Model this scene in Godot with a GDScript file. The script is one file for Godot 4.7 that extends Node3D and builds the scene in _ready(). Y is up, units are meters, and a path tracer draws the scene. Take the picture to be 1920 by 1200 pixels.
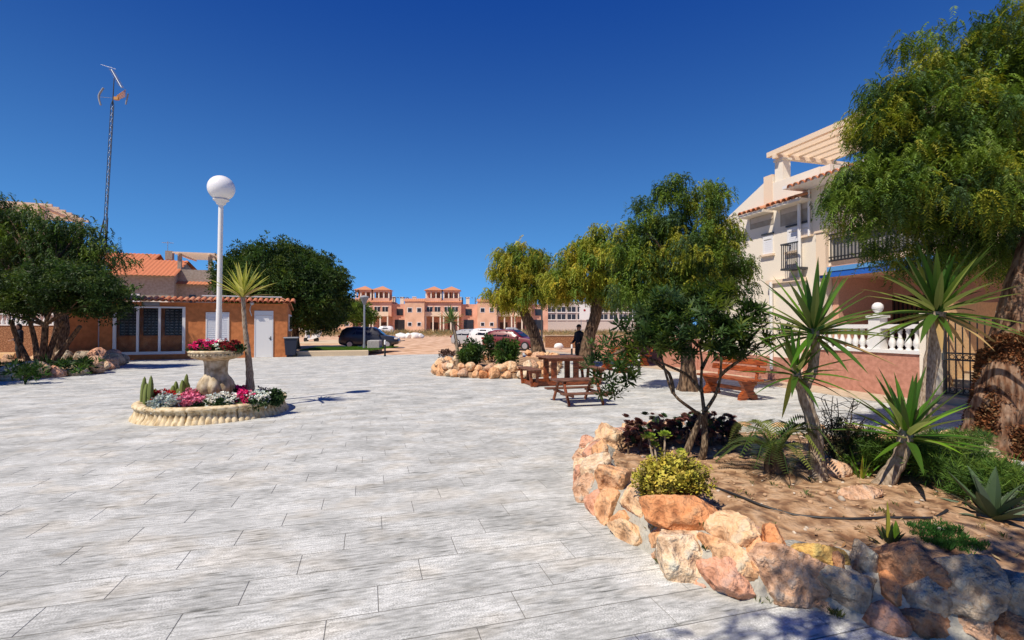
extends Node3D
# Sunlit plaza with stone-edged planting beds. Units are metres, y is up, the camera looks along -z.

const FOCAL := 930.0      # focal length in pixels of the 1920 x 1200 photograph
const EYE := 1.65         # height of the eye
const HORIZON := 612.0    # pixel row of the horizon
const TURN := 0.2827      # the plaza's grid is turned by 16.2 degrees
var rng := RandomNumberGenerator.new()
var counts := {}
var M := {}
var noise := FastNoiseLite.new()

# ---------------------------------------------------------------- pixel to place
func ground_at(px: float, py: float, h := 0.0) -> Vector3:
	var d := FOCAL * (EYE - h) / (py - HORIZON)
	return Vector3((px - 960.0) / FOCAL * d, h, -d)

func at_depth(px: float, py: float, d: float) -> Vector3:
	return Vector3((px - 960.0) / FOCAL * d, EYE + (HORIZON - py) / FOCAL * d, -d)

# ---------------------------------------------------------------- mesh builder
class MB:
	var v := PackedVector3Array()
	var n := PackedVector3Array()
	var t := PackedVector2Array()
	var c := PackedColorArray()
	var col := Color(1, 1, 1)

	func put(p: Vector3, q: Vector3, uv: Vector2) -> void:
		v.push_back(p); n.push_back(q); t.push_back(uv); c.push_back(col)

	func flat_uv(p: Vector3, q: Vector3) -> Vector2:
		var a := q.abs()
		if a.y >= a.x and a.y >= a.z: return Vector2(p.x, p.z)
		if a.x >= a.z: return Vector2(p.z, -p.y)
		return Vector2(p.x, -p.y)

	# corners counter-clockwise seen from outside
	func tri(a: Vector3, b: Vector3, d: Vector3) -> void:
		var q := (b - a).cross(d - a)
		if q.length_squared() < 1e-16: return
		q = q.normalized()
		put(a, q, flat_uv(a, q)); put(d, q, flat_uv(d, q)); put(b, q, flat_uv(b, q))

	func quad(a: Vector3, b: Vector3, d: Vector3, e: Vector3) -> void:
		tri(a, b, d); tri(a, d, e)

	func tri_n(a: Vector3, b: Vector3, d: Vector3, na: Vector3, nb: Vector3, nd: Vector3, ua: Vector2, ub: Vector2, ud: Vector2) -> void:
		var q := (b - a).cross(d - a)
		if q.length_squared() < 1e-18: return
		if q.dot(na + nb + nd) >= 0.0:
			put(a, na, ua); put(d, nd, ud); put(b, nb, ub)
		else:
			put(a, na, ua); put(b, nb, ub); put(d, nd, ud)

	func box(at: Vector3, s: Vector3, b := Basis()) -> void:
		var h := s * 0.5
		var p: Array[Vector3] = []
		for k in 8:
			p.append(at + b * Vector3(h.x if k & 1 else -h.x, h.y if k & 2 else -h.y, h.z if k & 4 else -h.z))
		quad(p[4], p[5], p[7], p[6]); quad(p[1], p[0], p[2], p[3])
		quad(p[5], p[1], p[3], p[7]); quad(p[0], p[4], p[6], p[2])
		quad(p[6], p[7], p[3], p[2]); quad(p[0], p[1], p[5], p[4])

	# box with chamfered edges
	func cbox(at: Vector3, s: Vector3, e: float, b := Basis()) -> void:
		var h := s * 0.5
		var g := h - Vector3(e, e, e)
		for ax in 3:
			var u := (ax + 1) % 3
			var w := (ax + 2) % 3
			for sg in [-1.0, 1.0]:
				var q: Array[Vector3] = []
				for k in [[-1.0, -1.0], [1.0, -1.0], [1.0, 1.0], [-1.0, 1.0]]:
					var p := Vector3.ZERO
					p[ax] = sg * h[ax]; p[u] = k[0] * g[u]; p[w] = k[1] * g[w]
					q.append(at + b * p)
				if sg > 0: quad(q[0], q[1], q[2], q[3])
				else: quad(q[3], q[2], q[1], q[0])
			for su in [-1.0, 1.0]:
				for sw in [-1.0, 1.0]:
					var p1 := Vector3.ZERO; var p2 := Vector3.ZERO; var p3 := Vector3.ZERO; var p4 := Vector3.ZERO
					p1[u] = su * h[u]; p1[w] = sw * g[w]; p1[ax] = -g[ax]
					p2[u] = su * g[u]; p2[w] = sw * h[w]; p2[ax] = -g[ax]
					p3 = p2; p3[ax] = g[ax]; p4 = p1; p4[ax] = g[ax]
					p1 = at + b * p1; p2 = at + b * p2; p3 = at + b * p3; p4 = at + b * p4
					if su * sw > 0: quad(p1, p2, p3, p4)
					else: quad(p4, p3, p2, p1)

	# rows of points as one smooth skin; closed: the rows are rings
	func skin(rows: Array, closed: bool, hint := Vector3.UP, uvs := 1.0) -> void:
		var R := rows.size()
		var C: int = rows[0].size()
		var N := []
		var mids := []
		for i in R:
			var m := Vector3.ZERO
			for j in C: m += rows[i][j]
			mids.append(m / C)
		for i in R:
			var line := PackedVector3Array()
			for j in C:
				var i0 := maxi(i - 1, 0)
				var i1 := mini(i + 1, R - 1)
				var j0 := (j - 1 + C) % C if closed else maxi(j - 1, 0)
				var j1 := (j + 1) % C if closed else mini(j + 1, C - 1)
				var q: Vector3 = (rows[i1][j] - rows[i0][j]).cross(rows[i][j1] - rows[i][j0])
				if q.length_squared() < 1e-14:
					var k := 1 if i < R / 2 else -1
					q = (rows[clampi(i + k, 0, R - 1)][j] - rows[i][j]).cross(rows[clampi(i + k, 0, R - 1)][j1] - rows[clampi(i + k, 0, R - 1)][j0]) * k
				if q.length_squared() < 1e-16: q = hint
				line.append(q.normalized())
			N.append(line)
		# one sign for the whole skin
		var vote := 0.0
		for i in R:
			for j in C:
				vote += N[i][j].dot((rows[i][j] - mids[i]) if closed else hint)
		if vote < 0.0:
			for i in R:
				for j in C: N[i][j] = -N[i][j]
		var jn := C if closed else C - 1
		for i in R - 1:
			for j in jn:
				var k := (j + 1) % C
				var u0 := Vector2(float(j) / C, float(i) / R) * uvs
				var u1 := Vector2(float(j + 1) / C, float(i) / R) * uvs
				var u2 := Vector2(float(j + 1) / C, float(i + 1) / R) * uvs
				var u3 := Vector2(float(j) / C, float(i + 1) / R) * uvs
				tri_n(rows[i][j], rows[i][k], rows[i + 1][k], N[i][j], N[i][k], N[i + 1][k], u0, u1, u2)
				tri_n(rows[i][j], rows[i + 1][k], rows[i + 1][j], N[i][j], N[i + 1][k], N[i + 1][j], u0, u2, u3)

	func fan(ring: PackedVector3Array, q: Vector3) -> void:
		var m := Vector3.ZERO
		for p in ring: m += p
		m /= ring.size()
		for j in ring.size():
			var k := (j + 1) % ring.size()
			tri_n(m, ring[j], ring[k], q, q, q, Vector2(m.x, m.z), Vector2(ring[j].x, ring[j].z), Vector2(ring[k].x, ring[k].z))

	func tube(pts: Array, rad: Array, sides := 8, caps := true) -> void:
		var rows := []
		var up := Vector3(0.13, 0.31, 0.94)
		for i in pts.size():
			var dir: Vector3 = (pts[mini(i + 1, pts.size() - 1)] - pts[maxi(i - 1, 0)]).normalized()
			var a := dir.cross(up)
			if a.length() < 0.05: a = dir.cross(Vector3.RIGHT)
			a = a.normalized()
			var b := a.cross(dir).normalized()
			up = b
			var r: float = rad[mini(i, rad.size() - 1)]
			var ring := PackedVector3Array()
			for j in sides:
				var w := TAU * j / sides
				ring.append(pts[i] + (a * cos(w) + b * sin(w)) * r)
			rows.append(ring)
		skin(rows, true)
		if caps:
			fan(rows[0], (pts[0] - pts[1]).normalized())
			fan(rows[-1], (pts[-1] - pts[-2]).normalized())

	# profile: points of (radius, height); wobble(angle, height index) may change the radius
	func lathe(at: Vector3, prof: Array, segs := 24, wobble = null) -> void:
		var rows := []
		for i in prof.size():
			var ring := PackedVector3Array()
			for j in segs:
				var w := TAU * j / segs
				var r: float = prof[i].x
				if wobble != null: r = wobble.call(w, i, r)
				ring.append(at + Vector3(cos(w) * r, prof[i].y, sin(w) * r))
			rows.append(ring)
		skin(rows, true)
		if prof[0].x > 0.002: fan(rows[0], Vector3.DOWN)
		if prof[-1].x > 0.002: fan(rows[-1], Vector3.UP)

	# flat outline (counter-clockwise in the plane of x and y axes) drawn out along z
	func prism(poly: PackedVector2Array, o: Vector3, x: Vector3, y: Vector3, z: Vector3) -> void:
		var idx := Geometry2D.triangulate_polygon(poly)
		var out := x.cross(y).dot(z) > 0.0
		var pts := poly.duplicate()
		if Geometry2D.is_polygon_clockwise(pts): out = not out
		for k in range(0, idx.size(), 3):
			var a := o + x * poly[idx[k]].x + y * poly[idx[k]].y
			var b := o + x * poly[idx[k + 1]].x + y * poly[idx[k + 1]].y
			var d := o + x * poly[idx[k + 2]].x + y * poly[idx[k + 2]].y
			if (b - a).cross(d - a).dot(z) < 0.0:
				var s := b
				b = d; d = s
			tri(a + z, b + z, d + z); tri(a, d, b)
		for k in poly.size():
			var l := (k + 1) % poly.size()
			var a := o + x * poly[k].x + y * poly[k].y
			var b := o + x * poly[l].x + y * poly[l].y
			if out: quad(a, b, b + z, a + z)
			else: quad(b, a, a + z, b + z)

	func mesh() -> ArrayMesh:
		var arr := []
		arr.resize(Mesh.ARRAY_MAX)
		arr[Mesh.ARRAY_VERTEX] = v
		arr[Mesh.ARRAY_NORMAL] = n
		arr[Mesh.ARRAY_TEX_UV] = t
		arr[Mesh.ARRAY_COLOR] = c
		var m := ArrayMesh.new()
		m.add_surface_from_arrays(Mesh.PRIMITIVE_TRIANGLES, arr)
		return m

# ---------------------------------------------------------------- nodes
func numbered(parent: Node, called: String) -> String:
	var key := str(parent.get_instance_id()) + called
	var k: int = counts.get(key, 0)
	counts[key] = k + 1
	return called if k == 0 else "%s_%03d" % [called, k]

func obj(called: String, shape, m: Material, parent: Node = self, at := Vector3.ZERO) -> MeshInstance3D:
	var o := MeshInstance3D.new()
	o.mesh = shape.mesh() if shape is MB else shape
	o.material_override = m
	o.name = numbered(parent, called)
	parent.add_child(o)
	o.position = at
	return o

func tag(o: Node, label: String, category: String, group := "") -> Node:
	o.set_meta("label", label)
	o.set_meta("category", category)
	if group != "": o.set_meta("group", group)
	return o

func thing(called: String, label: String, category: String, at := Vector3.ZERO, turn := 0.0, group := "") -> Node3D:
	var o := Node3D.new()
	o.name = numbered(self, called)
	add_child(o)
	o.position = at
	o.rotation.y = turn
	tag(o, label, category, group)
	return o

func structure(called: String, shape, m: Material) -> MeshInstance3D:
	var o := obj(called, shape, m)
	o.set_meta("kind", "structure")
	return o

func stuff(o: Node) -> Node:
	o.set_meta("kind", "stuff")
	return o

func scatter(called: String, shape: Mesh, m: Material, parent: Node, places: Array, tints: Array) -> MultiMeshInstance3D:
	var mm := MultiMesh.new()
	mm.transform_format = MultiMesh.TRANSFORM_3D
	mm.use_colors = true
	mm.mesh = shape
	mm.instance_count = places.size()
	for k in places.size():
		mm.set_instance_transform(k, places[k])
		mm.set_instance_color(k, tints[k])
	var o := MultiMeshInstance3D.new()
	o.multimesh = mm
	o.material_override = m
	o.name = numbered(parent, called)
	parent.add_child(o)
	stuff(o)
	return o

# ---------------------------------------------------------------- textures and materials
func grey(size: int, freq: float, octaves: int, sd: int, stretch_x := 1, stretch_y := 1, kind := FastNoiseLite.TYPE_SIMPLEX_SMOOTH) -> Image:
	var f := FastNoiseLite.new()
	f.seed = sd
	f.noise_type = kind
	f.frequency = freq
	f.fractal_octaves = octaves
	f.fractal_type = FastNoiseLite.FRACTAL_FBM if octaves > 1 else FastNoiseLite.FRACTAL_NONE
	var im := f.get_seamless_image(size / stretch_x, size / stretch_y)
	im.convert(Image.FORMAT_L8)
	if stretch_x > 1 or stretch_y > 1: im.resize(size, size, Image.INTERPOLATE_CUBIC)
	return im

func ramped(im: Image, stops: Array) -> ImageTexture:
	var g := Gradient.new()
	var offs := PackedFloat32Array()
	var cols := PackedColorArray()
	for s in stops:
		offs.append(s[0]); cols.append(s[1])
	g.offsets = offs; g.colors = cols
	var lut := PackedByteArray()
	for k in 256:
		var q := g.sample(k / 255.0)
		lut.append(int(q.r * 255)); lut.append(int(q.g * 255)); lut.append(int(q.b * 255))
	var src := im.get_data()
	var out := PackedByteArray()
	out.resize(src.size() * 3)
	var o := 0
	for b in src:
		var k := b * 3
		out[o] = lut[k]; out[o + 1] = lut[k + 1]; out[o + 2] = lut[k + 2]
		o += 3
	return ImageTexture.create_from_image(Image.create_from_data(im.get_width(), im.get_height(), false, Image.FORMAT_RGB8, out))

func S(r: float, g: float, b: float) -> Color:      # a linear base colour as the sRGB value that albedo_color takes
	return Color(r, g, b).linear_to_srgb()

func mat(called: String, c: Color, rough := 0.8, tex: Texture2D = null, scale := 1.0, bump: Texture2D = null, bump_cm := 0.0, world := false) -> StandardMaterial3D:
	var m := StandardMaterial3D.new()
	m.resource_name = called
	m.albedo_color = c
	m.roughness = rough
	if tex:
		m.albedo_texture = tex
	if bump:
		m.heightmap_enabled = true
		m.heightmap_texture = bump
		m.heightmap_scale = bump_cm
	if tex or bump:
		m.uv1_triplanar = true
		m.uv1_world_triplanar = world
		m.uv1_scale = Vector3.ONE * scale
	M[called] = m
	return m

func leafy(called: String, rough: float, back: float) -> StandardMaterial3D:
	var m := StandardMaterial3D.new()
	m.resource_name = called
	m.vertex_color_use_as_albedo = true
	m.roughness = rough
	m.metallic_specular = 0.35
	m.backlight_enabled = true
	m.backlight = Color(back, back, back * 0.6)
	M[called] = m
	return m

func g1(v: float) -> Color: return Color(v, v, v)

func make_materials() -> void:
	var rough_a := grey(512, 0.012, 5, 11)
	var rough_b := grey(512, 0.05, 4, 12)
	var rough_c := grey(512, 0.02, 6, 15)
	var rough_r := grey(1024, 0.006, 7, 16)
	var T_r := ImageTexture.create_from_image(rough_r)
	var cells := grey(512, 0.02, 4, 14, 1, 1, FastNoiseLite.TYPE_CELLULAR)
	var T_a := ImageTexture.create_from_image(rough_a)
	var T_b := ImageTexture.create_from_image(rough_b)
	var T_cell := ImageTexture.create_from_image(cells)
	var soft := ramped(rough_b, [[0.2, g1(0.93)], [0.5, g1(0.975)], [0.8, g1(1.0)]])
	var strong := ramped(rough_c, [[0.25, Color(0.90, 0.885, 0.87)], [0.5, Color(0.955, 0.95, 0.945)], [0.75, Color(1, 1, 1)]])
	var rock := ramped(rough_r, [[0.22, Color(0.70, 0.60, 0.52)], [0.36, Color(0.88, 0.80, 0.72)], [0.5, Color(1.0, 0.95, 0.9)], [0.6, Color(0.95, 0.86, 0.76)], [0.7, Color(1.0, 0.98, 0.94)], [0.85, Color(0.86, 0.92, 0.95)]])
	var T_c := ImageTexture.create_from_image(rough_c)
	var soil := ramped(rough_r, [[0.2, Color(0.6, 0.52, 0.46)], [0.4, Color(0.82, 0.77, 0.72)], [0.55, Color(0.93, 0.9, 0.86)], [0.75, Color(1, 1, 1)]])
	var bark_i := grey(512, 0.03, 4, 21, 1, 4)
	var bark := ramped(bark_i, [[0.2, Color(0.25, 0.2, 0.17)], [0.45, Color(0.62, 0.55, 0.48)], [0.7, Color(0.9, 0.86, 0.8)], [0.9, Color(1, 1, 0.98)]])
	var T_bark := ImageTexture.create_from_image(bark_i)
	var grain_i := grey(512, 0.03, 4, 31, 8, 1)
	var grain := ramped(grain_i, [[0.2, Color(0.6, 0.52, 0.46)], [0.5, Color(0.9, 0.86, 0.82)], [0.8, Color(1, 1, 1)]])
	var dry := ramped(rough_a, [[0.2, Color(0.78, 0.7, 0.62)], [0.5, Color(0.94, 0.9, 0.86)], [0.8, Color(1, 1, 1)]])

	mat("earth", S(0.74, 0.52, 0.36), 0.95, dry, 0.11, T_b, 1.0, true)
	mat("soil", S(0.50, 0.335, 0.205), 0.95, soil, 0.8, T_r, 5.0, true)
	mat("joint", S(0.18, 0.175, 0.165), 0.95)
	mat("beige_concrete", S(0.55, 0.45, 0.33), 0.9, strong, 0.4, T_b, 0.3, true)
	mat("mortar", S(0.46, 0.45, 0.39), 0.95, strong, 1.5, T_b, 1.2)
	var tones := [[0.78, 0.50, 0.30], [0.82, 0.62, 0.42], [0.74, 0.37, 0.18], [0.74, 0.45, 0.34], [0.74, 0.54, 0.19], [0.84, 0.72, 0.56], [0.46, 0.43, 0.37], [0.48, 0.28, 0.17], [0.70, 0.50, 0.37]]
	for k in tones.size():
		mat("stone%d" % k, S(tones[k][0], tones[k][1], tones[k][2]), 0.92, rock, 0.85 + 0.07 * k, T_r, 8.0)
	mat("cast_stone", S(0.78, 0.66, 0.45), 0.9, ramped(rough_a, [[0.2, Color(0.62, 0.55, 0.46)], [0.42, Color(0.88, 0.84, 0.77)], [0.7, Color(1, 1, 1)]]), 1.1, T_b, 0.3)
	mat("cast_stone_grey", S(0.64, 0.55, 0.40), 0.9, ramped(rough_a, [[0.25, Color(0.66, 0.61, 0.54)], [0.48, Color(0.88, 0.85, 0.8)], [0.7, Color(1, 1, 1)]]), 0.9, T_b, 0.25)
	mat("bark", S(0.30, 0.215, 0.15), 0.95, bark, 0.9, T_bark, 4.0)
	mat("old_bark", S(0.34, 0.235, 0.165), 0.95, ramped(bark_i, [[0.2, Color(0.34, 0.24, 0.18)], [0.42, Color(0.72, 0.58, 0.48)], [0.6, Color(0.92, 0.87, 0.82)], [0.8, Color(1, 1, 1)]]), 0.8, T_bark, 5.0)
	mat("bark_pale", S(0.46, 0.38, 0.29), 0.95, ramped(bark_i, [[0.2, Color(0.62, 0.57, 0.52)], [0.5, Color(0.88, 0.85, 0.82)], [0.8, Color(1, 1, 1)]]), 2.6, T_bark, 0.8)
	mat("bark_thin", S(0.33, 0.27, 0.20), 0.95, bark, 3.0, T_bark, 0.6)
	mat("varnished_wood", S(0.30, 0.078, 0.022), 0.45, grain, 1.6, ImageTexture.create_from_image(grain_i), 0.15)
	mat("weathered_wood", S(0.235, 0.115, 0.07), 0.6, grain, 1.6, ImageTexture.create_from_image(grain_i), 0.2)
	mat("bench_wood", S(0.42, 0.10, 0.022), 0.45, grain, 1.6, ImageTexture.create_from_image(grain_i), 0.15)
	mat("orange_stucco", S(0.64, 0.225, 0.075), 0.92, strong, 0.3, T_b, 0.3)
	mat("roof_tile", S(0.56, 0.20, 0.09), 0.85, strong, 1.3, T_b, 0.3)
	mat("roof_tile_pale", S(0.62, 0.28, 0.15), 0.85, strong, 1.7, T_b, 0.3)
	mat("orange_roof", S(0.60, 0.20, 0.09), 0.85, strong, 0.5, T_b, 0.3)
	mat("cream_stucco", S(0.87, 0.79, 0.66), 0.92, soft, 1.6, T_b, 0.06)
	mat("peach_stucco", S(0.86, 0.68, 0.50), 0.92, soft, 1.6, T_b, 0.06)
	mat("grey_stucco", S(0.40, 0.355, 0.295), 0.92, strong, 0.3, T_b, 0.2)
	mat("pink_stucco", S(0.55, 0.26, 0.185), 0.92, strong, 0.6, T_b, 0.4)
	mat("terrace_stucco", S(0.66, 0.37, 0.26), 0.92, soft, 0.5, T_b, 0.3)
	mat("yellow_stucco", S(0.72, 0.48, 0.24), 0.92, soft, 0.5, T_b, 0.3)
	mat("salmon_wall", S(0.80, 0.46, 0.33), 0.92, strong, 0.03)
	mat("orange_wall", S(0.84, 0.54, 0.37), 0.92, strong, 0.03)
	mat("grey_wall", S(0.58, 0.52, 0.48), 0.92, soft, 0.1)
	mat("white_paint", S(0.80, 0.79, 0.77), 0.5)
	mat("white_cast", S(0.82, 0.81, 0.79), 0.7, soft, 1.5, T_b, 0.1)
	mat("white_shutter", S(0.78, 0.79, 0.82), 0.5)
	mat("white_panel", S(0.72, 0.73, 0.75), 0.5, soft, 0.9)
	mat("blue_paint", S(0.02, 0.12, 0.50), 0.5)
	mat("light_blue_paint", S(0.10, 0.30, 0.62), 0.5)
	mat("black_iron", S(0.018, 0.018, 0.02), 0.5)
	mat("dark_metal", S(0.05, 0.055, 0.06), 0.5)
	mat("galvanised", S(0.42, 0.45, 0.48), 0.45).metallic = 0.6
	mat("concrete", S(0.45, 0.44, 0.42), 0.9, strong, 0.9, T_b, 0.3)
	mat("kerb", S(0.66, 0.52, 0.35), 0.9, soft, 0.7, T_b, 0.2)
	mat("dark_window", S(0.03, 0.03, 0.035), 0.15)
	mat("brown_timber", S(0.13, 0.07, 0.04), 0.8)
	mat("brown_shutter", S(0.10, 0.045, 0.025), 0.6)
	mat("screen_grey", S(0.27, 0.26, 0.25), 0.8)
	mat("mailbox", S(0.012, 0.013, 0.014), 0.4)
	mat("mailbox_slot", S(0.26, 0.26, 0.26), 0.5)
	mat("plastic_black", S(0.014, 0.015, 0.018), 0.5)
	mat("plastic_navy", S(0.012, 0.016, 0.035), 0.5)
	mat("hose", S(0.02, 0.02, 0.022), 0.5)
	mat("tyre", S(0.015, 0.015, 0.015), 0.8)
	mat("rim", S(0.55, 0.56, 0.58), 0.3).metallic = 0.7
	mat("red_paint", S(0.15, 0.005, 0.009), 0.3).clearcoat_enabled = true
	mat("white_car", S(0.75, 0.75, 0.76), 0.25).clearcoat_enabled = true
	mat("silver_car", S(0.36, 0.37, 0.39), 0.3).clearcoat_enabled = true
	mat("black_car", S(0.006, 0.007, 0.014), 0.2).clearcoat_enabled = true
	mat("car_glass", S(0.012, 0.014, 0.018), 0.06)
	mat("red_lens", S(0.35, 0.01, 0.015), 0.2)
	mat("clear_lens", S(0.7, 0.7, 0.68), 0.15)
	mat("brick", S(0.42, 0.24, 0.14), 0.95, ramped(cells, [[0.1, Color(0.6, 0.5, 0.42)], [0.5, Color(0.9, 0.82, 0.74)], [0.9, Color(1, 1, 0.95)]]), 1.2, T_cell, 1.0)
	mat("skin", S(0.42, 0.22, 0.14), 0.6)
	mat("navy_cloth", S(0.012, 0.014, 0.024), 0.9)
	mat("dark_cloth", S(0.016, 0.015, 0.016), 0.9)
	mat("grey_cloth", S(0.30, 0.31, 0.33), 0.9)
	mat("lamp_globe", S(0.84, 0.84, 0.84), 0.3)
	mat("antenna_orange", S(0.55, 0.27, 0.07), 0.6)
	var pane := mat("window_pane", Color(0.3, 0.33, 0.36, 0.08), 0.03)
	pane.transparency = BaseMaterial3D.TRANSPARENCY_ALPHA
	pane.metallic_specular = 0.2
	leafy("leaves", 0.55, 0.85)
	leafy("leaves_dull", 0.7, 0.4)
	leafy("needles", 0.6, 0.5)
	leafy("petals", 0.7, 0.5)
	leafy("dry_leaves", 0.9, 0.2)
	var y := leafy("yucca_leaf", 0.38, 0.5)
	y.metallic_specular = 0.5
	paving_material()

func paving_material() -> void:
	# stamped concrete: grain drawn out along the planks, pale and dark wash, fine speckle
	var n := 2048
	var streak := grey(n, 0.10, 3, 41, 8, 1).get_data()
	var fine := grey(n, 0.12, 3, 42, 4, 1).get_data()
	var blotch := grey(n, 0.0045, 4, 43).get_data()
	var wash := grey(n, 0.012, 3, 44, 2, 1).get_data()
	var speck := grey(n, 0.32, 2, 45).get_data()
	var out := PackedByteArray(); out.resize(n * n * 3)
	var hgt := PackedByteArray(); hgt.resize(n * n)
	var o := 0
	for k in n * n:
		var a := float(streak[k]) - 128.0
		var f := float(fine[k]) - 128.0
		var b := float(blotch[k]) - 128.0
		var w := float(wash[k]) - 128.0
		var s := float(speck[k]) - 128.0
		var L := 199.0 + b * 0.13 + w * 0.12 + a * 0.10 + f * 0.24
		if a < -50.0 and w < 10.0: L += (a + 50.0) * 1.0
		if w + b * 0.5 > 4.0: L += s * 0.36
		else: L += s * 0.16
		L = clampf(L, 60.0, 246.0)
		var warm := clampf((b - w - 30.0) * 0.035, -1.0, 2.5)
		out[o] = int(clampf(L + warm, 0, 255)); out[o + 1] = int(L + 1.0); out[o + 2] = int(clampf(L - 4.0 - warm * 1.3, 0, 255))
		o += 3
		hgt[k] = int(clampf(128.0 + a * 0.5 + f * 0.35 + s * 0.12, 0, 255))
	var m := StandardMaterial3D.new()
	m.resource_name = "paving"
	m.albedo_texture = ImageTexture.create_from_image(Image.create_from_data(n, n, false, Image.FORMAT_RGB8, out))
	m.albedo_color = S(0.92, 0.92, 0.92)
	m.vertex_color_use_as_albedo = true
	m.roughness = 0.85
	m.metallic_specular = 0.3
	m.heightmap_enabled = true
	m.heightmap_texture = ImageTexture.create_from_image(Image.create_from_data(n, n, false, Image.FORMAT_L8, hgt))
	m.heightmap_scale = 0.5
	M["paving"] = m

# ---------------------------------------------------------------- plants
func blade(mb: MB, base: Vector3, dir: Vector3, side: Vector3, length: float, width: float, droop := 0.0) -> void:
	var mid := base + dir * length * 0.45 - Vector3(0, droop * length * 0.2, 0)
	var tip := base + dir * length - Vector3(0, droop * length, 0)
	mb.tri(base, mid + side * width * 0.5, mid - side * width * 0.5)
	mb.tri(mid - side * width * 0.5, mid + side * width * 0.5, tip)

func pepper_frond(length: float, pairs: int, leaf: float, width: float) -> Mesh:
	var mb := MB.new()
	for k in pairs:
		var t := (k + 0.5) / pairs
		var p := Vector3(length * 0.5 * sin(t * 1.4), length * (0.10 * sin(t * 3.0) - 0.95 * pow(t, 1.5)), 0)
		for s in [-1.0, 1.0]:
			var dir := Vector3(rng.randf_range(0.1, 0.6), rng.randf_range(-0.9, -0.35), s * rng.randf_range(0.45, 0.9)).normalized()
			var side := dir.cross(Vector3(rng.randf_range(-0.5, 0.5), 1, rng.randf_range(-0.5, 0.5))).normalized()
			blade(mb, p, dir, side, leaf * rng.randf_range(0.75, 1.15), width)
	return mb.mesh()

func leaf_clump(count: int, radius: float, leaf: float, width: float, upward := 0.2) -> Mesh:
	var mb := MB.new()
	for k in count:
		var dir := Vector3(rng.randfn(), rng.randfn() + upward, rng.randfn()).normalized()
		var p := dir * radius * rng.randf_range(0.15, 0.75)
		var side := dir.cross(Vector3(rng.randfn(), rng.randfn(), rng.randfn())).normalized()
		blade(mb, p, dir, side, leaf * rng.randf_range(0.7, 1.2), width * rng.randf_range(0.8, 1.15), 0.12)
	return mb.mesh()

func whorl(count: int, leaf: float, width: float) -> Mesh:       # leaves round the end of a twig
	var mb := MB.new()
	for k in count:
		var w := k * 2.4
		var lift := lerpf(0.95, -0.15, float(k) / count)
		var dir := Vector3(cos(w), lift, sin(w)).normalized()
		var side := dir.cross(Vector3.UP).normalized()
		blade(mb, Vector3(0, -0.05 * float(k) / count, 0), dir, side, leaf * rng.randf_range(0.8, 1.15), width, 0.1)
	return mb.mesh()

func grass_tuft(count: int, height: float, width: float, spread: float) -> Mesh:
	var mb := MB.new()
	for k in count:
		var w := rng.randf() * TAU
		var p := Vector3(cos(w), 0, sin(w)) * spread * sqrt(rng.randf())
		var dir := Vector3(rng.randfn() * 0.35, 1, rng.randfn() * 0.35).normalized()
		blade(mb, p, dir, dir.cross(Vector3(rng.randfn(), 0, rng.randfn())).normalized(), height * rng.randf_range(0.5, 1.1), width, 0.15)
	return mb.mesh()

func in_blob(b, inner: float) -> Vector3:
	var dir := Vector3(rng.randfn(), rng.randfn(), rng.randfn()).normalized()
	return b[0] + dir * pow(rng.randf_range(pow(inner, 3.0), 1.0), 0.3333) * b[1]

# blobs: [middle, radii]; the crown's clumps are spread through them and the leaves round the clumps
func crown(parent: Node, called: String, blobs: Array, shape: Mesh, m: Material, count: int, tones: Array, hang: bool, clump: float, inner := 0.45, per := 14, size := Vector2(0.75, 1.25)) -> void:
	var total := 0.0
	for b in blobs: total += b[1].x * b[1].y * b[1].z
	var places := []
	var tints := []
	while places.size() < count:
		var pick := rng.randf() * total
		var b = blobs[0]
		for q in blobs:
			b = q
			pick -= q[1].x * q[1].y * q[1].z
			if pick <= 0.0: break
		var mid := in_blob(b, inner)
		var tone: Color = tones[rng.randi() % tones.size()]
		for k in per:
			var p := mid + Vector3(rng.randfn(), rng.randfn() * 0.8, rng.randfn()) * clump
			var basis := Basis(Vector3.UP, rng.randf() * TAU)
			if hang: basis = basis * Basis(Vector3.BACK, rng.randf_range(-0.5, 0.35))
			else: basis = basis * Basis(Vector3.RIGHT, rng.randfn() * 0.7)
			basis = basis.scaled(Vector3.ONE * rng.randf_range(size.x, size.y))
			places.append(Transform3D(basis, p))
			var j := rng.randf_range(0.72, 1.3)
			var y := rng.randf_range(0.9, 1.14)
			tints.append(Color(tone.r * j * y, tone.g * j, tone.b * j))
	scatter(called, shape, m, parent, places, tints)

func smooth_path(pts: Array, steps: int) -> Array:
	var c := Curve3D.new()
	for k in pts.size():
		var a: Vector3 = pts[maxi(k - 1, 0)]
		var b: Vector3 = pts[mini(k + 1, pts.size() - 1)]
		c.add_point(pts[k], -(b - a) / 6.0, (b - a) / 6.0)
	var out := []
	for k in steps + 1:
		out.append(c.sample_baked(c.get_baked_length() * k / steps, true))
	return out

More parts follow.
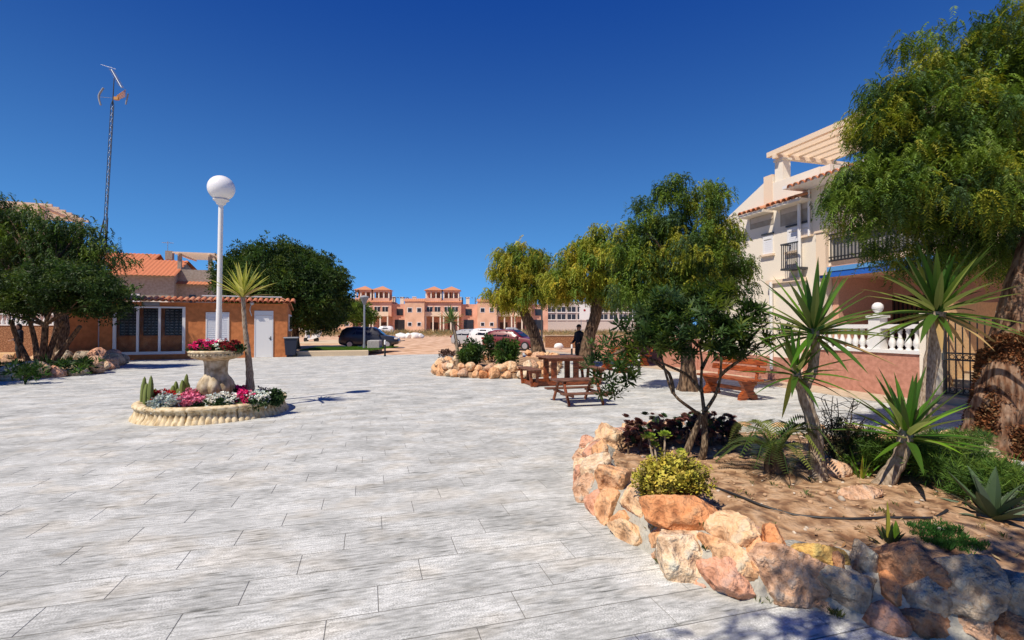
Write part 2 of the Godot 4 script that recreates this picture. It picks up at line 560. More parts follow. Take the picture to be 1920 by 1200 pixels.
func limb(mb: MB, pts: Array, r0: float, r1: float, steps := 10, sides := 8, knobs := 0.0, flare := 0.0) -> void:
	var path := smooth_path(pts, steps)
	var rows := []
	var up := Vector3(0.1, 0.2, 0.95)
	for i in path.size():
		var t := float(i) / (path.size() - 1)
		var dir: Vector3 = (path[mini(i + 1, path.size() - 1)] - path[maxi(i - 1, 0)]).normalized()
		var a := dir.cross(up).normalized()
		var b := a.cross(dir).normalized()
		up = b
		var r := lerpf(r0, r1, t) + flare * pow(1.0 - t, 6.0)
		var ring := PackedVector3Array()
		for j in sides:
			var w := TAU * j / sides
			var o := a * cos(w) + b * sin(w)
			var p: Vector3 = path[i] + o * r
			if knobs > 0.0:
				var q := Vector3(p.x, p.y * 0.45, p.z)
				r = lerpf(r0, r1, t) + flare * pow(1.0 - t, 6.0) * (1.0 + 0.5 * sin(w * 5.0 + 1.0))
				p = path[i] + o * r * (1.0 + knobs * (noise.get_noise_3dv(q * 9.0) * 1.1 + noise.get_noise_3dv(p * 26.0) * 0.5))
			ring.append(p)
		rows.append(ring)
	mb.skin(rows, true, Vector3.UP, 3.0)
	mb.fan(rows[-1], (path[-1] - path[-2]).normalized())

func limbs_to(mb: MB, from: Vector3, blobs: Array, r: float, count: int, reach := 0.75) -> void:
	for k in count:
		var b = blobs[k % blobs.size()]
		var end := in_blob(b, 0.3)
		end = from.lerp(end, reach)
		var mid := from.lerp(end, 0.5) + Vector3(rng.randfn(), rng.randf() * 1.2, rng.randfn()) * from.distance_to(end) * 0.12
		limb(mb, [from, mid, end], r * rng.randf_range(0.6, 1.0), r * 0.15, 8, 6)
		for q in 3:
			var e2: Vector3 = mid.lerp(in_blob(b, 0.5), 0.7)
			limb(mb, [mid, mid.lerp(e2, 0.5) + Vector3(0, 0.1, 0), e2], r * 0.35, r * 0.08, 5, 5)

func yucca_leaf(length: float, width: float, bend: float) -> Mesh:
	var mb := MB.new()
	var seg := 8
	var left := []
	var right := []
	for s in [-1.0, 1.0]:
		var rows := []
		for i in seg + 1:
			var t := float(i) / seg
			var w := width * 0.5 * pow(maxf(sin(PI * (0.12 + 0.88 * pow(t, 0.75))), 0.0), 0.85)
			if i == seg: w = 0.0005
			var y := length * t
			var z := -bend * length * t * t
			rows.append(PackedVector3Array([Vector3(0, y, z - w * 0.25), Vector3(s * w, y, z + w * 0.25)]))
		mb.skin(rows, false, Vector3(-0.3 * s, 0, 1))
	return mb.mesh()

func pose_leaf(o: Node3D, at: Vector3, axis: Vector3, lean: float, around: float, size: float) -> void:
	# +y of the leaf points away from the head, +z is its upper face
	var a := axis.cross(Vector3(0.3, 0.1, 0.9)).normalized()
	var b := a.cross(axis).normalized()
	var out := a * cos(around) + b * sin(around)
	var dir := (axis * cos(lean) + out * sin(lean)).normalized()
	var face := (axis - dir * axis.dot(dir))
	if face.length() < 0.05: face = -out
	if lean > PI * 0.5: face = face
	face = face.normalized()
	var x := dir.cross(face).normalized()
	o.transform = Transform3D(Basis(x, dir, face).scaled(Vector3.ONE * size), at + out * 0.02)

func leaf_head(parent: Node, at: Vector3, axis: Vector3, count: int, length: float, width: float, tones: Array, lean_max: float, lean_min := 0.06) -> void:
	var shapes := []
	for k in 5: shapes.append(yucca_leaf(length, width * rng.randf_range(0.85, 1.1), 0.03 + 0.06 * k))
	for k in count:
		var t := float(k) / count
		var o := MeshInstance3D.new()
		o.mesh = shapes[mini(4, int(t * 3.0) + rng.randi() % 3)]
		o.material_override = M.dead_leaf if length > 0.4 and t > 0.84 and rng.randf() < 0.3 else tones[rng.randi() % tones.size()]
		o.name = numbered(parent, "leaf")
		parent.add_child(o)
		pose_leaf(o, at - axis * (0.10 * t), axis, lerpf(lean_min, lean_max, pow(t, 0.85)) + rng.randfn() * 0.09, k * 2.39996 + rng.randfn() * 0.15, rng.randf_range(0.82, 1.08) * lerpf(0.92, 1.0, sin(t * PI)))

func plain(called: String, c: Color, rough := 0.4, back := 0.5) -> StandardMaterial3D:
	var m := StandardMaterial3D.new()
	m.resource_name = called
	m.albedo_color = c
	m.roughness = rough
	m.metallic_specular = 0.22
	m.backlight_enabled = true
	m.backlight = Color(back, back, back * 0.6)
	M[called] = m
	return m

# ---------------------------------------------------------------- stones
var ico_v := PackedVector3Array()
var ico_i := PackedInt32Array()

func make_sphere(level: int) -> void:
	var g := (1.0 + sqrt(5.0)) / 2.0
	ico_v = PackedVector3Array([Vector3(-1, g, 0), Vector3(1, g, 0), Vector3(-1, -g, 0), Vector3(1, -g, 0), Vector3(0, -1, g), Vector3(0, 1, g), Vector3(0, -1, -g), Vector3(0, 1, -g), Vector3(g, 0, -1), Vector3(g, 0, 1), Vector3(-g, 0, -1), Vector3(-g, 0, 1)])
	for k in 12: ico_v[k] = ico_v[k].normalized()
	ico_i = PackedInt32Array([0, 11, 5, 0, 5, 1, 0, 1, 7, 0, 7, 10, 0, 10, 11, 1, 5, 9, 5, 11, 4, 11, 10, 2, 10, 7, 6, 7, 1, 8, 3, 9, 4, 3, 4, 2, 3, 2, 6, 3, 6, 8, 3, 8, 9, 4, 9, 5, 2, 4, 11, 6, 2, 10, 8, 6, 7, 9, 8, 1])
	for l in level:
		var mids := {}
		var out := PackedInt32Array()
		for k in range(0, ico_i.size(), 3):
			var q := [ico_i[k], ico_i[k + 1], ico_i[k + 2]]
			var e := []
			for j in 3:
				var a: int = q[j]
				var b: int = q[(j + 1) % 3]
				var key := mini(a, b) * 100000 + maxi(a, b)
				if not mids.has(key):
					mids[key] = ico_v.size()
					ico_v.append(((ico_v[a] + ico_v[b]) * 0.5).normalized())
				e.append(mids[key])
			out.append_array(PackedInt32Array([q[0], e[0], e[2], q[1], e[1], e[0], q[2], e[2], e[1], e[0], e[1], e[2]]))
		ico_i = out

func stone_mesh(size: Vector3, facets := 11, rough := 0.07) -> ArrayMesh:
	var planes := []
	for k in facets:
		planes.append([Vector3(rng.randfn(), rng.randfn(), rng.randfn()).normalized(), rng.randf_range(0.52, 0.86)])
	var shift := Vector3(rng.randf(), rng.randf(), rng.randf()) * 90.0
	var v := PackedVector3Array()
	for d in ico_v:
		var r := 1.0
		for p in planes:
			var c: float = d.dot(p[0])
			if c > 0.05: r = minf(r, p[1] / c)
		r *= 1.0 + rough * (noise.get_noise_3dv(d * 12.0 + shift) - 0.9 * absf(noise.get_noise_3dv(d * 22.0 + shift)) + 0.5 * noise.get_noise_3dv(d * 50.0 + shift) + 0.3 * noise.get_noise_3dv(d * 110.0 + shift))
		v.append(d * r * size * 0.56)
	var n := PackedVector3Array(); n.resize(v.size())
	var idx := PackedInt32Array()
	for k in range(0, ico_i.size(), 3):
		var a := ico_i[k]; var b := ico_i[k + 1]; var c := ico_i[k + 2]
		var q := (v[b] - v[a]).cross(v[c] - v[a])
		n[a] += q; n[b] += q; n[c] += q
		idx.append(a); idx.append(c); idx.append(b)
	for k in n.size(): n[k] = n[k].normalized()
	var arr := []
	arr.resize(Mesh.ARRAY_MAX)
	arr[Mesh.ARRAY_VERTEX] = v
	arr[Mesh.ARRAY_NORMAL] = n
	arr[Mesh.ARRAY_INDEX] = idx
	var m := ArrayMesh.new()
	m.add_surface_from_arrays(Mesh.PRIMITIVE_TRIANGLES, arr)
	return m

# ---------------------------------------------------------------- bodies: tapered capsules joined into one skin
var flesh_made := {}

func flesh(bones: Array, join: float, cell: float) -> ArrayMesh:
	var key := str(bones) + str(cell)
	if not flesh_made.has(key): flesh_made[key] = flesh_of(bones, join, cell)
	return flesh_made[key]

func flesh_of(bones: Array, join: float, cell: float) -> ArrayMesh:
	var lo := Vector3.ONE * 1e6
	var hi := -lo
	for b in bones:
		var r := maxf(b[2], b[3]) + cell * 2.0
		for p in [b[0], b[1]]:
			lo = lo.min(p - Vector3.ONE * r); hi = hi.max(p + Vector3.ONE * r)
	var nx := int((hi.x - lo.x) / cell) + 2
	var ny := int((hi.y - lo.y) / cell) + 2
	var nz := int((hi.z - lo.z) / cell) + 2
	var f := PackedFloat32Array(); f.resize(nx * ny * nz); f.fill(1.0)
	for k in nz:
		for j in ny:
			for i in nx:
				var p := lo + Vector3(i, j, k) * cell
				var d := 1e6
				for b in bones:
					var ab: Vector3 = b[1] - b[0]
					var t := clampf((p - b[0]).dot(ab) / maxf(ab.length_squared(), 1e-9), 0, 1)
					var e: float = p.distance_to(b[0] + ab * t) - lerpf(b[2], b[3], t)
					if d > 1e5: d = e
					else:
						var h := clampf(0.5 + 0.5 * (d - e) / join, 0, 1)
						d = lerpf(d, e, h) - join * h * (1.0 - h)
				f[(k * ny + j) * nx + i] = d
	var at := {}
	var v := PackedVector3Array()
	for k in nz - 1:
		for j in ny - 1:
			for i in nx - 1:
				var sum := Vector3.ZERO
				var cnt := 0
				for e in [[0, 0, 0, 1, 0, 0], [0, 0, 0, 0, 1, 0], [0, 0, 0, 0, 0, 1], [1, 0, 0, 1, 1, 0], [1, 0, 0, 1, 0, 1], [0, 1, 0, 1, 1, 0], [0, 1, 0, 0, 1, 1], [0, 0, 1, 1, 0, 1], [0, 0, 1, 0, 1, 1], [1, 1, 0, 1, 1, 1], [1, 0, 1, 1, 1, 1], [0, 1, 1, 1, 1, 1]]:
					var a := f[((k + e[2]) * ny + j + e[1]) * nx + i + e[0]]
					var b := f[((k + e[5]) * ny + j + e[4]) * nx + i + e[3]]
					if (a < 0.0) != (b < 0.0):
						var t := a / (a - b)
						sum += Vector3(i, j, k) + Vector3(e[0], e[1], e[2]).lerp(Vector3(e[3], e[4], e[5]), t)
						cnt += 1
				if cnt:
					at[(k * ny + j) * nx + i] = v.size()
					v.append(lo + sum / cnt * cell)
	var idx := PackedInt32Array()
	var step := [1, nx, nx * ny]
	for k in range(1, nz - 1):
		for j in range(1, ny - 1):
			for i in range(1, nx - 1):
				var o := (k * ny + j) * nx + i
				for ax in 3:
					var a := f[o]
					var b := f[o + step[ax]]
					if (a < 0.0) == (b < 0.0): continue
					var u: int = step[(ax + 1) % 3]
					var w: int = step[(ax + 2) % 3]
					if not (at.has(o) and at.has(o - u) and at.has(o - w) and at.has(o - u - w)): continue
					var q := [at[o - u - w], at[o - w], at[o], at[o - u]]
					if a > 0.0: q.reverse()
					idx.append_array(PackedInt32Array([q[0], q[2], q[1], q[0], q[3], q[2]]))
	var n := PackedVector3Array(); n.resize(v.size())
	for k in range(0, idx.size(), 3):
		var q := (v[idx[k + 2]] - v[idx[k]]).cross(v[idx[k + 1]] - v[idx[k]])
		for j in 3: n[idx[k + j]] += q
	for k in n.size(): n[k] = n[k].normalized()
	var arr := []
	arr.resize(Mesh.ARRAY_MAX)
	arr[Mesh.ARRAY_VERTEX] = v; arr[Mesh.ARRAY_NORMAL] = n; arr[Mesh.ARRAY_INDEX] = idx
	var m := ArrayMesh.new()
	m.add_surface_from_arrays(Mesh.PRIMITIVE_TRIANGLES, arr)
	return m

# ---------------------------------------------------------------- the plaza's grid
func grid_point(u: float, v: float, y := 0.0) -> Vector3:
	return Vector3(u * cos(TURN) - v * sin(TURN), y, -(u * sin(TURN) + v * cos(TURN)))

func plank(mb: MB, u0: float, u1: float, v0: float, v1: float, tint: float) -> void:
	mb.col = Color(tint, tint, tint)
	var e := 0.0015
	var p := []
	for k in [[u0, v0], [u1, v0], [u1, v1], [u0, v1]]:
		var cu := signf((u0 + u1) * 0.5 - k[0]) * e
		var cv := signf((v0 + v1) * 0.5 - k[1]) * e * 0.6
		p.append([grid_point(k[0] + cu, k[1] + cv, 0.0), grid_point(k[0], k[1], -0.0015), grid_point(k[0], k[1], -0.014), Vector2(k[0], k[1]) / 8.64])
	var up := Vector3.UP
	mb.tri_n(p[0][0], p[1][0], p[2][0], up, up, up, p[0][3], p[1][3], p[2][3])
	mb.tri_n(p[0][0], p[2][0], p[3][0], up, up, up, p[0][3], p[2][3], p[3][3])
	for k in 4:
		var l := (k + 1) % 4
		var out: Vector3 = (p[k][1] + p[l][1]) * 0.5 - (p[0][1] + p[2][1]) * 0.5
		out = Vector3(out.x, 0, out.z).normalized()
		var q := (out + up).normalized()
		mb.tri_n(p[k][1], p[l][1], p[l][0], q, q, q, p[k][3], p[l][3], p[l][3])
		mb.tri_n(p[k][1], p[l][0], p[k][0], q, q, q, p[k][3], p[l][3], p[k][3])
		mb.tri_n(p[k][2], p[l][2], p[l][1], out, out, out, p[k][3], p[l][3], p[l][3])
		mb.tri_n(p[k][2], p[l][1], p[k][1], out, out, out, p[k][3], p[l][3], p[k][3])

func build_plaza() -> void:
	rng.seed = 101
	var far := MB.new()
	for r in [[-400.0, 400.0, -600.0, 40.0]]:
		far.quad(Vector3(r[0], -0.03, r[3]), Vector3(r[1], -0.03, r[3]), Vector3(r[1], -0.03, r[2]), Vector3(r[0], -0.03, r[2]))
	structure("ground", far, M.earth)
	var root := Node3D.new()
	root.name = "plaza"
	root.set_meta("kind", "structure")
	add_child(root)
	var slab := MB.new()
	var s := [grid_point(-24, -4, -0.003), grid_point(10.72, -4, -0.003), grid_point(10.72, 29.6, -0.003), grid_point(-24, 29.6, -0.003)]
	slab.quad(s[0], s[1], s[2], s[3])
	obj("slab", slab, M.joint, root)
	var near := []
	var rest := []
	var row := 0
	var v := -4.0 + 0.39 - 0.3
	while v < 29.5:
		var off := fposmod(0.023 + 0.283 * (row - 22), 1.08)
		var u := -24.0 + off - 1.08
		while u < 10.7:
			var a := maxf(u, -24.0)
			var b := minf(u + 1.08, 10.72)
			if b - a > 0.05:
				var mid := grid_point((a + b) * 0.5, v + 0.15)
				var d := -mid.z
				var px := 960.0 + mid.x / maxf(d, 0.1) * FOCAL
				var q := [a, b, v, minf(v + 0.3, 29.6), d]
				if d > 1.9 and px > -60 and px < 1980 and inside(Vector2(mid.x, d)) < 0.05: near.append(q)
				else: rest.append(q)
			u += 1.08
		v += 0.3
		row += 1
	near.sort_custom(func(x, y): return x[4] < y[4])
	var bulk := MB.new()
	var k := 0
	for q in near:
		var tint := clampf(0.94 + rng.randfn() * 0.045, 0.82, 1.05)
		if k < 300:
			var one := MB.new()
			plank(one, q[0] + 0.0025, q[1] - 0.0025, q[2] + 0.005, q[3] - 0.005, tint)
			obj("paving_plank", one, M.paving, root)
		else:
			plank(bulk, q[0] + 0.0025, q[1] - 0.0025, q[2] + 0.005, q[3] - 0.005, tint)
		k += 1
	for q in rest:
		plank(bulk, q[0] + 0.0025, q[1] - 0.0025, q[2] + 0.005, q[3] - 0.005, clampf(0.94 + rng.randfn() * 0.045, 0.82, 1.05))
	stuff(obj("distant_planks", bulk, M.paving, root))
	var strip := MB.new()
	strip.quad(grid_point(10.72, -4, 0.012), grid_point(12.05, -4, 0.012), grid_point(12.05, 33, 0.012), grid_point(10.72, 33, 0.012))
	strip.quad(grid_point(10.72, -4, -0.03), grid_point(10.72, -4, 0.012), grid_point(10.72, 33, 0.012), grid_point(10.72, 33, -0.03))
	structure("path", strip, M.beige_concrete)

# ---------------------------------------------------------------- the stone-edged bed in front
var bed := PackedVector2Array()

func ring_of(pts: Array, per := 5) -> PackedVector2Array:
	var out := PackedVector2Array()
	var n := pts.size()
	for k in n:
		for j in per:
			out.append(pts[k].cubic_interpolate(pts[(k + 1) % n], pts[(k - 1 + n) % n], pts[(k + 2) % n], float(j) / per))
	return out

func inside(p: Vector2, ring := bed) -> float:       # distance from the ring, positive inside
	var best := 1e6
	for k in ring.size():
		var q := Geometry2D.get_closest_point_to_segment(p, ring[k], ring[(k + 1) % ring.size()])
		best = minf(best, p.distance_squared_to(q))
	best = sqrt(best)
	return best if Geometry2D.is_point_in_polygon(p, ring) else -best

func bed_height(p: Vector2) -> float:
	if p.x < 0.3 or p.x > 6.6 or p.y < 2.0 or p.y > 8.3: return 0.0
	var s := inside(p)
	if s <= 0.0: return 0.0
	if s < 0.2: return 0.28 * pow(s / 0.2, 0.7)
	if s < 0.36: return 0.28
	return 0.185 + 0.07 * smoothstep(0.3, 1.2, s) + 0.035 * noise.get_noise_2d(p.x * 22.0, p.y * 22.0) + 0.02 * noise.get_noise_2d(p.x * 70.0, p.y * 70.0)

func hit(px: float, py: float) -> Vector3:
	var d := 2.0
	while d < 12.0:
		var p := Vector2((px - 960.0) / FOCAL * d, d)
		var y := EYE - (py - HORIZON) / FOCAL * d
		if y <= bed_height(p): return Vector3(p.x, maxf(y, 0.0), -d)
		d += 0.02
	return ground_at(px, py)

func build_bed() -> void:
	rng.seed = 102
	var soil := MB.new()
	var step := 0.075
	var nx := int(6.4 / step)
	var nz := int(6.4 / step)
	var hs := []
	var ss := []
	for j in nz:
		var a := PackedFloat32Array()
		var b := PackedFloat32Array()
		for i in nx:
			var p := Vector2(0.4 + i * step, 2.2 + j * step)
			var s := inside(p)
			b.append(s)
			a.append(bed_height(p) if s > 0.36 else 0.17)
		hs.append(a); ss.append(b)
	var P := func(i, j): return Vector3(0.4 + i * step, hs[j][i], -(2.2 + j * step))
	var N := func(i, j):
		var i0 := maxi(i - 1, 0); var i1 := mini(i + 1, nx - 1); var j0 := maxi(j - 1, 0); var j1 := mini(j + 1, nz - 1)
		return Vector3(-(hs[j][i1] - hs[j][i0]) / (2 * step), 1, (hs[j1][i] - hs[j0][i]) / (2 * step)).normalized()
	for j in nz - 1:
		for i in nx - 1:
			if ss[j][i] < 0.2 or ss[j][i + 1] < 0.2 or ss[j + 1][i] < 0.2 or ss[j + 1][i + 1] < 0.2: continue
			var z := Vector2.ZERO
			soil.tri_n(P.call(i, j), P.call(i + 1, j), P.call(i + 1, j + 1), N.call(i, j), N.call(i + 1, j), N.call(i + 1, j + 1), z, z, z)
			soil.tri_n(P.call(i, j), P.call(i + 1, j + 1), P.call(i, j + 1), N.call(i, j), N.call(i + 1, j + 1), N.call(i, j + 1), z, z, z)
	structure("soil", soil, M.soil)

	# pebbles and clods that lie on the soil
	var places := []
	var tints := []
	while places.size() < 900:
		var p := Vector2(rng.randf_range(0.6, 6.2), rng.randf_range(2.6, 7.6))
		if inside(p) < 0.36: continue
		var s := rng.randf_range(0.006, 0.02) * (2.0 if rng.randf() < 0.05 else 1.0)
		places.append(Transform3D(Basis.from_euler(Vector3(rng.randf() * TAU, rng.randf() * TAU, 0)).scaled(Vector3(s, s * 0.7, s)), Vector3(p.x, bed_height(p) + s * 0.2, -p.y)))
		var w := rng.randf_range(0.7, 1.2)
		tints.append(Color(0.46 * w, 0.30 * w, 0.18 * w) if rng.randf() < 0.75 else Color(0.6 * w, 0.52 * w, 0.42 * w))
	make_sphere(1)
	var pebble := stone_mesh(Vector3.ONE * 1.8, 7, 0.0)
	var peb := scatter("pebbles", pebble, M.dry_leaves, self, places, tints)
	tag(peb, "small clods and pebbles lying on the brown soil of the bed", "pebbles")

	# fallen leaves
	places = []
	tints = []
	while places.size() < 520:
		var p := Vector2(rng.randf_range(0.6, 6.2), rng.randf_range(2.6, 7.6))
		if inside(p) < 0.3 or noise.get_noise_2d(p.x * 14.0, p.y * 14.0) < -0.12: continue
		places.append(Transform3D(Basis.from_euler(Vector3(rng.randfn() * 0.35, rng.randf() * TAU, rng.randfn() * 0.35)).scaled(Vector3.ONE * rng.randf_range(0.5, 1.2)), Vector3(p.x, bed_height(p) + 0.008, -p.y)))
		var w := rng.randf_range(0.6, 1.4)
		tints.append(Color(0.20 * w, 0.11 * w, 0.05 * w) if rng.randf() < 0.6 else Color(0.36 * w, 0.27 * w, 0.14 * w))
	var dead := MB.new()
	blade(dead, Vector3(-0.03, 0, 0), Vector3.RIGHT, Vector3(0, 0, 1), 0.06, 0.016, -0.1)
	tag(scatter("leaf_litter", dead.mesh(), M.dry_leaves, self, places, tints), "dry brown fallen leaves lying on the soil under the yuccas", "leaf litter")

	# the wall: a bed of mortar with stones set in it
	var wall := thing("stone_wall", "low wall of peach and cream boulders set in grey mortar round the planted bed", "stone wall")
	var mortar := MB.new()
	var rows := []
	var prof := [[-0.015, -0.01], [0.0, 0.02], [0.05, 0.10], [0.10, 0.165], [0.16, 0.225], [0.24, 0.25], [0.34, 0.25], [0.42, 0.20], [0.46, 0.12]]
	for q in prof:
		var line := PackedVector3Array()
		for k in bed.size():
			var t := (bed[(k + 1) % bed.size()] - bed[(k - 1 + bed.size()) % bed.size()]).normalized()
			var inw := Vector2(-t.y, t.x)
			if not Geometry2D.is_point_in_polygon(bed[k] + inw * 0.05, bed): inw = -inw
			var p: Vector2 = bed[k] + inw * (q[0] + 0.02 * noise.get_noise_2d(k * 9.0, q[1] * 200.0))
			line.append(Vector3(p.x, q[1] + 0.02 * noise.get_noise_2d(k * 13.0, q[0] * 300.0), -p.y))
		rows.append(line)
	mortar.skin(rows, true)
	obj("mortar", mortar, M.mortar, wall)
	make_sphere(4)
	# pixel, size in pixels, tone, tilt
	var list := [[1146, 824, 50, 56, 1, -20], [1124, 850, 36, 46, 0, 0], [1118, 882, 44, 62, 5, 5], [1152, 898, 56, 58, 0, 20], [1091, 890, 34, 52, 3, 0], [1102, 915, 44, 60, 8, 10], [1198, 932, 54, 74, 1, 15],
		[1144, 950, 42, 60, 0, 10], [1118, 942, 34, 52, 3, 0], [1286, 973, 136, 62, 2, 22], [1188, 1001, 80, 40, 1, 25], [1236, 1003, 32, 42, 0, 30], [1286, 1035, 106, 86, 5, 15], [1374, 1000, 82, 58, 1, 10],
		[1408, 994, 32, 28, 3, 0], [1334, 1018, 46, 32, 0, 20], [1380, 1046, 68, 44, 1, 20], [1415, 1038, 30, 66, 0, 0], [1449, 1021, 40, 58, 2, -10], [1356, 1082, 98, 60, 3, 20], [1478, 1088, 122, 100, 8, 10],
		[1514, 1044, 92, 62, 4, 0], [1568, 1054, 36, 56, 7, 0], [1617, 1050, 54, 54, 6, 0], [1690, 1060, 104, 70, 7, 10], [1664, 1102, 34, 54, 2, 0], [1584, 1103, 92, 72, 6, 0], [1714, 1106, 76, 54, 6, 0],
		[1790, 1090, 100, 102, 6, 5], [1711, 1156, 100, 52, 7, 10], [1644, 1152, 70, 48, 3, 15], [1822, 1156, 80, 58, 8, 0], [1880, 1108, 116, 74, 6, 0], [1902, 1172, 90, 60, 7, 0], [1308, 1088, 50, 26, 3, 20],
		[1540, 1140, 60, 26, 8, 5], [1430, 1084, 30, 40, 1, 0], [1084, 860, 26, 36, 8, 0], [1104, 838, 34, 34, 3, 0], [1170, 975, 40, 34, 0, 30], [1240, 1048, 40, 30, 8, 30]]
	for q in list:
		var p := hit(q[0], q[1])
		var d := -p.z
		var w: float = q[2] * d / FOCAL
		var h: float = q[3] * d / FOCAL
		var back := (Vector3(0, EYE, 0) - p)
		back.y = 0.0
		var nrm := (back.normalized() * 0.75 + Vector3.UP * 0.66).normalized()
		var x := Vector3.UP.cross(nrm).normalized()
		var b := Basis(x, nrm.cross(x), nrm) * Basis(Vector3.BACK, deg_to_rad(-q[5]))
		var o := obj("stone", stone_mesh(Vector3(w, h * 1.1, minf(w, h) * 0.85 + 0.05) * 1.32, 14, 0.08), M["stone%d" % q[4]], wall)
		o.transform = Transform3D(b, p - nrm * 0.045)
	make_sphere(3)
	# the far sides, seen only between plants
	for k in range(0, bed.size(), 2):
		var p2 := bed[k]
		var px := 960.0 + p2.x / p2.y * FOCAL
		if p2.y < 5.6 and px < 1960 and p2.x < 3.5: continue
		for c in 2:
			var t := (bed[(k + 1) % bed.size()] - bed[k]).normalized()
			var inw := Vector2(-t.y, t.x)
			if not Geometry2D.is_point_in_polygon(p2 + inw * 0.05, bed): inw = -inw
			var p := p2 + inw * (0.08 + 0.14 * c) + t * rng.randf_range(-0.06, 0.06)
			var o := obj("stone", stone_mesh(Vector3(rng.randf_range(0.26, 0.42), rng.randf_range(0.17, 0.24), rng.randf_range(0.2, 0.28)), 9), M["stone%d" % [0, 1, 8, 5, 3, 1, 0][rng.randi() % 7]], wall)
			o.position = Vector3(p.x, 0.07 + 0.14 * c, -p.y)
			o.rotation.y = atan2(t.y, t.x) + rng.randfn() * 0.2

# ---------------------------------------------------------------- rocks laid loosely round a bed
func rock_ring(called_parent: Node3D, ring: PackedVector2Array, size: float, tones: Array, from: Vector3, courses := 1) -> void:
	var run := 0.0
	var n := ring.size()
	for k in n:
		run += ring[k].distance_to(ring[(k + 1) % n])
		if run < size * 0.78: continue
		run = 0.0
		for c in courses:
			var s := size * rng.randf_range(0.7, 1.35)
			var o := obj("rock", stone_mesh(Vector3(s, s * rng.randf_range(0.6, 1.05), s * rng.randf_range(0.7, 1.0)), 9), M["stone%d" % tones[rng.randi() % tones.size()]], called_parent)
			o.position = Vector3(ring[k].x + rng.randfn() * size * 0.12 + c * 0.08, s * 0.28 + c * size * 0.5, -ring[k].y + rng.randfn() * size * 0.12) - from
			o.rotation.y = rng.randf() * TAU

func blob(px: float, py: float, rx: float, ry: float, d: float, rz: float) -> Array:
	return [at_depth(px, py, d), Vector3(rx * d / FOCAL, ry * d / FOCAL, rz)]

func moved(blobs: Array, by: Vector3) -> Array:
	var out := []
	for b in blobs: out.append([b[0] - by, b[1]])
	return out

# ---------------------------------------------------------------- trees
func pepper_tree(label: String, base: Vector3, trunk_px: Array, d: float, r0: float, r1: float, blobs: Array, count: int, tones: Array, shape: Mesh, group: String, clump: float, forks: int, flare: float) -> Node3D:
	rng.seed = hash(label)
	var t := thing("pepper_tree", label, "tree", base, 0.0, group)
	var pts := [Vector3(0, -0.1, 0)]
	for q in trunk_px: pts.append(at_depth(q[0], q[1], d) - base)
	var local := moved(blobs, base)
	var mb := MB.new()
	limb(mb, pts, r0, r1, 70 if d < 8.0 else 26, 44 if d < 8.0 else 20, 0.30 if d < 8.0 else 0.22, flare)
	obj("trunk", mb, M.old_bark if d < 8.0 else M.bark, t)
	var lb := MB.new()
	limbs_to(lb, pts[-1] - Vector3(0, r1 * 0.5, 0), local, r1 * (0.3 if d < 8.0 else 0.7), forks)
	obj("limbs", lb, M.bark, t)
	crown(t, "crown", local, shape, M.leaves, count, tones, true, clump, 0.4, 20)
	return t

func broad_tree(called: String, label: String, base: Vector3, top: Vector3, r0: float, blobs: Array, count: int, tones: Array, shape: Mesh, group: String, clump: float, inner := 0.5) -> Node3D:
	rng.seed = hash(label)
	var t := thing(called, label, "tree", base, 0.0, group)
	var mb := MB.new()
	limb(mb, [Vector3(0, -0.1, 0), (top - base) * 0.5 + Vector3(0.05, 0, 0), top - base], r0, r0 * 0.7, 10, 10, 0.15, r0 * 0.5)
	limbs_to(mb, top - base, moved(blobs, base), r0 * 0.6, 7)
	obj("trunk", mb, M.bark, t)
	crown(t, "crown", moved(blobs, base), shape, M.leaves, count, tones, false, clump, inner, 12)
	return t

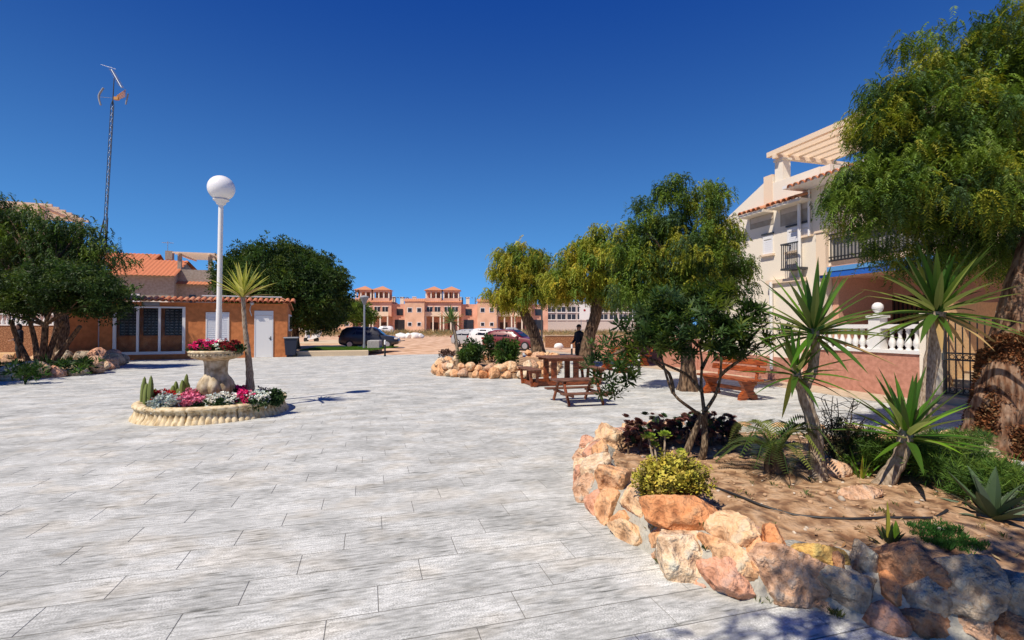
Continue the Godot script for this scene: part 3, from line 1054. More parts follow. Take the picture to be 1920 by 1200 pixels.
func build_trees() -> void:
	rng.seed = 105
	var dark := Color(0.065, 0.125, 0.028)
	var mid := Color(0.145, 0.23, 0.034)
	var olive := Color(0.30, 0.33, 0.038)
	var gold := Color(0.46, 0.41, 0.048)
	var blue := Color(0.065, 0.12, 0.045)
	var frond := pepper_frond(0.30, 9, 0.085, 0.023)
	var frond_near := pepper_frond(0.26, 11, 0.062, 0.0145)
	var frond_far := pepper_frond(0.38, 8, 0.13, 0.036)

	# the three trees beside the wall
	var b1 := ground_at(1012, 672)
	pepper_tree("small pepper tree with yellowish crown and dark trunk behind the picnic table", b1, [[1006, 640], [996, 612], [984, 588], [978, 560]], -b1.z, 0.36, 0.20,
		[blob(972, 500, 56, 42, -b1.z, 1.4), blob(945, 545, 34, 38, -b1.z, 1.0), blob(1005, 520, 42, 52, -b1.z, 1.2), blob(962, 470, 34, 26, -b1.z, 0.9), blob(985, 552, 56, 26, -b1.z, 1.2), blob(1032, 535, 26, 36, -b1.z, 0.9)], 5000, [olive, gold, olive, mid], frond_far, "", 0.15, 7, 0.10)
	var b2 := ground_at(1098, 688)
	pepper_tree("leaning pepper tree with pale olive crown rising behind the dark dressed person", b2, [[1101, 650], [1108, 620], [1117, 594], [1120, 560]], -b2.z, 0.30, 0.20,
		[blob(1100, 500, 60, 60, -b2.z, 1.4), blob(1060, 530, 40, 30, -b2.z, 1.1), blob(1145, 535, 50, 40, -b2.z, 1.1), blob(1112, 452, 36, 32, -b2.z, 0.8), blob(1160, 500, 32, 50, -b2.z, 1.0), blob(1046, 525, 26, 34, -b2.z, 0.9), blob(1140, 470, 34, 40, -b2.z, 0.9)], 5400, [olive, mid, olive, gold], frond_far, "", 0.14, 7, 0.08)
	var b3 := ground_at(1292, 732)
	pepper_tree("tall full green pepper tree growing from the paving beside the wooden bench", b3, [[1290, 690], [1286, 640], [1284, 590], [1282, 540]], -b3.z, 0.17, 0.13,
		[blob(1275, 470, 92, 78, -b3.z, 1.3), blob(1200, 500, 58, 62, -b3.z, 0.9), blob(1345, 492, 56, 64, -b3.z, 0.9), blob(1265, 372, 46, 46, -b3.z, 0.7), blob(1322, 375, 40, 44, -b3.z, 0.7), blob(1200, 405, 30, 36, -b3.z, 0.5), blob(1355, 430, 34, 40, -b3.z, 0.5), blob(1268, 550, 100, 40, -b3.z, 1.0), blob(1176, 462, 36, 48, -b3.z, 0.6), blob(1172, 540, 46, 36, -b3.z, 0.7), blob(1385, 520, 26, 40, -b3.z, 0.5)], 9200, [mid, dark, mid, olive, blue], frond, "", 0.10, 10, 0.14)

	# the old tree at the bed's corner; its crown hangs over the terrace
	var d4 := 6.5
	var b4 := ground_at(1888, 846)
	var t4 := pepper_tree("old pepper tree with a huge gnarled reddish trunk beside the iron gate", b4, [[1884, 780], [1890, 700], [1910, 620], [1934, 540], [1958, 460], [1978, 380]], d4, 0.29, 0.21,
		[blob(1760, 240, 120, 100, 6.9, 0.9), blob(1648, 362, 80, 74, 6.9, 0.7), blob(1790, 330, 90, 60, 6.2, 0.5), blob(1890, 340, 80, 70, 6.3, 0.5), blob(1660, 210, 62, 70, 7.0, 0.6), blob(1700, 120, 60, 60, 7.0, 0.5), blob(1850, 100, 90, 90, 7.2, 0.9), blob(1800, 380, 110, 90, 7.0, 0.8), blob(1900, 280, 110, 120, 7.4, 1.0), blob(1985, 180, 110, 140, 7.0, 1.1), blob(1684, 455, 46, 46, 7.2, 0.4), blob(1790, 470, 90, 44, 7.2, 0.5), blob(1700, 330, 80, 70, 7.4, 0.7), blob(1890, 450, 60, 70, 7.8, 0.6), blob(2050, 330, 110, 120, 7.0, 1.0), blob(1600, 330, 34, 40, 6.8, 0.35)],
		24000, [mid, dark, mid, blue, mid, olive], frond_near, "", 0.085, 16, 0.18)
	# loose reddish bark flakes and dead creeper on the lower trunk
	var flakes := []
	var tints := []
	var flake := leaf_clump(9, 0.05, 0.07, 0.03)
	for k in 6500:
		var h := pow(rng.randf(), 1.4) * 1.7
		var w := rng.randf() * TAU
		var r := lerpf(0.335, 0.31, h) + 0.18 * pow(1.0 - clampf(h / 2.4, 0, 1), 6.0) * (1.0 + 0.5 * sin(w * 5.0))
		var q := Vector3(cos(w) * r, h, sin(w) * r)
		if noise.get_noise_3dv(q * 20.0) < -0.07 + h * 0.14: continue
		q.x += 0.035 * h * h - 0.02
		q.z += 0.06
		flakes.append(Transform3D(Basis.from_euler(Vector3(rng.randf() * TAU, rng.randf() * TAU, rng.randf() * TAU)), q))
		var j := rng.randf_range(0.5, 1.3)
		tints.append(Color(0.20 * j, 0.075 * j, 0.028 * j) if rng.randf() < 0.7 else Color(0.26 * j, 0.15 * j, 0.07 * j))
	scatter("bark_flakes", flake, M.dry_leaves, t4, flakes, tints)

	# a tree behind the camera whose dappled shadow falls across the near corner of the wall
	shade_tree(Vector3(1.6, 0, 2.3), [mid, dark, olive], frond)

	# planting bed at the left edge: a clipped dark tree and taller trees behind it
	var clump := leaf_clump(16, 0.16, 0.11, 0.045)
	var clump_big := leaf_clump(18, 0.3, 0.2, 0.085)
	var deep := Color(0.026, 0.055, 0.014)
	var fresh := Color(0.085, 0.13, 0.022)
	var d6 := 18.0
	var b6 := ground_at(75, 693)
	broad_tree("clipped_tree", "dark clipped tree with flat topped crown in the rock edged bed", b6, at_depth(85, 610, -b6.z), 0.14,
		[blob(60, 550, 100, 42, -b6.z, 1.5), blob(165, 552, 66, 38, -b6.z, 1.3), blob(110, 520, 90, 26, -b6.z, 1.2), blob(-40, 550, 70, 40, -b6.z, 1.4), blob(205, 560, 32, 30, -b6.z, 0.8)], 3600, [deep, deep, fresh, dark], clump, "", 0.17)
	var extra := MB.new()
	for q in [[60, 690, 35, 640, 20, 600], [85, 690, 100, 640, 118, 600], [95, 690, 130, 640, 150, 612], [72, 690, 66, 640, 55, 600]]:
		limb(extra, [at_depth(q[0], q[1], -b6.z) - b6, at_depth(q[2], q[3], -b6.z + 0.2) - b6, at_depth(q[4], q[5], -b6.z) - b6], 0.11, 0.07, 8, 8, 0.1)
	var ct := get_node("clipped_tree")
	obj("stem", extra, M.bark, ct)
	var b7 := ground_at(118, 680)
	pepper_tree("tall dark pepper tree behind the clipped tree near the aerial mast", b7, [[112, 650], [116, 610], [110, 560]], -b7.z, 0.32, 0.22,
		[blob(40, 440, 90, 62, -b7.z, 2.0), blob(130, 460, 70, 50, -b7.z, 1.7), blob(200, 480, 42, 36, -b7.z, 1.0), blob(90, 500, 120, 40, -b7.z, 1.8), blob(-30, 430, 70, 70, -b7.z, 1.6), blob(8, 395, 30, 26, -b7.z, 0.8)], 5200, [dark, blue, deep, mid], frond_far, "", 0.26, 8, 0.1)

	# a tree outside the left edge that shades the rocks of the bed
	var b10 := Vector3(-18.6, 0, -12.2)
	broad_tree("clipped_tree", "dark leafy tree outside the view shading the rocks of the left bed", b10, b10 + Vector3(0.1, 2.2, 0), 0.16,
		[[b10 + Vector3(0, 3.6, 0), Vector3(2.3, 1.3, 1.9)], [b10 + Vector3(-1.5, 3.9, -1.5), Vector3(2.0, 1.3, 1.7)], [b10 + Vector3(1.0, 3.3, -1.0), Vector3(1.5, 1.0, 1.4)]], 1500, [deep, dark], clump_big, "", 0.25)

	# round dense tree behind the hut, and a small one beyond the lawn
	var b8 := Vector3(-16.4, 0, -37.5)
	broad_tree("round_tree", "large dense round dark green tree rising behind the orange hut", b8, Vector3(-16.4, 2.4, -37.5), 0.3,
		[blob(535, 540, 108, 72, 37.5, 4.0), blob(475, 520, 56, 52, 37.0, 3.0), blob(590, 560, 60, 60, 37.0, 3.0), blob(520, 500, 70, 40, 37.0, 2.6), blob(610, 525, 40, 42, 37.5, 2.2), blob(550, 490, 40, 26, 37.0, 1.8), blob(600, 580, 48, 36, 37.0, 2.4)], 7800, [deep, dark, deep, dark, fresh], clump_big, "", 0.34, 0.62)
	var b9 := Vector3(-17.2, 0, -54.0)
	broad_tree("small_tree", "small light green tree standing beyond the lawn before the terracotta flats", b9, Vector3(-17.2, 2.0, -54.0), 0.16,
		[blob(656, 582, 32, 18, 54, 1.8), blob(636, 592, 22, 15, 54, 1.3), blob(680, 592, 22, 16, 54, 1.3)], 1100, [fresh, mid, mid, dark], clump_big, "", 0.3)

func shade_tree(base: Vector3, tones: Array, shape: Mesh) -> void:
	rng.seed = 106
	var t := thing("pepper_tree", "pepper tree standing outside the view whose shadow dapples the nearest stones", "tree", base)
	var mb := MB.new()
	limb(mb, [Vector3(0, -0.1, 0), Vector3(-0.1, 1.2, 0.1), Vector3(-0.3, 2.6, -0.2)], 0.2, 0.14, 12, 12, 0.2, 0.1)
	var bl := [[Vector3(-2.3, 4.2, -2.6), Vector3(0.55, 0.5, 0.4)], [Vector3(-1.4, 4.4, -2.95), Vector3(0.8, 0.6, 0.5)], [Vector3(-0.3, 4.4, -3.0), Vector3(0.9, 0.7, 0.6)], [Vector3(0.9, 4.4, -2.4), Vector3(1.0, 0.8, 0.8)], [Vector3(-0.4, 4.7, -1.8), Vector3(1.0, 0.7, 0.6)]]
	limbs_to(mb, Vector3(-0.3, 2.5, -0.2), bl, 0.09, 8)
	obj("trunk", mb, M.bark, t)
	crown(t, "crown", bl, shape, M.leaves, 900, tones, true, 0.13, 0.2, 9)

# ---------------------------------------------------------------- plants of the front bed
var place_p := Vector3.ZERO
var place_d := 1.0

func set_place(p: Vector3) -> float:
	place_p = p
	place_d = -p.z
	return place_d

func loc(px: float, py: float, dd := 0.0) -> Vector3:
	return at_depth(px, py, place_d + dd) - place_p

func stem_of(pts: Array, radii: Array, steps := 14) -> MB:
	var mb := MB.new()
	var path := smooth_path(pts, steps)
	var rr := []
	for k in path.size():
		var f := float(k) / (path.size() - 1) * (radii.size() - 1)
		var i := mini(int(f), radii.size() - 2)
		var r := lerpf(radii[i], radii[i + 1], f - i)
		rr.append(r * (1.0 + 0.08 * sin(k * 2.3)))
	mb.tube(path, rr, 10)
	return mb

func build_bed_plants() -> void:
	rng.seed = 107
	var ya := plain("yucca_deep", S(0.026, 0.088, 0.010), 0.55, 0.5)
	var yb := plain("yucca_mid", S(0.048, 0.145, 0.010), 0.55, 0.6)
	var yc := plain("yucca_light", S(0.12, 0.27, 0.014), 0.55, 0.7)
	var yy := plain("yucca_yellow", S(0.34, 0.33, 0.045), 0.45)
	var tones := [ya, ya, yb, yb, yc]

	# yucca with two heads
	var p := hit(1532, 892)
	var d := set_place(p)
	var t := thing("yucca", "two headed yucca with smooth pale forked trunk in the brown soil", "yucca", p, 0.0, "yuccas in the front bed")
	obj("trunk", stem_of([Vector3(0, -0.08, 0), loc(1529, 860), loc(1526, 810), loc(1510, 750), loc(1503, 722)], [0.10, 0.065, 0.06, 0.055, 0.06]), M.bark_pale, t)
	obj("branch", stem_of([loc(1506, 728), loc(1520, 700), loc(1528, 660), loc(1526, 615)], [0.05, 0.043, 0.04, 0.045]), M.bark_pale, t)
	obj("branch", stem_of([loc(1504, 728), loc(1494, 706, -0.06), loc(1492, 684, -0.08)], [0.04, 0.036, 0.04]), M.bark_pale, t)
	leaf_head(t, loc(1526, 612), Vector3(0.0, 1, 0.1).normalized(), 50, 0.66, 0.068, tones, 1.95)
	var hang := obj("hanging_leaf", yucca_leaf(0.42, 0.05, 0.02), yy, t)
	hang.transform = Transform3D(Basis(Vector3.BACK, PI - 0.22), loc(1484, 702, -0.1))
	leaf_head(t, loc(1492, 690, -0.08), Vector3(-0.1, 1, 0.05).normalized(), 30, 0.52, 0.046, [ya, ya, yb], 1.9)

	# tall yucca behind
	p = ground_at(1722, 822, 0.18)
	d = set_place(p)
	t = thing("yucca", "tall single stemmed yucca with a wide head before the balustrade", "yucca", p, 0.0, "yuccas in the front bed")
	obj("trunk", stem_of([Vector3(0, -0.1, 0), loc(1730, 770), loc(1742, 700), loc(1752, 640), loc(1757, 585)], [0.10, 0.085, 0.08, 0.085, 0.10]), M.bark_pale, t)
	leaf_head(t, loc(1758, 578), Vector3(0.02, 1, 0.08).normalized(), 58, 0.98, 0.095, tones, 1.95)

	# low yucca
	p = hit(1652, 905)
	d = set_place(p)
	t = thing("yucca", "low leaning yucca with a curved grey trunk and spiky green head", "yucca", p, 0.0, "yuccas in the front bed")
	obj("trunk", stem_of([Vector3(-0.02, -0.06, 0), loc(1664, 890), loc(1684, 860), loc(1696, 815), loc(1700, 800)], [0.085, 0.07, 0.06, 0.055, 0.06]), M.bark_pale, t)
	leaf_head(t, loc(1700, 806), Vector3(0.02, 1, 0.1).normalized(), 40, 0.60, 0.066, tones, 1.62)

	# small tree with whorled leaves on several grey stems
	p = hit(1312, 862)
	d = set_place(p)
	t = thing("shrub_tree", "small many stemmed evergreen shrub tree with glossy whorled leaves", "shrub", p)
	var mb := MB.new()
	for q in [[[1312, 866], [1320, 836], [1320, 800], [1321, 768]], [[1284, 852], [1298, 818], [1316, 776]]]:
		var pts := []
		for w in q: pts.append(loc(w[0], w[1], rng.randf_range(-0.05, 0.05)))
		limb(mb, pts, 0.040, 0.030, 10, 8, 0.08)
	for q in [[[1318, 782], [1290, 762], [1262, 738], [1248, 700], [1240, 670]], [[1262, 738], [1254, 700], [1215, 672], [1180, 650]], [[1320, 772], [1314, 720], [1316, 680], [1310, 640]], [[1316, 735], [1290, 705], [1262, 690], [1220, 672]], [[1322, 770], [1342, 738], [1350, 708], [1352, 660]], [[1350, 704], [1366, 690], [1392, 672], [1420, 650]], [[1316, 690], [1330, 665], [1348, 640]], [[1310, 650], [1280, 620], [1255, 590]], [[1312, 650], [1330, 600], [1350, 570]], [[1392, 672], [1404, 640], [1430, 610]], [[1180, 650], [1160, 660], [1140, 668]], [[1240, 670], [1215, 630], [1190, 610]]]:
		var pts := []
		for w in q: pts.append(loc(w[0], w[1], rng.randf_range(-0.18, 0.18)))
		limb(mb, pts, 0.021, 0.010, 10, 7, 0.05)
	obj("stems", mb, M.bark_thin, t)
	var bl := moved([blob(1290, 610, 110, 58, d, 0.55), blob(1210, 640, 66, 50, d, 0.42), blob(1160, 668, 48, 44, d, 0.32), blob(1370, 620, 72, 60, d, 0.42), blob(1430, 610, 40, 40, d, 0.28), blob(1330, 570, 70, 38, d, 0.36), blob(1250, 580, 62, 36, d, 0.36), blob(1130, 668, 24, 22, d, 0.16), blob(1175, 705, 44, 40, d, 0.25), blob(1145, 735, 30, 26, d, 0.16)], p)
	crown(t, "crown", bl, whorl(15, 0.115, 0.025), M.leaves, 640, [Color(0.040, 0.085, 0.024), Color(0.052, 0.10, 0.026), Color(0.036, 0.076, 0.026), Color(0.13, 0.19, 0.034)], false, 0.055, 0.2, 5, Vector2(0.7, 1.15))

	# cycad
	p = hit(1452, 884)
	d = set_place(p)
	t = thing("cycad", "small dark green cycad with arching feathered fronds in the bed", "cycad", p)
	var cb := MB.new()
	cb.lathe(Vector3.ZERO, [Vector2(0.09, -0.05), Vector2(0.10, 0.06), Vector2(0.085, 0.16), Vector2(0.05, 0.22), Vector2(0.01, 0.24)], 12)
	obj("trunk", cb, M.bark, t)
	for k in 17:
		var w := k * 2.39996
		var lift := rng.randf_range(0.35, 1.25)
		var fb := MB.new()
		var outd := Vector3(cos(w), 0, sin(w))
		var len := rng.randf_range(0.42, 0.6)
		for i in 26:
			var s := (i + 2.0) / 28.0
			var c := Vector3(0, 0.2, 0) + outd * len * (s * 0.95) + Vector3.UP * len * (sin(s * 2.6) * 0.55 * lift - s * s * 0.35)
			var tang := (outd + Vector3.UP * (1.4 * cos(s * 2.6) * lift - s * 0.7)).normalized()
			var lat := tang.cross(Vector3.UP).normalized()
			for sg in [-1.0, 1.0]:
				var dir: Vector3 = (lat * sg + tang * 0.5 + Vector3.UP * 0.25).normalized()
				blade(fb, c, dir, dir.cross(Vector3.UP).normalized(), 0.13 * sin(PI * clampf(s * 0.9 + 0.1, 0, 1)) + 0.03, 0.020, 0.1)
		fb.tube([Vector3(0, 0.18, 0), Vector3(0, 0.2, 0) + outd * len * 0.3 + Vector3.UP * len * (0.39 * lift - 0.03), Vector3(0, 0.2, 0) + outd * len * 0.65 + Vector3.UP * len * (0.54 * lift - 0.15), Vector3(0, 0.2, 0) + outd * len * 0.95 + Vector3.UP * len * (0.29 * lift - 0.33)], [0.008, 0.006, 0.005, 0.003], 5)
		obj("frond", fb, plain("cycad_%d" % k, [S(0.035, 0.07, 0.018), S(0.05, 0.095, 0.02), S(0.03, 0.06, 0.018), S(0.14, 0.17, 0.04)][k % 4], 0.4), t)

	# aeoniums: green rosettes on stalks, and a dark mass behind
	var rosette := func(r: float) -> Mesh:
		var m := MB.new()
		for k in 34:
			var f := k / 34.0
			var w := k * 2.39996
			var lean := lerpf(0.15, 1.35, f)
			var dir := Vector3(cos(w) * sin(lean), cos(lean), sin(w) * sin(lean))
			var sd := dir.cross(Vector3.UP).normalized()
			var b := dir * r * 0.1
			var a1 := b + dir * r * 0.6
			var tip := b + dir * r * lerpf(0.55, 1.0, f)
			m.quad(b, a1 + sd * r * 0.22, tip, a1 - sd * r * 0.22)
		return m.mesh()
	var green := plain("aeonium_green", S(0.20, 0.30, 0.030), 0.45)
	p = hit(1235, 872)
	d = set_place(p)
	t = thing("aeonium", "bright lime green aeonium with saucer shaped rosettes on bare stalks", "succulent", p)
	for q in [[1216, 822, 0.095], [1246, 818, 0.085], [1277, 850, 0.075], [1226, 835, 0.06]]:
		var e: Vector3 = at_depth(q[0], q[1], d + 0.1) - p
		obj("stalk", stem_of([Vector3(e.x * 0.4, -0.05, 0), Vector3(e.x * 0.8, e.y * 0.5, e.z * 0.6), e], [0.014, 0.011, 0.010], 6), M.bark_pale, t)
		var o := obj("rosette", rosette.call(q[2]), green, t, e)
		o.rotation.x = 0.25
	p = hit(1262, 845)
	d = set_place(p)
	t = thing("dark_aeonium", "sprawling dark purple aeonium clump behind the lime green rosettes", "succulent", p)
	var places := []
	var tints := []
	for k in 330:
		var px := rng.randf_range(1172, 1385)
		var dd := 6.05 + rng.randf_range(-0.5, 0.55)
		var hump := 0.20 + 0.13 * noise.get_noise_1d(px * 0.9) + (0.08 if px > 1300 else 0.04)
		var g := at_depth(px, 700, dd)
		g.y = bed_height(Vector2(g.x, dd)) + hump * rng.randf_range(0.15, 1.0)
		places.append(Transform3D(Basis.from_euler(Vector3(rng.randfn() * 0.5, rng.randf() * TAU, rng.randfn() * 0.5)).scaled(Vector3.ONE * rng.randf_range(0.6, 1.2)), g - p))
		var j := rng.randf_range(0.6, 1.4)
		tints.append(Color(0.17 * j, 0.065 * j, 0.055 * j) if rng.randf() < 0.55 else (Color(0.05 * j, 0.09 * j, 0.035 * j) if rng.randf() < 0.6 else Color(0.26 * j, 0.14 * j, 0.10 * j)))
	scatter("rosettes", rosette.call(0.065), M.leaves_dull, t, places, tints)
	var st := MB.new()
	for k in 40:
		var e: Vector3 = places[k * 8].origin
		st.tube([Vector3(e.x, bed_height(Vector2(e.x + p.x, -(e.z + p.z))) - p.y - 0.03, e.z), e], [0.012, 0.009], 5)
	obj("stalks", st, M.bark_thin, t)
	var curl := MB.new()
	var cp: Vector3 = at_depth(1236, 790, d + 0.4) - p
	curl.tube(smooth_path([cp + Vector3(0.01, -0.25, 0), cp + Vector3(0.01, 0, 0), cp + Vector3(-0.02, 0.06, 0), cp + Vector3(-0.05, 0.03, 0), cp + Vector3(-0.04, 0.0, 0)], 14), [0.013], 7)
	obj("dead_stalk", curl, M.bark_pale, t)

	# yellow green sedum bush with dark red under-leaves
	p = hit(1254, 938)
	d = set_place(p)
	t = thing("golden_sedum", "rounded yellow leaved succulent bush with dark red lower leaves", "succulent", p)
	var bush := [[Vector3(0.0, 0.22, 0.02), Vector3(0.25, 0.12, 0.2)], [Vector3(-0.12, 0.18, 0.05), Vector3(0.15, 0.11, 0.15)], [Vector3(0.14, 0.2, 0.04), Vector3(0.16, 0.12, 0.15)]]
	crown(t, "foliage", bush, whorl(9, 0.036, 0.020), M.leaves_dull, 900, [Color(0.42, 0.37, 0.045), Color(0.36, 0.34, 0.05), Color(0.50, 0.42, 0.07), Color(0.24, 0.20, 0.05)], false, 0.03, 0.6, 4)
	crown(t, "under_leaves", [[Vector3(0, 0.07, 0.02), Vector3(0.2, 0.08, 0.18)]], whorl(8, 0.045, 0.018), M.leaves_dull, 260, [Color(0.07, 0.016, 0.016), Color(0.09, 0.03, 0.02)], false, 0.03, 0.2, 4)

	# feathery ferns, a dry shrub, an agave, grass and weeds
	var needle := leaf_clump(34, 0.07, 0.085, 0.005, 0.6)
	var fern_places := [[1655, 845, 70, 34, "feathery green asparagus fern behind the low yucca trunk", 300], [1840, 886, 62, 48, "bright green asparagus fern spilling over the bed edge beside the agave", 420], [1790, 840, 46, 30, "dark feathery asparagus fern at the foot of the old tree", 240], [1740, 870, 50, 30, "dark low fern mound in the shade of the yuccas", 220]]
	for q in fern_places:
		p = hit(q[0], q[1] + q[3])
		t = thing("asparagus_fern", q[4], "fern", p)
		var r: float = q[2] * -p.z / FOCAL
		crown(t, "foliage", [[Vector3(0, 0.16, 0), Vector3(r, 0.15, 0.28)]], needle, M.needles, q[5], [Color(0.07, 0.15, 0.02), Color(0.11, 0.19, 0.025), Color(0.045, 0.10, 0.02)], false, 0.05, 0.2, 6)
	p = hit(1572, 868)
	d = set_place(p)
	t = thing("dry_shrub", "straggly half bare shrub with grey twigs beside the forked yucca", "shrub", p)
	mb = MB.new()
	for k in 26:
		var e := Vector3(rng.randfn() * 0.13, rng.randf_range(0.25, 0.72), rng.randfn() * 0.13)
		limb(mb, [Vector3(rng.randfn() * 0.03, -0.03, rng.randfn() * 0.03), e * 0.5 + Vector3(rng.randfn() * 0.03, 0, 0), e], 0.008, 0.0035, 6, 5)
		for q in 3:
			var f := e * rng.randf_range(0.6, 0.95)
			limb(mb, [f, f + Vector3(rng.randfn() * 0.05, 0.05, 0), f + Vector3(rng.randfn() * 0.09, rng.randf_range(0.03, 0.13), rng.randfn() * 0.05)], 0.004, 0.002, 4, 4)
	obj("twigs", mb, M.bark_thin, t)
	crown(t, "foliage", [[Vector3(0, 0.22, 0), Vector3(0.2, 0.2, 0.2)]], whorl(7, 0.06, 0.012), M.leaves_dull, 260, [Color(0.06, 0.085, 0.03), Color(0.11, 0.12, 0.05), Color(0.04, 0.06, 0.022)], false, 0.05, 0.2, 5)
	p = hit(1612, 895)
	t = thing("strap_leaf_plant", "clump of narrow yellow green strap leaves beside the low yucca", "plant", p)
	leaf_head(t, Vector3(0, 0.0, 0), Vector3.UP, 16, 0.34, 0.026, [yb, yc, yy], 1.0)
	p = hit(1856, 965)
	t = thing("agave", "grey green agave rosette at the bed edge near the old trunk", "agave", p)
	var ag := [plain("agave_grey", S(0.11, 0.15, 0.10), 0.5, 0.2), plain("agave_green", S(0.075, 0.12, 0.06), 0.5, 0.2)]
	leaf_head(t, Vector3(0, 0.03, 0), Vector3.UP, 22, 0.36, 0.10, ag, 1.35, 0.1)
	p = hit(1664, 1012)
	t = thing("bromeliad", "small dark rosette plant with one upright yellow leaf by the wall", "plant", p)
	leaf_head(t, Vector3(0, 0.0, 0), Vector3.UP, 22, 0.13, 0.035, [plain("bromeliad_dark", S(0.02, 0.035, 0.014), 0.4, 0.3)], 1.3)
	var up_leaf := obj("tall_leaf", yucca_leaf(0.25, 0.05, 0.04), yy, t)
	up_leaf.transform = Transform3D(Basis(Vector3.UP, 0.4) * Basis(Vector3.RIGHT, 0.06), Vector3(-0.02, 0.02, 0))
	var up_two := obj("tall_leaf", yucca_leaf(0.12, 0.04, 0.04), yc, t)
	up_two.transform = Transform3D(Basis(Vector3.UP, -0.5) * Basis(Vector3.RIGHT, -0.1), Vector3(0.03, 0.02, 0.02))

	places = []
	tints = []
	for k in 1000:
		var px := rng.randf_range(1694, 1842)
		var py := 978.0 + (px - 1700) * 0.26 + rng.randf_range(-16, 34)
		var g := hit(px, py)
		if absf((px - 1768) / 74.0) + absf(py - 978 - (px - 1700) * 0.26 - 9) / 30.0 + noise.get_noise_2d(px * 0.6, py * 0.9) * 0.8 > 1.0: continue
		places.append(Transform3D(Basis(Vector3.UP, rng.randf() * TAU).scaled(Vector3.ONE * rng.randf_range(0.4, 1.1)), g))
		var j := rng.randf_range(0.6, 1.4)
		tints.append(Color(0.035 * j, 0.11 * j, 0.018 * j))
	tag(scatter("grass", grass_tuft(9, 0.05, 0.007, 0.03), M.needles, self, places, tints), "low mat of bright green ground cover on the soil", "ground cover")
	places = []
	tints = []
	for k in 150:
		var g := hit(rng.randf_range(1170, 1900), rng.randf_range(860, 1030))
		if g.y < 0.12 or noise.get_noise_2d(g.x * 40.0, g.z * 40.0) < 0.05: continue
		places.append(Transform3D(Basis(Vector3.UP, rng.randf() * TAU).scaled(Vector3.ONE * rng.randf_range(0.5, 1.3)), g))
		var j := rng.randf_range(0.6, 1.4)
		tints.append(Color(0.08 * j, 0.12 * j, 0.03 * j) if rng.randf() < 0.6 else Color(0.30 * j, 0.22 * j, 0.09 * j))
	for q in [[1425, 1118], [1432, 1124], [1556, 1146], [1562, 1150], [1096, 880], [1238, 1052], [1420, 1110]]:
		for k in 5:
			places.append(Transform3D(Basis(Vector3.UP, rng.randf() * TAU).scaled(Vector3.ONE * 0.9), ground_at(q[0] + rng.randfn() * 5, q[1] + rng.randfn() * 4)))
			tints.append(Color(0.10, 0.12, 0.03))
	tag(scatter("weeds", grass_tuft(8, 0.07, 0.008, 0.03), M.needles, self, places, tints), "scattered thin weeds and dry tufts on the soil and wall foot", "weeds")

	# irrigation hose
	var hp := []
	for q in [[1296, 902], [1330, 912], [1380, 930], [1430, 950], [1480, 965], [1540, 972], [1600, 974], [1650, 972], [1700, 972], [1745, 972], [1772, 958]]:
		hp.append(hit(q[0], q[1]) + Vector3(0, 0.012, 0))
	mb = MB.new()
	mb.tube(smooth_path(hp, 60), [0.011], 8)
	tag(obj("irrigation_hose", mb, M.hose), "black irrigation hose lying across the brown soil", "hose")
	# loose rocks within the bed
	make_sphere(2)
	for q in [[1424, 838, 52, 38, 5, "pale rounded rock behind the cycad"], [1650, 826, 56, 34, 0, "peach rock on the far edge behind the low yucca"], [1888, 950, 60, 56, 6, "greenish grey rock at the bed edge beside the agave"], [1668, 946, 0, 0, 0, ""], [1612, 930, 70, 44, 8, "brown boulder half buried at the foot of the low yucca"], [1556, 884, 60, 40, 8, "earthy lump at the foot of the forked yucca"]]:
		if q[2] == 0: continue
		var g := hit(q[0], q[1])
		var k := -g.z / FOCAL
		var o := obj("boulder", stone_mesh(Vector3(q[2] * k, q[3] * k, q[2] * k * 0.8) * 1.1, 8), M["stone%d" % q[4]], self, g + Vector3(0, 0.01, 0))
		tag(o, q[5], "rock")

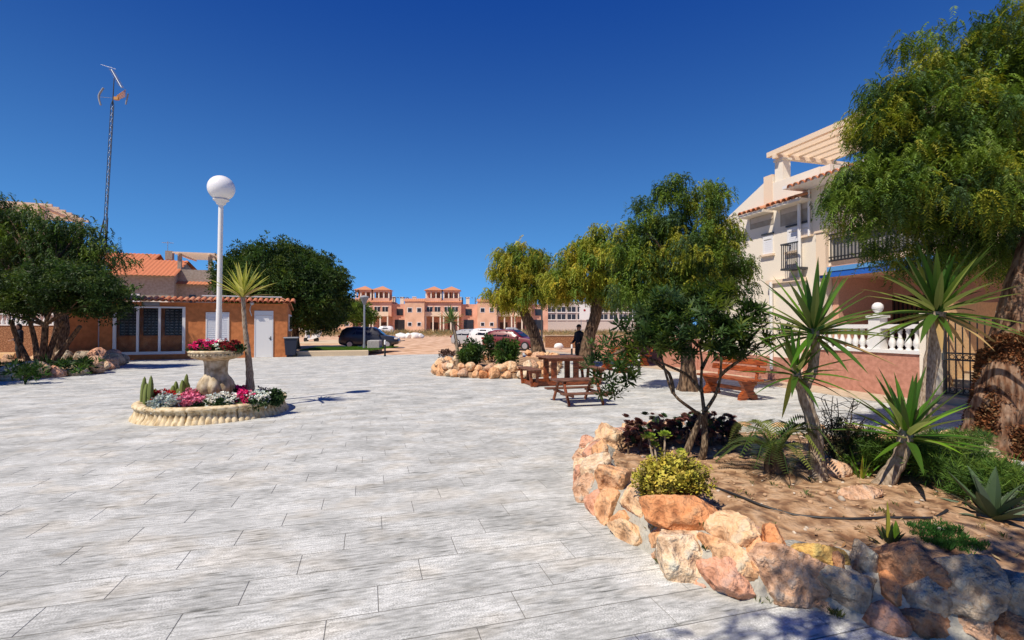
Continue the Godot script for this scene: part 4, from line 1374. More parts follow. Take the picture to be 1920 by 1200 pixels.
# ---------------------------------------------------------------- round planter with the lamp
func build_planter() -> void:
	rng.seed = 108
	var c := Vector3(-5.70, 0, -9.52)
	var R := 1.16
	var ring := thing("planter_ring", "low round cast stone planter kerb with fluted sides and scalloped rim", "planter", c)
	var prof := [Vector2(0.135, 0.0), Vector2(0.125, 0.035), Vector2(0.085, 0.075), Vector2(0.06, 0.13), Vector2(0.05, 0.195), Vector2(0.095, 0.212), Vector2(0.105, 0.245), Vector2(0.09, 0.275), Vector2(0.02, 0.285), Vector2(-0.06, 0.28), Vector2(-0.08, 0.24), Vector2(-0.08, 0.05)]
	var segs := 10
	var seg_mb := MB.new()
	var rows := []
	var span := TAU / segs - 0.008
	for i in 97:
		var a := -span * 0.5 + span * i / 96.0
		var flute := pow(absf(sin(a / span * PI * 8.0)), 0.7)
		var line := PackedVector3Array()
		for k in prof.size():
			var r: float = R + prof[k].x
			if k >= 1 and k <= 4: r += (0.042 if k > 1 else 0.028) * (flute - 0.6)
			if k == 0: r += 0.015 * (flute - 0.5)
			if k == 5 or k == 6: r += 0.006 * absf(sin(a / span * PI * 4.0))
			line.append(Vector3(cos(a) * r, prof[k].y, sin(a) * r))
		rows.append(line)
	seg_mb.skin(rows, false, Vector3(1, 0.2, 0))
	seg_mb.fan(rows[0], Vector3(0, 0, -1))
	seg_mb.fan(rows[-1], Vector3(0, 0, 1))
	var shape := seg_mb.mesh()
	for k in segs:
		var o := obj("kerb_segment", shape, M.cast_stone, ring)
		o.rotation.y = TAU * k / segs + 0.2
	var dirt := MB.new()
	dirt.lathe(c, [Vector2(1.11, 0.19), Vector2(0.9, 0.215), Vector2(0.5, 0.235), Vector2(0.01, 0.24)], 32)
	structure("planter_soil", dirt, M.soil)

	# baluster pedestal with a bowl
	var p := Vector3(-5.73, 0.2, -9.62)
	var ped := thing("pedestal_urn", "ornate cast stone pedestal urn with petalled foot filled with bright flowers", "urn", p)
	var lobes := func(w, i, r):
		if i >= 3 and i <= 7: return r * (1.0 + 0.22 * (absf(sin(w * 4.0)) - 0.7))
		if i >= 9 and i <= 12: return r * (1.0 + 0.05 * (absf(sin(w * 6.0)) - 0.6))
		return r
	ped.scale = Vector3(0.88, 1.0, 0.88)
	var base := MB.new()
	base.lathe(Vector3.ZERO, [Vector2(0.27, -0.05), Vector2(0.28, 0.06), Vector2(0.245, 0.10), Vector2(0.275, 0.14), Vector2(0.335, 0.21), Vector2(0.35, 0.29), Vector2(0.33, 0.37), Vector2(0.28, 0.45), Vector2(0.245, 0.50), Vector2(0.225, 0.55), Vector2(0.225, 0.66), Vector2(0.235, 0.76), Vector2(0.26, 0.81)], 128, lobes)
	obj("foot", base, M.cast_stone_grey, ped)
	var bowl := MB.new()
	bowl.lathe(Vector3.ZERO, [Vector2(0.26, 0.80), Vector2(0.36, 0.82), Vector2(0.47, 0.86), Vector2(0.50, 0.885), Vector2(0.50, 0.93), Vector2(0.53, 0.945), Vector2(0.545, 0.975), Vector2(0.52, 0.995), Vector2(0.46, 0.99), Vector2(0.44, 0.94), Vector2(0.02, 0.93)], 64)
	obj("bowl", bowl, M.cast_stone, ped)
	var beads := MB.new()
	for k in 36:
		var a := TAU * k / 36
		beads.lathe(Vector3(cos(a) * 0.505, 0.908, sin(a) * 0.505), [Vector2(0.002, -0.024), Vector2(0.02, -0.014), Vector2(0.026, 0.0), Vector2(0.02, 0.014), Vector2(0.002, 0.024)], 8)
	stuff(obj("beading", beads, M.cast_stone_grey, ped))

	# lamp post
	var lb := at_depth(409, 700, 10.25)
	lb.y = 0.2
	var lamp := thing("lamp_post", "tall white lamp post with a white ball globe rising from the planter", "lamp post", lb)
	lamp.rotation.z = -0.010
	var pole := MB.new()
	pole.lathe(Vector3.ZERO, [Vector2(0.075, -0.05), Vector2(0.075, 0.35), Vector2(0.058, 0.38), Vector2(0.055, 1.8), Vector2(0.05, 1.82), Vector2(0.046, 3.98)], 20)
	obj("pole", pole, M.white_paint, lamp)
	var cap := MB.new()
	cap.lathe(Vector3.ZERO, [Vector2(0.05, 3.96), Vector2(0.085, 3.98), Vector2(0.10, 4.03), Vector2(0.15, 4.06), Vector2(0.15, 4.085), Vector2(0.02, 4.09)], 24)
	obj("collar", cap, M.white_paint, lamp)
	var globe := MB.new()
	var gp := []
	for k in 21: gp.append(Vector2(0.258 * sin(PI * k / 20.0) + 0.0005, 4.315 - 0.258 * cos(PI * k / 20.0)))
	globe.lathe(Vector3.ZERO, gp, 36)
	obj("globe", globe, M.lamp_globe, lamp)

	# small yucca in the ring
	var yb := plain("young_yucca", S(0.42, 0.44, 0.035), 0.55, 0.7)
	var yc := plain("young_yucca_deep", S(0.20, 0.26, 0.025), 0.55, 0.6)
	var yd := plain("young_yucca_pale", S(0.55, 0.52, 0.10), 0.55, 0.6)
	var yp := at_depth(470, 700, 9.95)
	yp.y = 0.21
	var t := thing("yucca", "slender young yucca with a yellow green fan of leaves in the round planter", "yucca", yp)
	set_place(yp)
	place_d = 9.95
	obj("trunk", stem_of([Vector3(0, -0.05, 0), loc(469, 705), loc(465, 660), loc(459, 610), loc(456, 566), loc(455, 550)], [0.11, 0.075, 0.06, 0.05, 0.042, 0.04], 24), M.bark_pale, t)
	leaf_head(t, loc(455, 550), Vector3(0.0, 1, 0), 40, 0.68, 0.078, [yb, yb, yc, yd], 1.12)

	# planting
	var column := plain("cactus_green", S(0.17, 0.21, 0.065), 0.5, 0.1)
	var n := 0
	for q in [[[[262, 764, 706], [268, 765, 718], [276, 764, 704], [284, 762, 728], [290, 760, 738]], "tall clump of upright green cactus columns at the planter rim"], [[[318, 745, 722], [325, 744, 714], [335, 745, 712], [341, 744, 700], [348, 745, 714], [330, 746, 728]], "upright green cactus clump beside the urn"]]:
		var g := ground_at(q[0][0][0] + 18, q[0][0][1] - 1, 0.2)
		t = thing("column_cactus", q[1], "cactus", g, 0.0, "cacti in the round planter")
		for w in q[0]:
			var dd := -g.z + rng.randf_range(-0.08, 0.12)
			var e := at_depth(w[0] + 6, w[2], dd) - g
			var s := MB.new()
			s.lathe(Vector3.ZERO, [Vector2(0.03, -0.03), Vector2(0.044, e.y * 0.25), Vector2(0.047, e.y * 0.5), Vector2(0.042, e.y * 0.7), Vector2(0.022, e.y * 0.92), Vector2(0.003, e.y)], 20, func(a, i, r): return r * (1.0 + 0.18 * (absf(sin(a * 2.5)) - 0.6)))
			var o := obj("column", s, column, t, Vector3(e.x, 0, e.z))
			o.rotation = Vector3(rng.randfn() * 0.05, rng.randf() * 6.0, rng.randfn() * 0.09)
	var red := Color(0.42, 0.012, 0.02)
	var pink := Color(0.72, 0.22, 0.34)
	var magenta := Color(0.72, 0.035, 0.20)
	var white := Color(0.72, 0.74, 0.70)
	var silver := Color(0.42, 0.48, 0.46)
	var leaf := Color(0.035, 0.075, 0.022)
	var purple := Color(0.035, 0.03, 0.055)
	var flowers := [[302, 752, 0.20, red, leaf, "red geranium among the cacti"], [316, 760, 0.30, silver, silver, "mound of silver white foliage at the planter front"], [352, 758, 0.27, pink, leaf, "pink and red flower clump at the planter front"], [372, 745, 0.22, pink, leaf, "pale pink flowers at the foot of the urn"], [418, 756, 0.26, white, leaf, "white flowers in front of the urn foot"], [462, 753, 0.22, magenta, leaf, "magenta geranium at the right planter front"], [444, 740, 0.22, magenta, leaf, "magenta geranium behind the urn foot"], [484, 752, 0.20, white, leaf, "small white flowers beside the young yucca"], [496, 746, 0.2, purple, purple, "dark purple leaved plant at the planter edge"], [514, 748, 0.13, leaf, leaf, "low green plant at the planter edge"]]
	var bloom := leaf_clump(9, 0.028, 0.034, 0.032, 0.5)
	var tuft := leaf_clump(10, 0.04, 0.06, 0.035, 0.4)
	for q in flowers:
		var g := ground_at(q[0], q[1] + 8, 0.21)
		t = thing("flower_clump", q[5], "flowers", g)
		crown(t, "foliage", [[Vector3(0, 0.08, 0), Vector3(q[2], 0.09, q[2] * 0.8)]], tuft, M.leaves_dull, 130, [q[4]], false, 0.03, 0.3, 4)
		crown(t, "blossoms", [[Vector3(0, 0.13, 0), Vector3(q[2], 0.11, q[2] * 0.8)]], bloom, M.petals, 190, [q[3], q[3] * 1.2], false, 0.03, 0.75, 5)
	for q in [[-0.22, magenta, "bright magenta geranium spilling from the urn bowl"], [0.14, white, "pale leaved plant in the urn bowl"], [0.33, Color(0.20, 0.008, 0.016), "dark red flowers in the urn bowl"], [-0.02, magenta, "magenta geranium in the middle of the urn bowl"]]:
		t = thing("flower_clump", q[2], "flowers", p + Vector3(q[0], 0.93, 0.10))
		var w: float = 0.17
		crown(t, "foliage", [[Vector3(0, 0.08, 0), Vector3(w, 0.09, 0.22)]], tuft, M.leaves_dull, 110, [leaf], false, 0.03, 0.3, 4)
		crown(t, "blossoms", [[Vector3(0, 0.12, 0), Vector3(w, 0.10, 0.22)]], bloom, M.petals, 130 if q[1] != white else 50, [q[1], q[1] * 1.2], false, 0.03, 0.75, 5)

# ---------------------------------------------------------------- roof tiles
func tile_mesh(length: float, r0: float, r1: float) -> Mesh:       # half-round clay tile lying along +z
	var mb := MB.new()
	var rows := []
	for i in 4:
		var t := i / 3.0
		var r := lerpf(r0, r1, t)
		var line := PackedVector3Array()
		for j in 9:
			var a := PI * j / 8.0
			line.append(Vector3(cos(a) * r, sin(a) * r, length * t))
		rows.append(line)
	mb.skin(rows, false, Vector3.UP)
	var inner := []
	for line in rows:
		var l2 := PackedVector3Array()
		for q in line: l2.append(Vector3(q.x * 0.86, q.y * 0.86 - 0.004, q.z))
		inner.append(l2)
	mb.skin(inner, false, Vector3.DOWN)
	var n := Vector3(0, 0, 1)
	for j in 8:
		mb.tri_n(rows[3][j], rows[3][j + 1], inner[3][j + 1], n, n, n, Vector2.ZERO, Vector2.ZERO, Vector2.ZERO)
		mb.tri_n(rows[3][j], inner[3][j + 1], inner[3][j], n, n, n, Vector2.ZERO, Vector2.ZERO, Vector2.ZERO)
	return mb.mesh()

# wavy tiled roof plane: a (eave start), along the eave, up the slope
func tiled_plane(mb: MB, a: Vector3, along: Vector3, up: Vector3, pitch: float, r: float) -> void:
	var n := maxi(2, int(along.length() / pitch))
	var nrm := along.cross(up).normalized()
	if nrm.y < 0: nrm = -nrm
	var rows := [PackedVector3Array(), PackedVector3Array()]
	for k in n * 4 + 1:
		var t := k / (n * 4.0)
		var w := nrm * r * absf(sin(t * n * PI))
		rows[0].append(a + along * t + w)
		rows[1].append(a + along * t + up + w)
	mb.skin(rows, false, nrm)

# ---------------------------------------------------------------- hut with the letter boxes
func build_hut() -> void:
	rng.seed = 109
	var A := ground_at(203, 676)
	var B := ground_at(539, 669.2)
	var dir := (B - A); dir.y = 0
	var len := dir.length()
	var turn := atan2(-dir.z, dir.x)
	var t := thing("letterbox_hut", "low ochre orange hut with clay tile eaves holding the glazed letter boxes", "hut", A, turn)
	# local: x along the front, z towards the viewer
	var top := 2.86
	var depth := 4.2
	var wall := MB.new()
	var open0 := 0.25
	var open1 := 3.22
	var open_y0 := 0.26
	var open_y1 := 2.64
	var P := func(px: float) -> float:     # where a pixel column meets the front
		var k := (px - 960.0) / FOCAL
		var u := dir.normalized()
		return (k * -A.z - A.x) / (u.x + k * u.z)
	open0 = P.call(213); open1 = P.call(347)
	wall.box(Vector3(-0.35 + (open0 + 0.35) * 0.5, top * 0.5, -0.1), Vector3(open0 + 0.35, top, 0.2))
	wall.box(Vector3((open0 + open1) * 0.5, open_y0 * 0.5, -0.1), Vector3(open1 - open0, open_y0, 0.2))
	wall.box(Vector3((open0 + open1) * 0.5, (open_y1 + top) * 0.5, -0.1), Vector3(open1 - open0, top - open_y1, 0.2))
	wall.box(Vector3((open1 + len) * 0.5, top * 0.5, -0.1), Vector3(len - open1, top, 0.2))
	# right side runs back towards the far corner
	var sk := Vector3(0.0, 0, -depth + 0.4)
	var sp := PackedVector2Array([Vector2(0, 0), Vector2(1, 0), Vector2(1, top - 0.35), Vector2(0, top)])
	wall.prism(sp, Vector3(len - 0.2, 0, -0.201), sk, Vector3.UP, Vector3(0.2, 0, 0))
	wall.box(Vector3(len * 0.5 - 0.15, top * 0.43, -depth + 0.1), Vector3(len + 0.1, top * 0.86, 0.2))
	wall.box(Vector3(-0.25, top * 0.5, -depth * 0.5 - 0.1), Vector3(0.2, top, depth - 0.21))
	obj("wall", wall, M.orange_stucco, t)
	var roof := MB.new()
	roof.box(Vector3(len * 0.5 - 0.15, top - 0.1, -depth * 0.5 - 0.05), Vector3(len + 0.2, 0.12, depth - 0.35))
	obj("roof_slab", roof, M.concrete, t)
	var wtop := MB.new()
	wtop.box(Vector3(P.call(452.0), top + 0.40, -0.75), Vector3(P.call(540.0) - P.call(372.0) - 0.4, 0.05, 0.5))
	obj("ridge_cap", wtop, M.white_paint, t)
	# eave of half-round tiles
	var tiles := [tile_mesh(0.70, 0.105, 0.135), tile_mesh(0.70, 0.10, 0.13)]
	var n := int((len + 0.75) / 0.262)
	for k in n:
		var o := obj("tile", tiles[k % 2], M.roof_tile if rng.randf() < 0.55 else M.roof_tile_pale, t)
		o.position = Vector3(-0.35 + 0.262 * (k + 0.5), top + 0.24, -0.36) + Vector3(0, rng.randfn() * 0.008, rng.randfn() * 0.015)
		o.rotation.x = 0.30
	var under := MB.new()
	var rows := [PackedVector3Array(), PackedVector3Array()]
	for k in n * 4 + 1:
		var x := -0.35 + 0.262 * k / 4.0
		var w := -0.05 * absf(cos(k * PI / 4.0))
		rows[0].append(Vector3(x, top + 0.26 + w, -0.4)); rows[1].append(Vector3(x, top + 0.075 + w, 0.2))
	under.skin(rows, false, Vector3.UP)
	obj("under_tiles", under, M.roof_tile, t)
	var side := MB.new()
	tiled_plane(side, Vector3(len + 0.12, top + 0.12, 0.1), Vector3(0.0, -0.38, -depth + 0.2), Vector3(-0.5, 0.2, 0), 0.26, 0.06)
	obj("side_tiles", side, M.roof_tile_pale, t)
	# glazed front of the letter boxes
	var frame := MB.new()
	var w3 := (open1 - open0)
	for f in [0.0, 0.33, 0.635, 1.0]:
		var x: float = open0 + w3 * f
		frame.box(Vector3(clampf(x, open0 + 0.045, open1 - 0.045), (open_y0 + open_y1) * 0.5, 0.02), Vector3(0.13 if f in [0.0, 1.0] else 0.10, open_y1 - open_y0, 0.08))
	frame.box(Vector3((open0 + open1) * 0.5, open_y1 - 0.04, 0.022), Vector3(w3 - 0.001, 0.08, 0.078))
	frame.box(Vector3((open0 + open1) * 0.5, open_y0 + 0.07, 0.022), Vector3(w3 - 0.001, 0.14, 0.078))
	var fr := obj("glazed_door", frame, M.white_paint, t)
	var knob := MB.new()
	knob.box(Vector3(open1 - 0.045, 1.15, 0.08), Vector3(0.03, 0.18, 0.03))
	obj("handle", knob, M.white_paint, fr)
	for k in 3:
		var g := MB.new()
		var x0: float = open0 + w3 * [0.02, 0.345, 0.65][k]
		var x1: float = open0 + w3 * [0.32, 0.62, 0.98][k]
		g.box(Vector3((x0 + x1) * 0.5, (open_y0 + open_y1) * 0.5, -0.01), Vector3(x1 - x0, open_y1 - open_y0 - 0.2, 0.006))
		obj("pane", g, M.window_pane, fr)
		var bank := MB.new()
		var slot := MB.new()
		bank.box(Vector3((x0 + x1) * 0.5 + 0.02, 1.86, -0.42), Vector3(x1 - x0 - 0.14, 1.34, 0.2))
		var cols := 4
		for r in 9:
			for c in cols:
				var cw: float = (x1 - x0 - 0.18) / cols
				var cx: float = x0 + 0.11 + cw * (c + 0.5)
				var cy := 1.27 + 0.147 * r
				bank.box(Vector3(cx, cy, -0.31), Vector3(cw - 0.015, 0.115, 0.03))
				slot.box(Vector3(cx, cy + 0.02, -0.292), Vector3(cw * 0.6, 0.022, 0.01))
		var bk := obj("letterbox_bank", bank, M.mailbox, t)
		stuff(obj("slots", slot, M.mailbox_slot, bk))
	var inner := MB.new()
	inner.box(Vector3((open0 + open1) * 0.5, 1.36, -0.6), Vector3(w3 + 0.4, 2.72, 0.06))
	obj("inner_wall", inner, M.orange_stucco, t)
	# sign board over the door
	var sg := MB.new()
	sg.box(Vector3(P.call(283.0), 2.77, 0.03), Vector3(0.72, 0.2, 0.04))
	var sb := obj("sign_board", sg, M.mailbox_slot, t)
	var marks := MB.new()      # worn pale strokes; the words can no longer be read
	for q in [[-0.30, 0.02, 0.16], [-0.20, 0.05, 0.15], [-0.14, 0.02, 0.16], [-0.07, 0.03, 0.16], [-0.02, 0.025, 0.15], [0.06, 0.06, 0.10], [0.14, 0.05, 0.14], [0.21, 0.03, 0.12], [0.30, 0.03, 0.16]]:
		marks.box(Vector3(P.call(283.0) + q[0], 2.77, 0.053), Vector3(q[1], q[2], 0.006))
	obj("lettering", marks, M.grey_cloth, sb)
	# meter cupboard, shuttered window, door
	var panel := MB.new()
	var cx: float = (P.call(386.0) + P.call(430.0)) * 0.5
	var cw: float = P.call(430.0) - P.call(386.0)
	var y0 := 0.8
	var y1 := 2.38
	panel.box(Vector3(cx - cw * 0.5 + 0.03, (y0 + y1) * 0.5, 0.02), Vector3(0.06, y1 - y0, 0.05))
	panel.box(Vector3(cx + cw * 0.5 - 0.03, (y0 + y1) * 0.5, 0.02), Vector3(0.06, y1 - y0, 0.05))
	panel.box(Vector3(cx, y1 - 0.03, 0.021), Vector3(cw - 0.12, 0.06, 0.048))
	panel.box(Vector3(cx, y0 + 0.03, 0.021), Vector3(cw - 0.12, 0.06, 0.048))
	var sh := obj("shutter_frame", panel, M.white_paint, t)
	for s in [-1.0, 1.0]:
		var leaf := MB.new()
		leaf.cbox(Vector3(cx + s * (cw * 0.25 - 0.015), (y0 + y1) * 0.5, 0.012), Vector3(cw * 0.5 - 0.065, y1 - y0 - 0.13, 0.03), 0.008)
		for r in 12: leaf.box(Vector3(cx + s * (cw * 0.25 - 0.015), y0 + 0.18 + r * 0.1, 0.03), Vector3(cw * 0.5 - 0.16, 0.05, 0.012), Basis(Vector3.RIGHT, 0.3))
		obj("shutter", leaf, M.white_shutter, sh)
	var door := MB.new()
	var px0: float = P.call(477.0)
	var px1: float = P.call(512.5)
	var dw := px1 - px0
	door.box(Vector3(px0 + 0.03, 1.24, 0.015), Vector3(0.06, 2.48, 0.05))
	door.box(Vector3(px1 - 0.03, 1.24, 0.015), Vector3(0.06, 2.48, 0.05))
	door.box(Vector3((px0 + px1) * 0.5, 2.36, 0.016), Vector3(dw - 0.12, 0.24, 0.048))
	var df := obj("door_frame", door, M.white_panel, t)
	var leaf := MB.new()
	leaf.cbox(Vector3((px0 + px1) * 0.5, 1.12, 0.012), Vector3(dw - 0.125, 2.22, 0.035), 0.006)
	var dl := obj("door", leaf, M.white_paint, t)
	var hd := MB.new()
	hd.box(Vector3(px1 - 0.16, 1.02, 0.045), Vector3(0.10, 0.03, 0.05))
	hd.box(Vector3(px1 - 0.12, 1.02, 0.033), Vector3(0.045, 0.2, 0.012))
	obj("handle", hd, M.dark_metal, dl)
	# white notice board and low orange ledge on the left, small side window
	var lw := MB.new()
	lw.box(Vector3(-1.0, 1.35, -0.35), Vector3(1.3, 2.7, 0.2))
	lw.box(Vector3(-1.1, 0.26, 0.0), Vector3(2.4, 0.52, 0.49))
	obj("side_pier", lw, M.orange_stucco, t)
	var nb := MB.new()
	nb.cbox(Vector3(P.call(194.0) + 0.05, 1.28, -0.23), Vector3(0.66, 1.5, 0.05), 0.01)
	obj("notice_board", nb, M.white_panel, t)
	var win := MB.new()
	var wp := Vector3(len, 1.85, -0.2) + sk * 0.5
	var wb := Basis(Vector3.UP, atan2(-sk.z, sk.x) - PI * 0.5) * Basis(Vector3.UP, PI * 0.5)
	var sd := sk.normalized()
	var sn := Vector3(-sd.z, 0, sd.x) * -1.0
	if sn.x < 0: sn = -sn
	var B2 := Basis(sd, Vector3.UP, sn)
	win.box(wp + sn * 0.02, Vector3(2.4, 0.95, 0.06), B2)
	var wo := obj("side_window", win, M.white_paint, t)
	var wg := MB.new()
	wg.box(wp + sn * 0.053, Vector3(2.2, 0.75, 0.01), B2)
	obj("glass", wg, M.dark_window, wo)
	# lantern and cable bracket beside the door
	var ln := MB.new()
	ln.tube([Vector3(P.call(472.0), 2.2, 0.04), Vector3(P.call(469.0), 2.5, 0.16), Vector3(P.call(471.0), 2.8, 0.12)], [0.025, 0.025, 0.02], 7)
	obj("lantern_bracket", ln, M.galvanised, t)
	var lt := MB.new()
	lt.lathe(Vector3(P.call(473.0), 2.82, 0.14), [Vector2(0.02, -0.06), Vector2(0.10, 0.0), Vector2(0.11, 0.08), Vector2(0.05, 0.15), Vector2(0.005, 0.17)], 14)
	obj("lantern", lt, M.galvanised, t)

	# aerial mast
	var mb := at_depth(184, 660, 27.0); mb.y = 0.0
	var mast := thing("aerial_mast", "tall thin lattice aerial mast with two television antennas", "antenna", mb)
	mast.rotation.z = -0.048
	var H := 15.3
	for k in 3:
		var a := TAU * k / 3
		var leg := MB.new()
		leg.tube([Vector3(cos(a) * 0.075, 0, sin(a) * 0.075), Vector3(cos(a) * 0.075, H * 0.9, sin(a) * 0.075), Vector3(0, H * 0.92, 0)], [0.018, 0.018, 0.018], 5)
		obj("rail", leg, M.dark_metal, mast)
	var br := MB.new()
	for k in 40:
		var y := H * 0.9 * k / 40
		for j in 3:
			var a := TAU * j / 3
			var b := TAU * ((j + 1) % 3) / 3
			br.tube([Vector3(cos(a) * 0.075, y, sin(a) * 0.075), Vector3(cos(b) * 0.075, y + H * 0.0225, sin(b) * 0.075)], [0.009, 0.009], 4, false)
	obj("lattice", br, M.galvanised, mast)
	var stub := MB.new()
	stub.tube([Vector3(0, H * 0.9, 0), Vector3(0, H * 1.0, 0)], [0.03, 0.025], 6)
	obj("top_tube", stub, M.dark_metal, mast)
	var guy := MB.new()
	guy.tube([Vector3(-0.25, 5.6, 0), Vector3(-0.28, 6.5, 0), Vector3(-0.08, 7.6, 0)], [0.05, 0.05, 0.03], 6)
	guy.tube([Vector3(0.12, 5.6, 0), Vector3(0.10, 7.6, 0)], [0.03, 0.03], 6)
	obj("brace", guy, M.dark_metal, mast)
	var boom := MB.new()
	var d2 := Vector3(0.58, -0.62, 0.35).normalized()
	var c2 := Vector3(0.1, H * 1.0, 0)
	boom.tube([c2 - d2 * 0.9, c2 + d2 * 1.05], [0.03, 0.03], 6)
	for k in 14:
		var q := c2 + d2 * (-0.85 + 0.14 * k)
		boom.tube([q - Vector3(-0.3, 0, 1).normalized() * 0.16, q + Vector3(-0.3, 0, 1).normalized() * 0.16], [0.011, 0.011], 4)
	boom.tube([c2 - d2 * 0.9 + Vector3(-0.6, 0.25, 0), c2 - d2 * 0.9 + Vector3(0.25, 0.02, 0)], [0.012, 0.012], 4)
	obj("yagi_antenna", boom, M.galvanised, mast)
	var vb := MB.new()
	var c3 := Vector3(0.2, H * 0.925, 0)
	vb.box(c3, Vector3(0.24, 0.16, 0.12))
	for k in 5: vb.tube([c3 + Vector3(0, -0.1 + k * 0.06, 0), c3 + Vector3(0.55, 0.1 + k * 0.09, 0.1)], [0.02, 0.02], 5)
	obj("amplifier", vb, M.antenna_orange, mast)
	var rf := MB.new()
	rf.tube(smooth_path([c3 + Vector3(-0.75, 0.55, 0), c3 + Vector3(-0.98, 0.1, 0), c3 + Vector3(-0.85, -0.4, 0)], 8), [0.05], 6)
	rf.tube([c3 + Vector3(0.62, 0.3, 0), c3 + Vector3(0.52, -0.3, 0)], [0.04, 0.04], 6)
	rf.tube([c3 + Vector3(-0.95, 0.05, 0), c3], [0.012, 0.012], 4)
	obj("reflector", rf, M.grey_cloth, mast)

# ---------------------------------------------------------------- the house on the right
const WALL := Vector3(9.28, 0, -11.04)
const WTURN := 0.2793

func on_wall(px: float, a := 0.0) -> float:      # distance along the wall line (a metres behind it) for a pixel column
	var k := (px - 960.0) / FOCAL
	return (9.28 + 0.961 * a - k * (11.04 + 0.276 * a)) / (k * 0.961 + 0.276)

func wall_y(px: float, py: float, a := 0.0) -> float:
	var d := 11.04 + 0.276 * a + 0.961 * on_wall(px, a)
	return EYE + (HORIZON - py) / FOCAL * d

func span(mb: MB, a0: float, a1: float, y0: float, y1: float, t0: float, t1: float) -> void:   # box in the house's frame
	mb.box(Vector3((a0 + a1) * 0.5, (y0 + y1) * 0.5, -(t0 + t1) * 0.5), Vector3(absf(a1 - a0), absf(y1 - y0), absf(t1 - t0)))

func canopy(t: Node3D, t0: float, t1: float, y: float, out: float, mat_soffit: Material) -> void:
	var s := MB.new()
	span(s, -out, 0.0, y - 0.10, y - 0.02, t0, t1)
	var o := obj("canopy", s, mat_soffit, t)
	var n := int((t1 - t0) / 0.2)
	var tm := tile_mesh(out + 0.12, 0.075, 0.09)
	for k in n:
		var q := obj("tile", tm, M.roof_tile if k % 3 else M.roof_tile_pale, o)
		q.position = Vector3(0.04, y + 0.14, -(t0 + 0.2 * (k + 0.5)))
		q.rotation = Vector3(0, -PI / 2, 0)
		q.rotate_object_local(Vector3.RIGHT, 0.30)

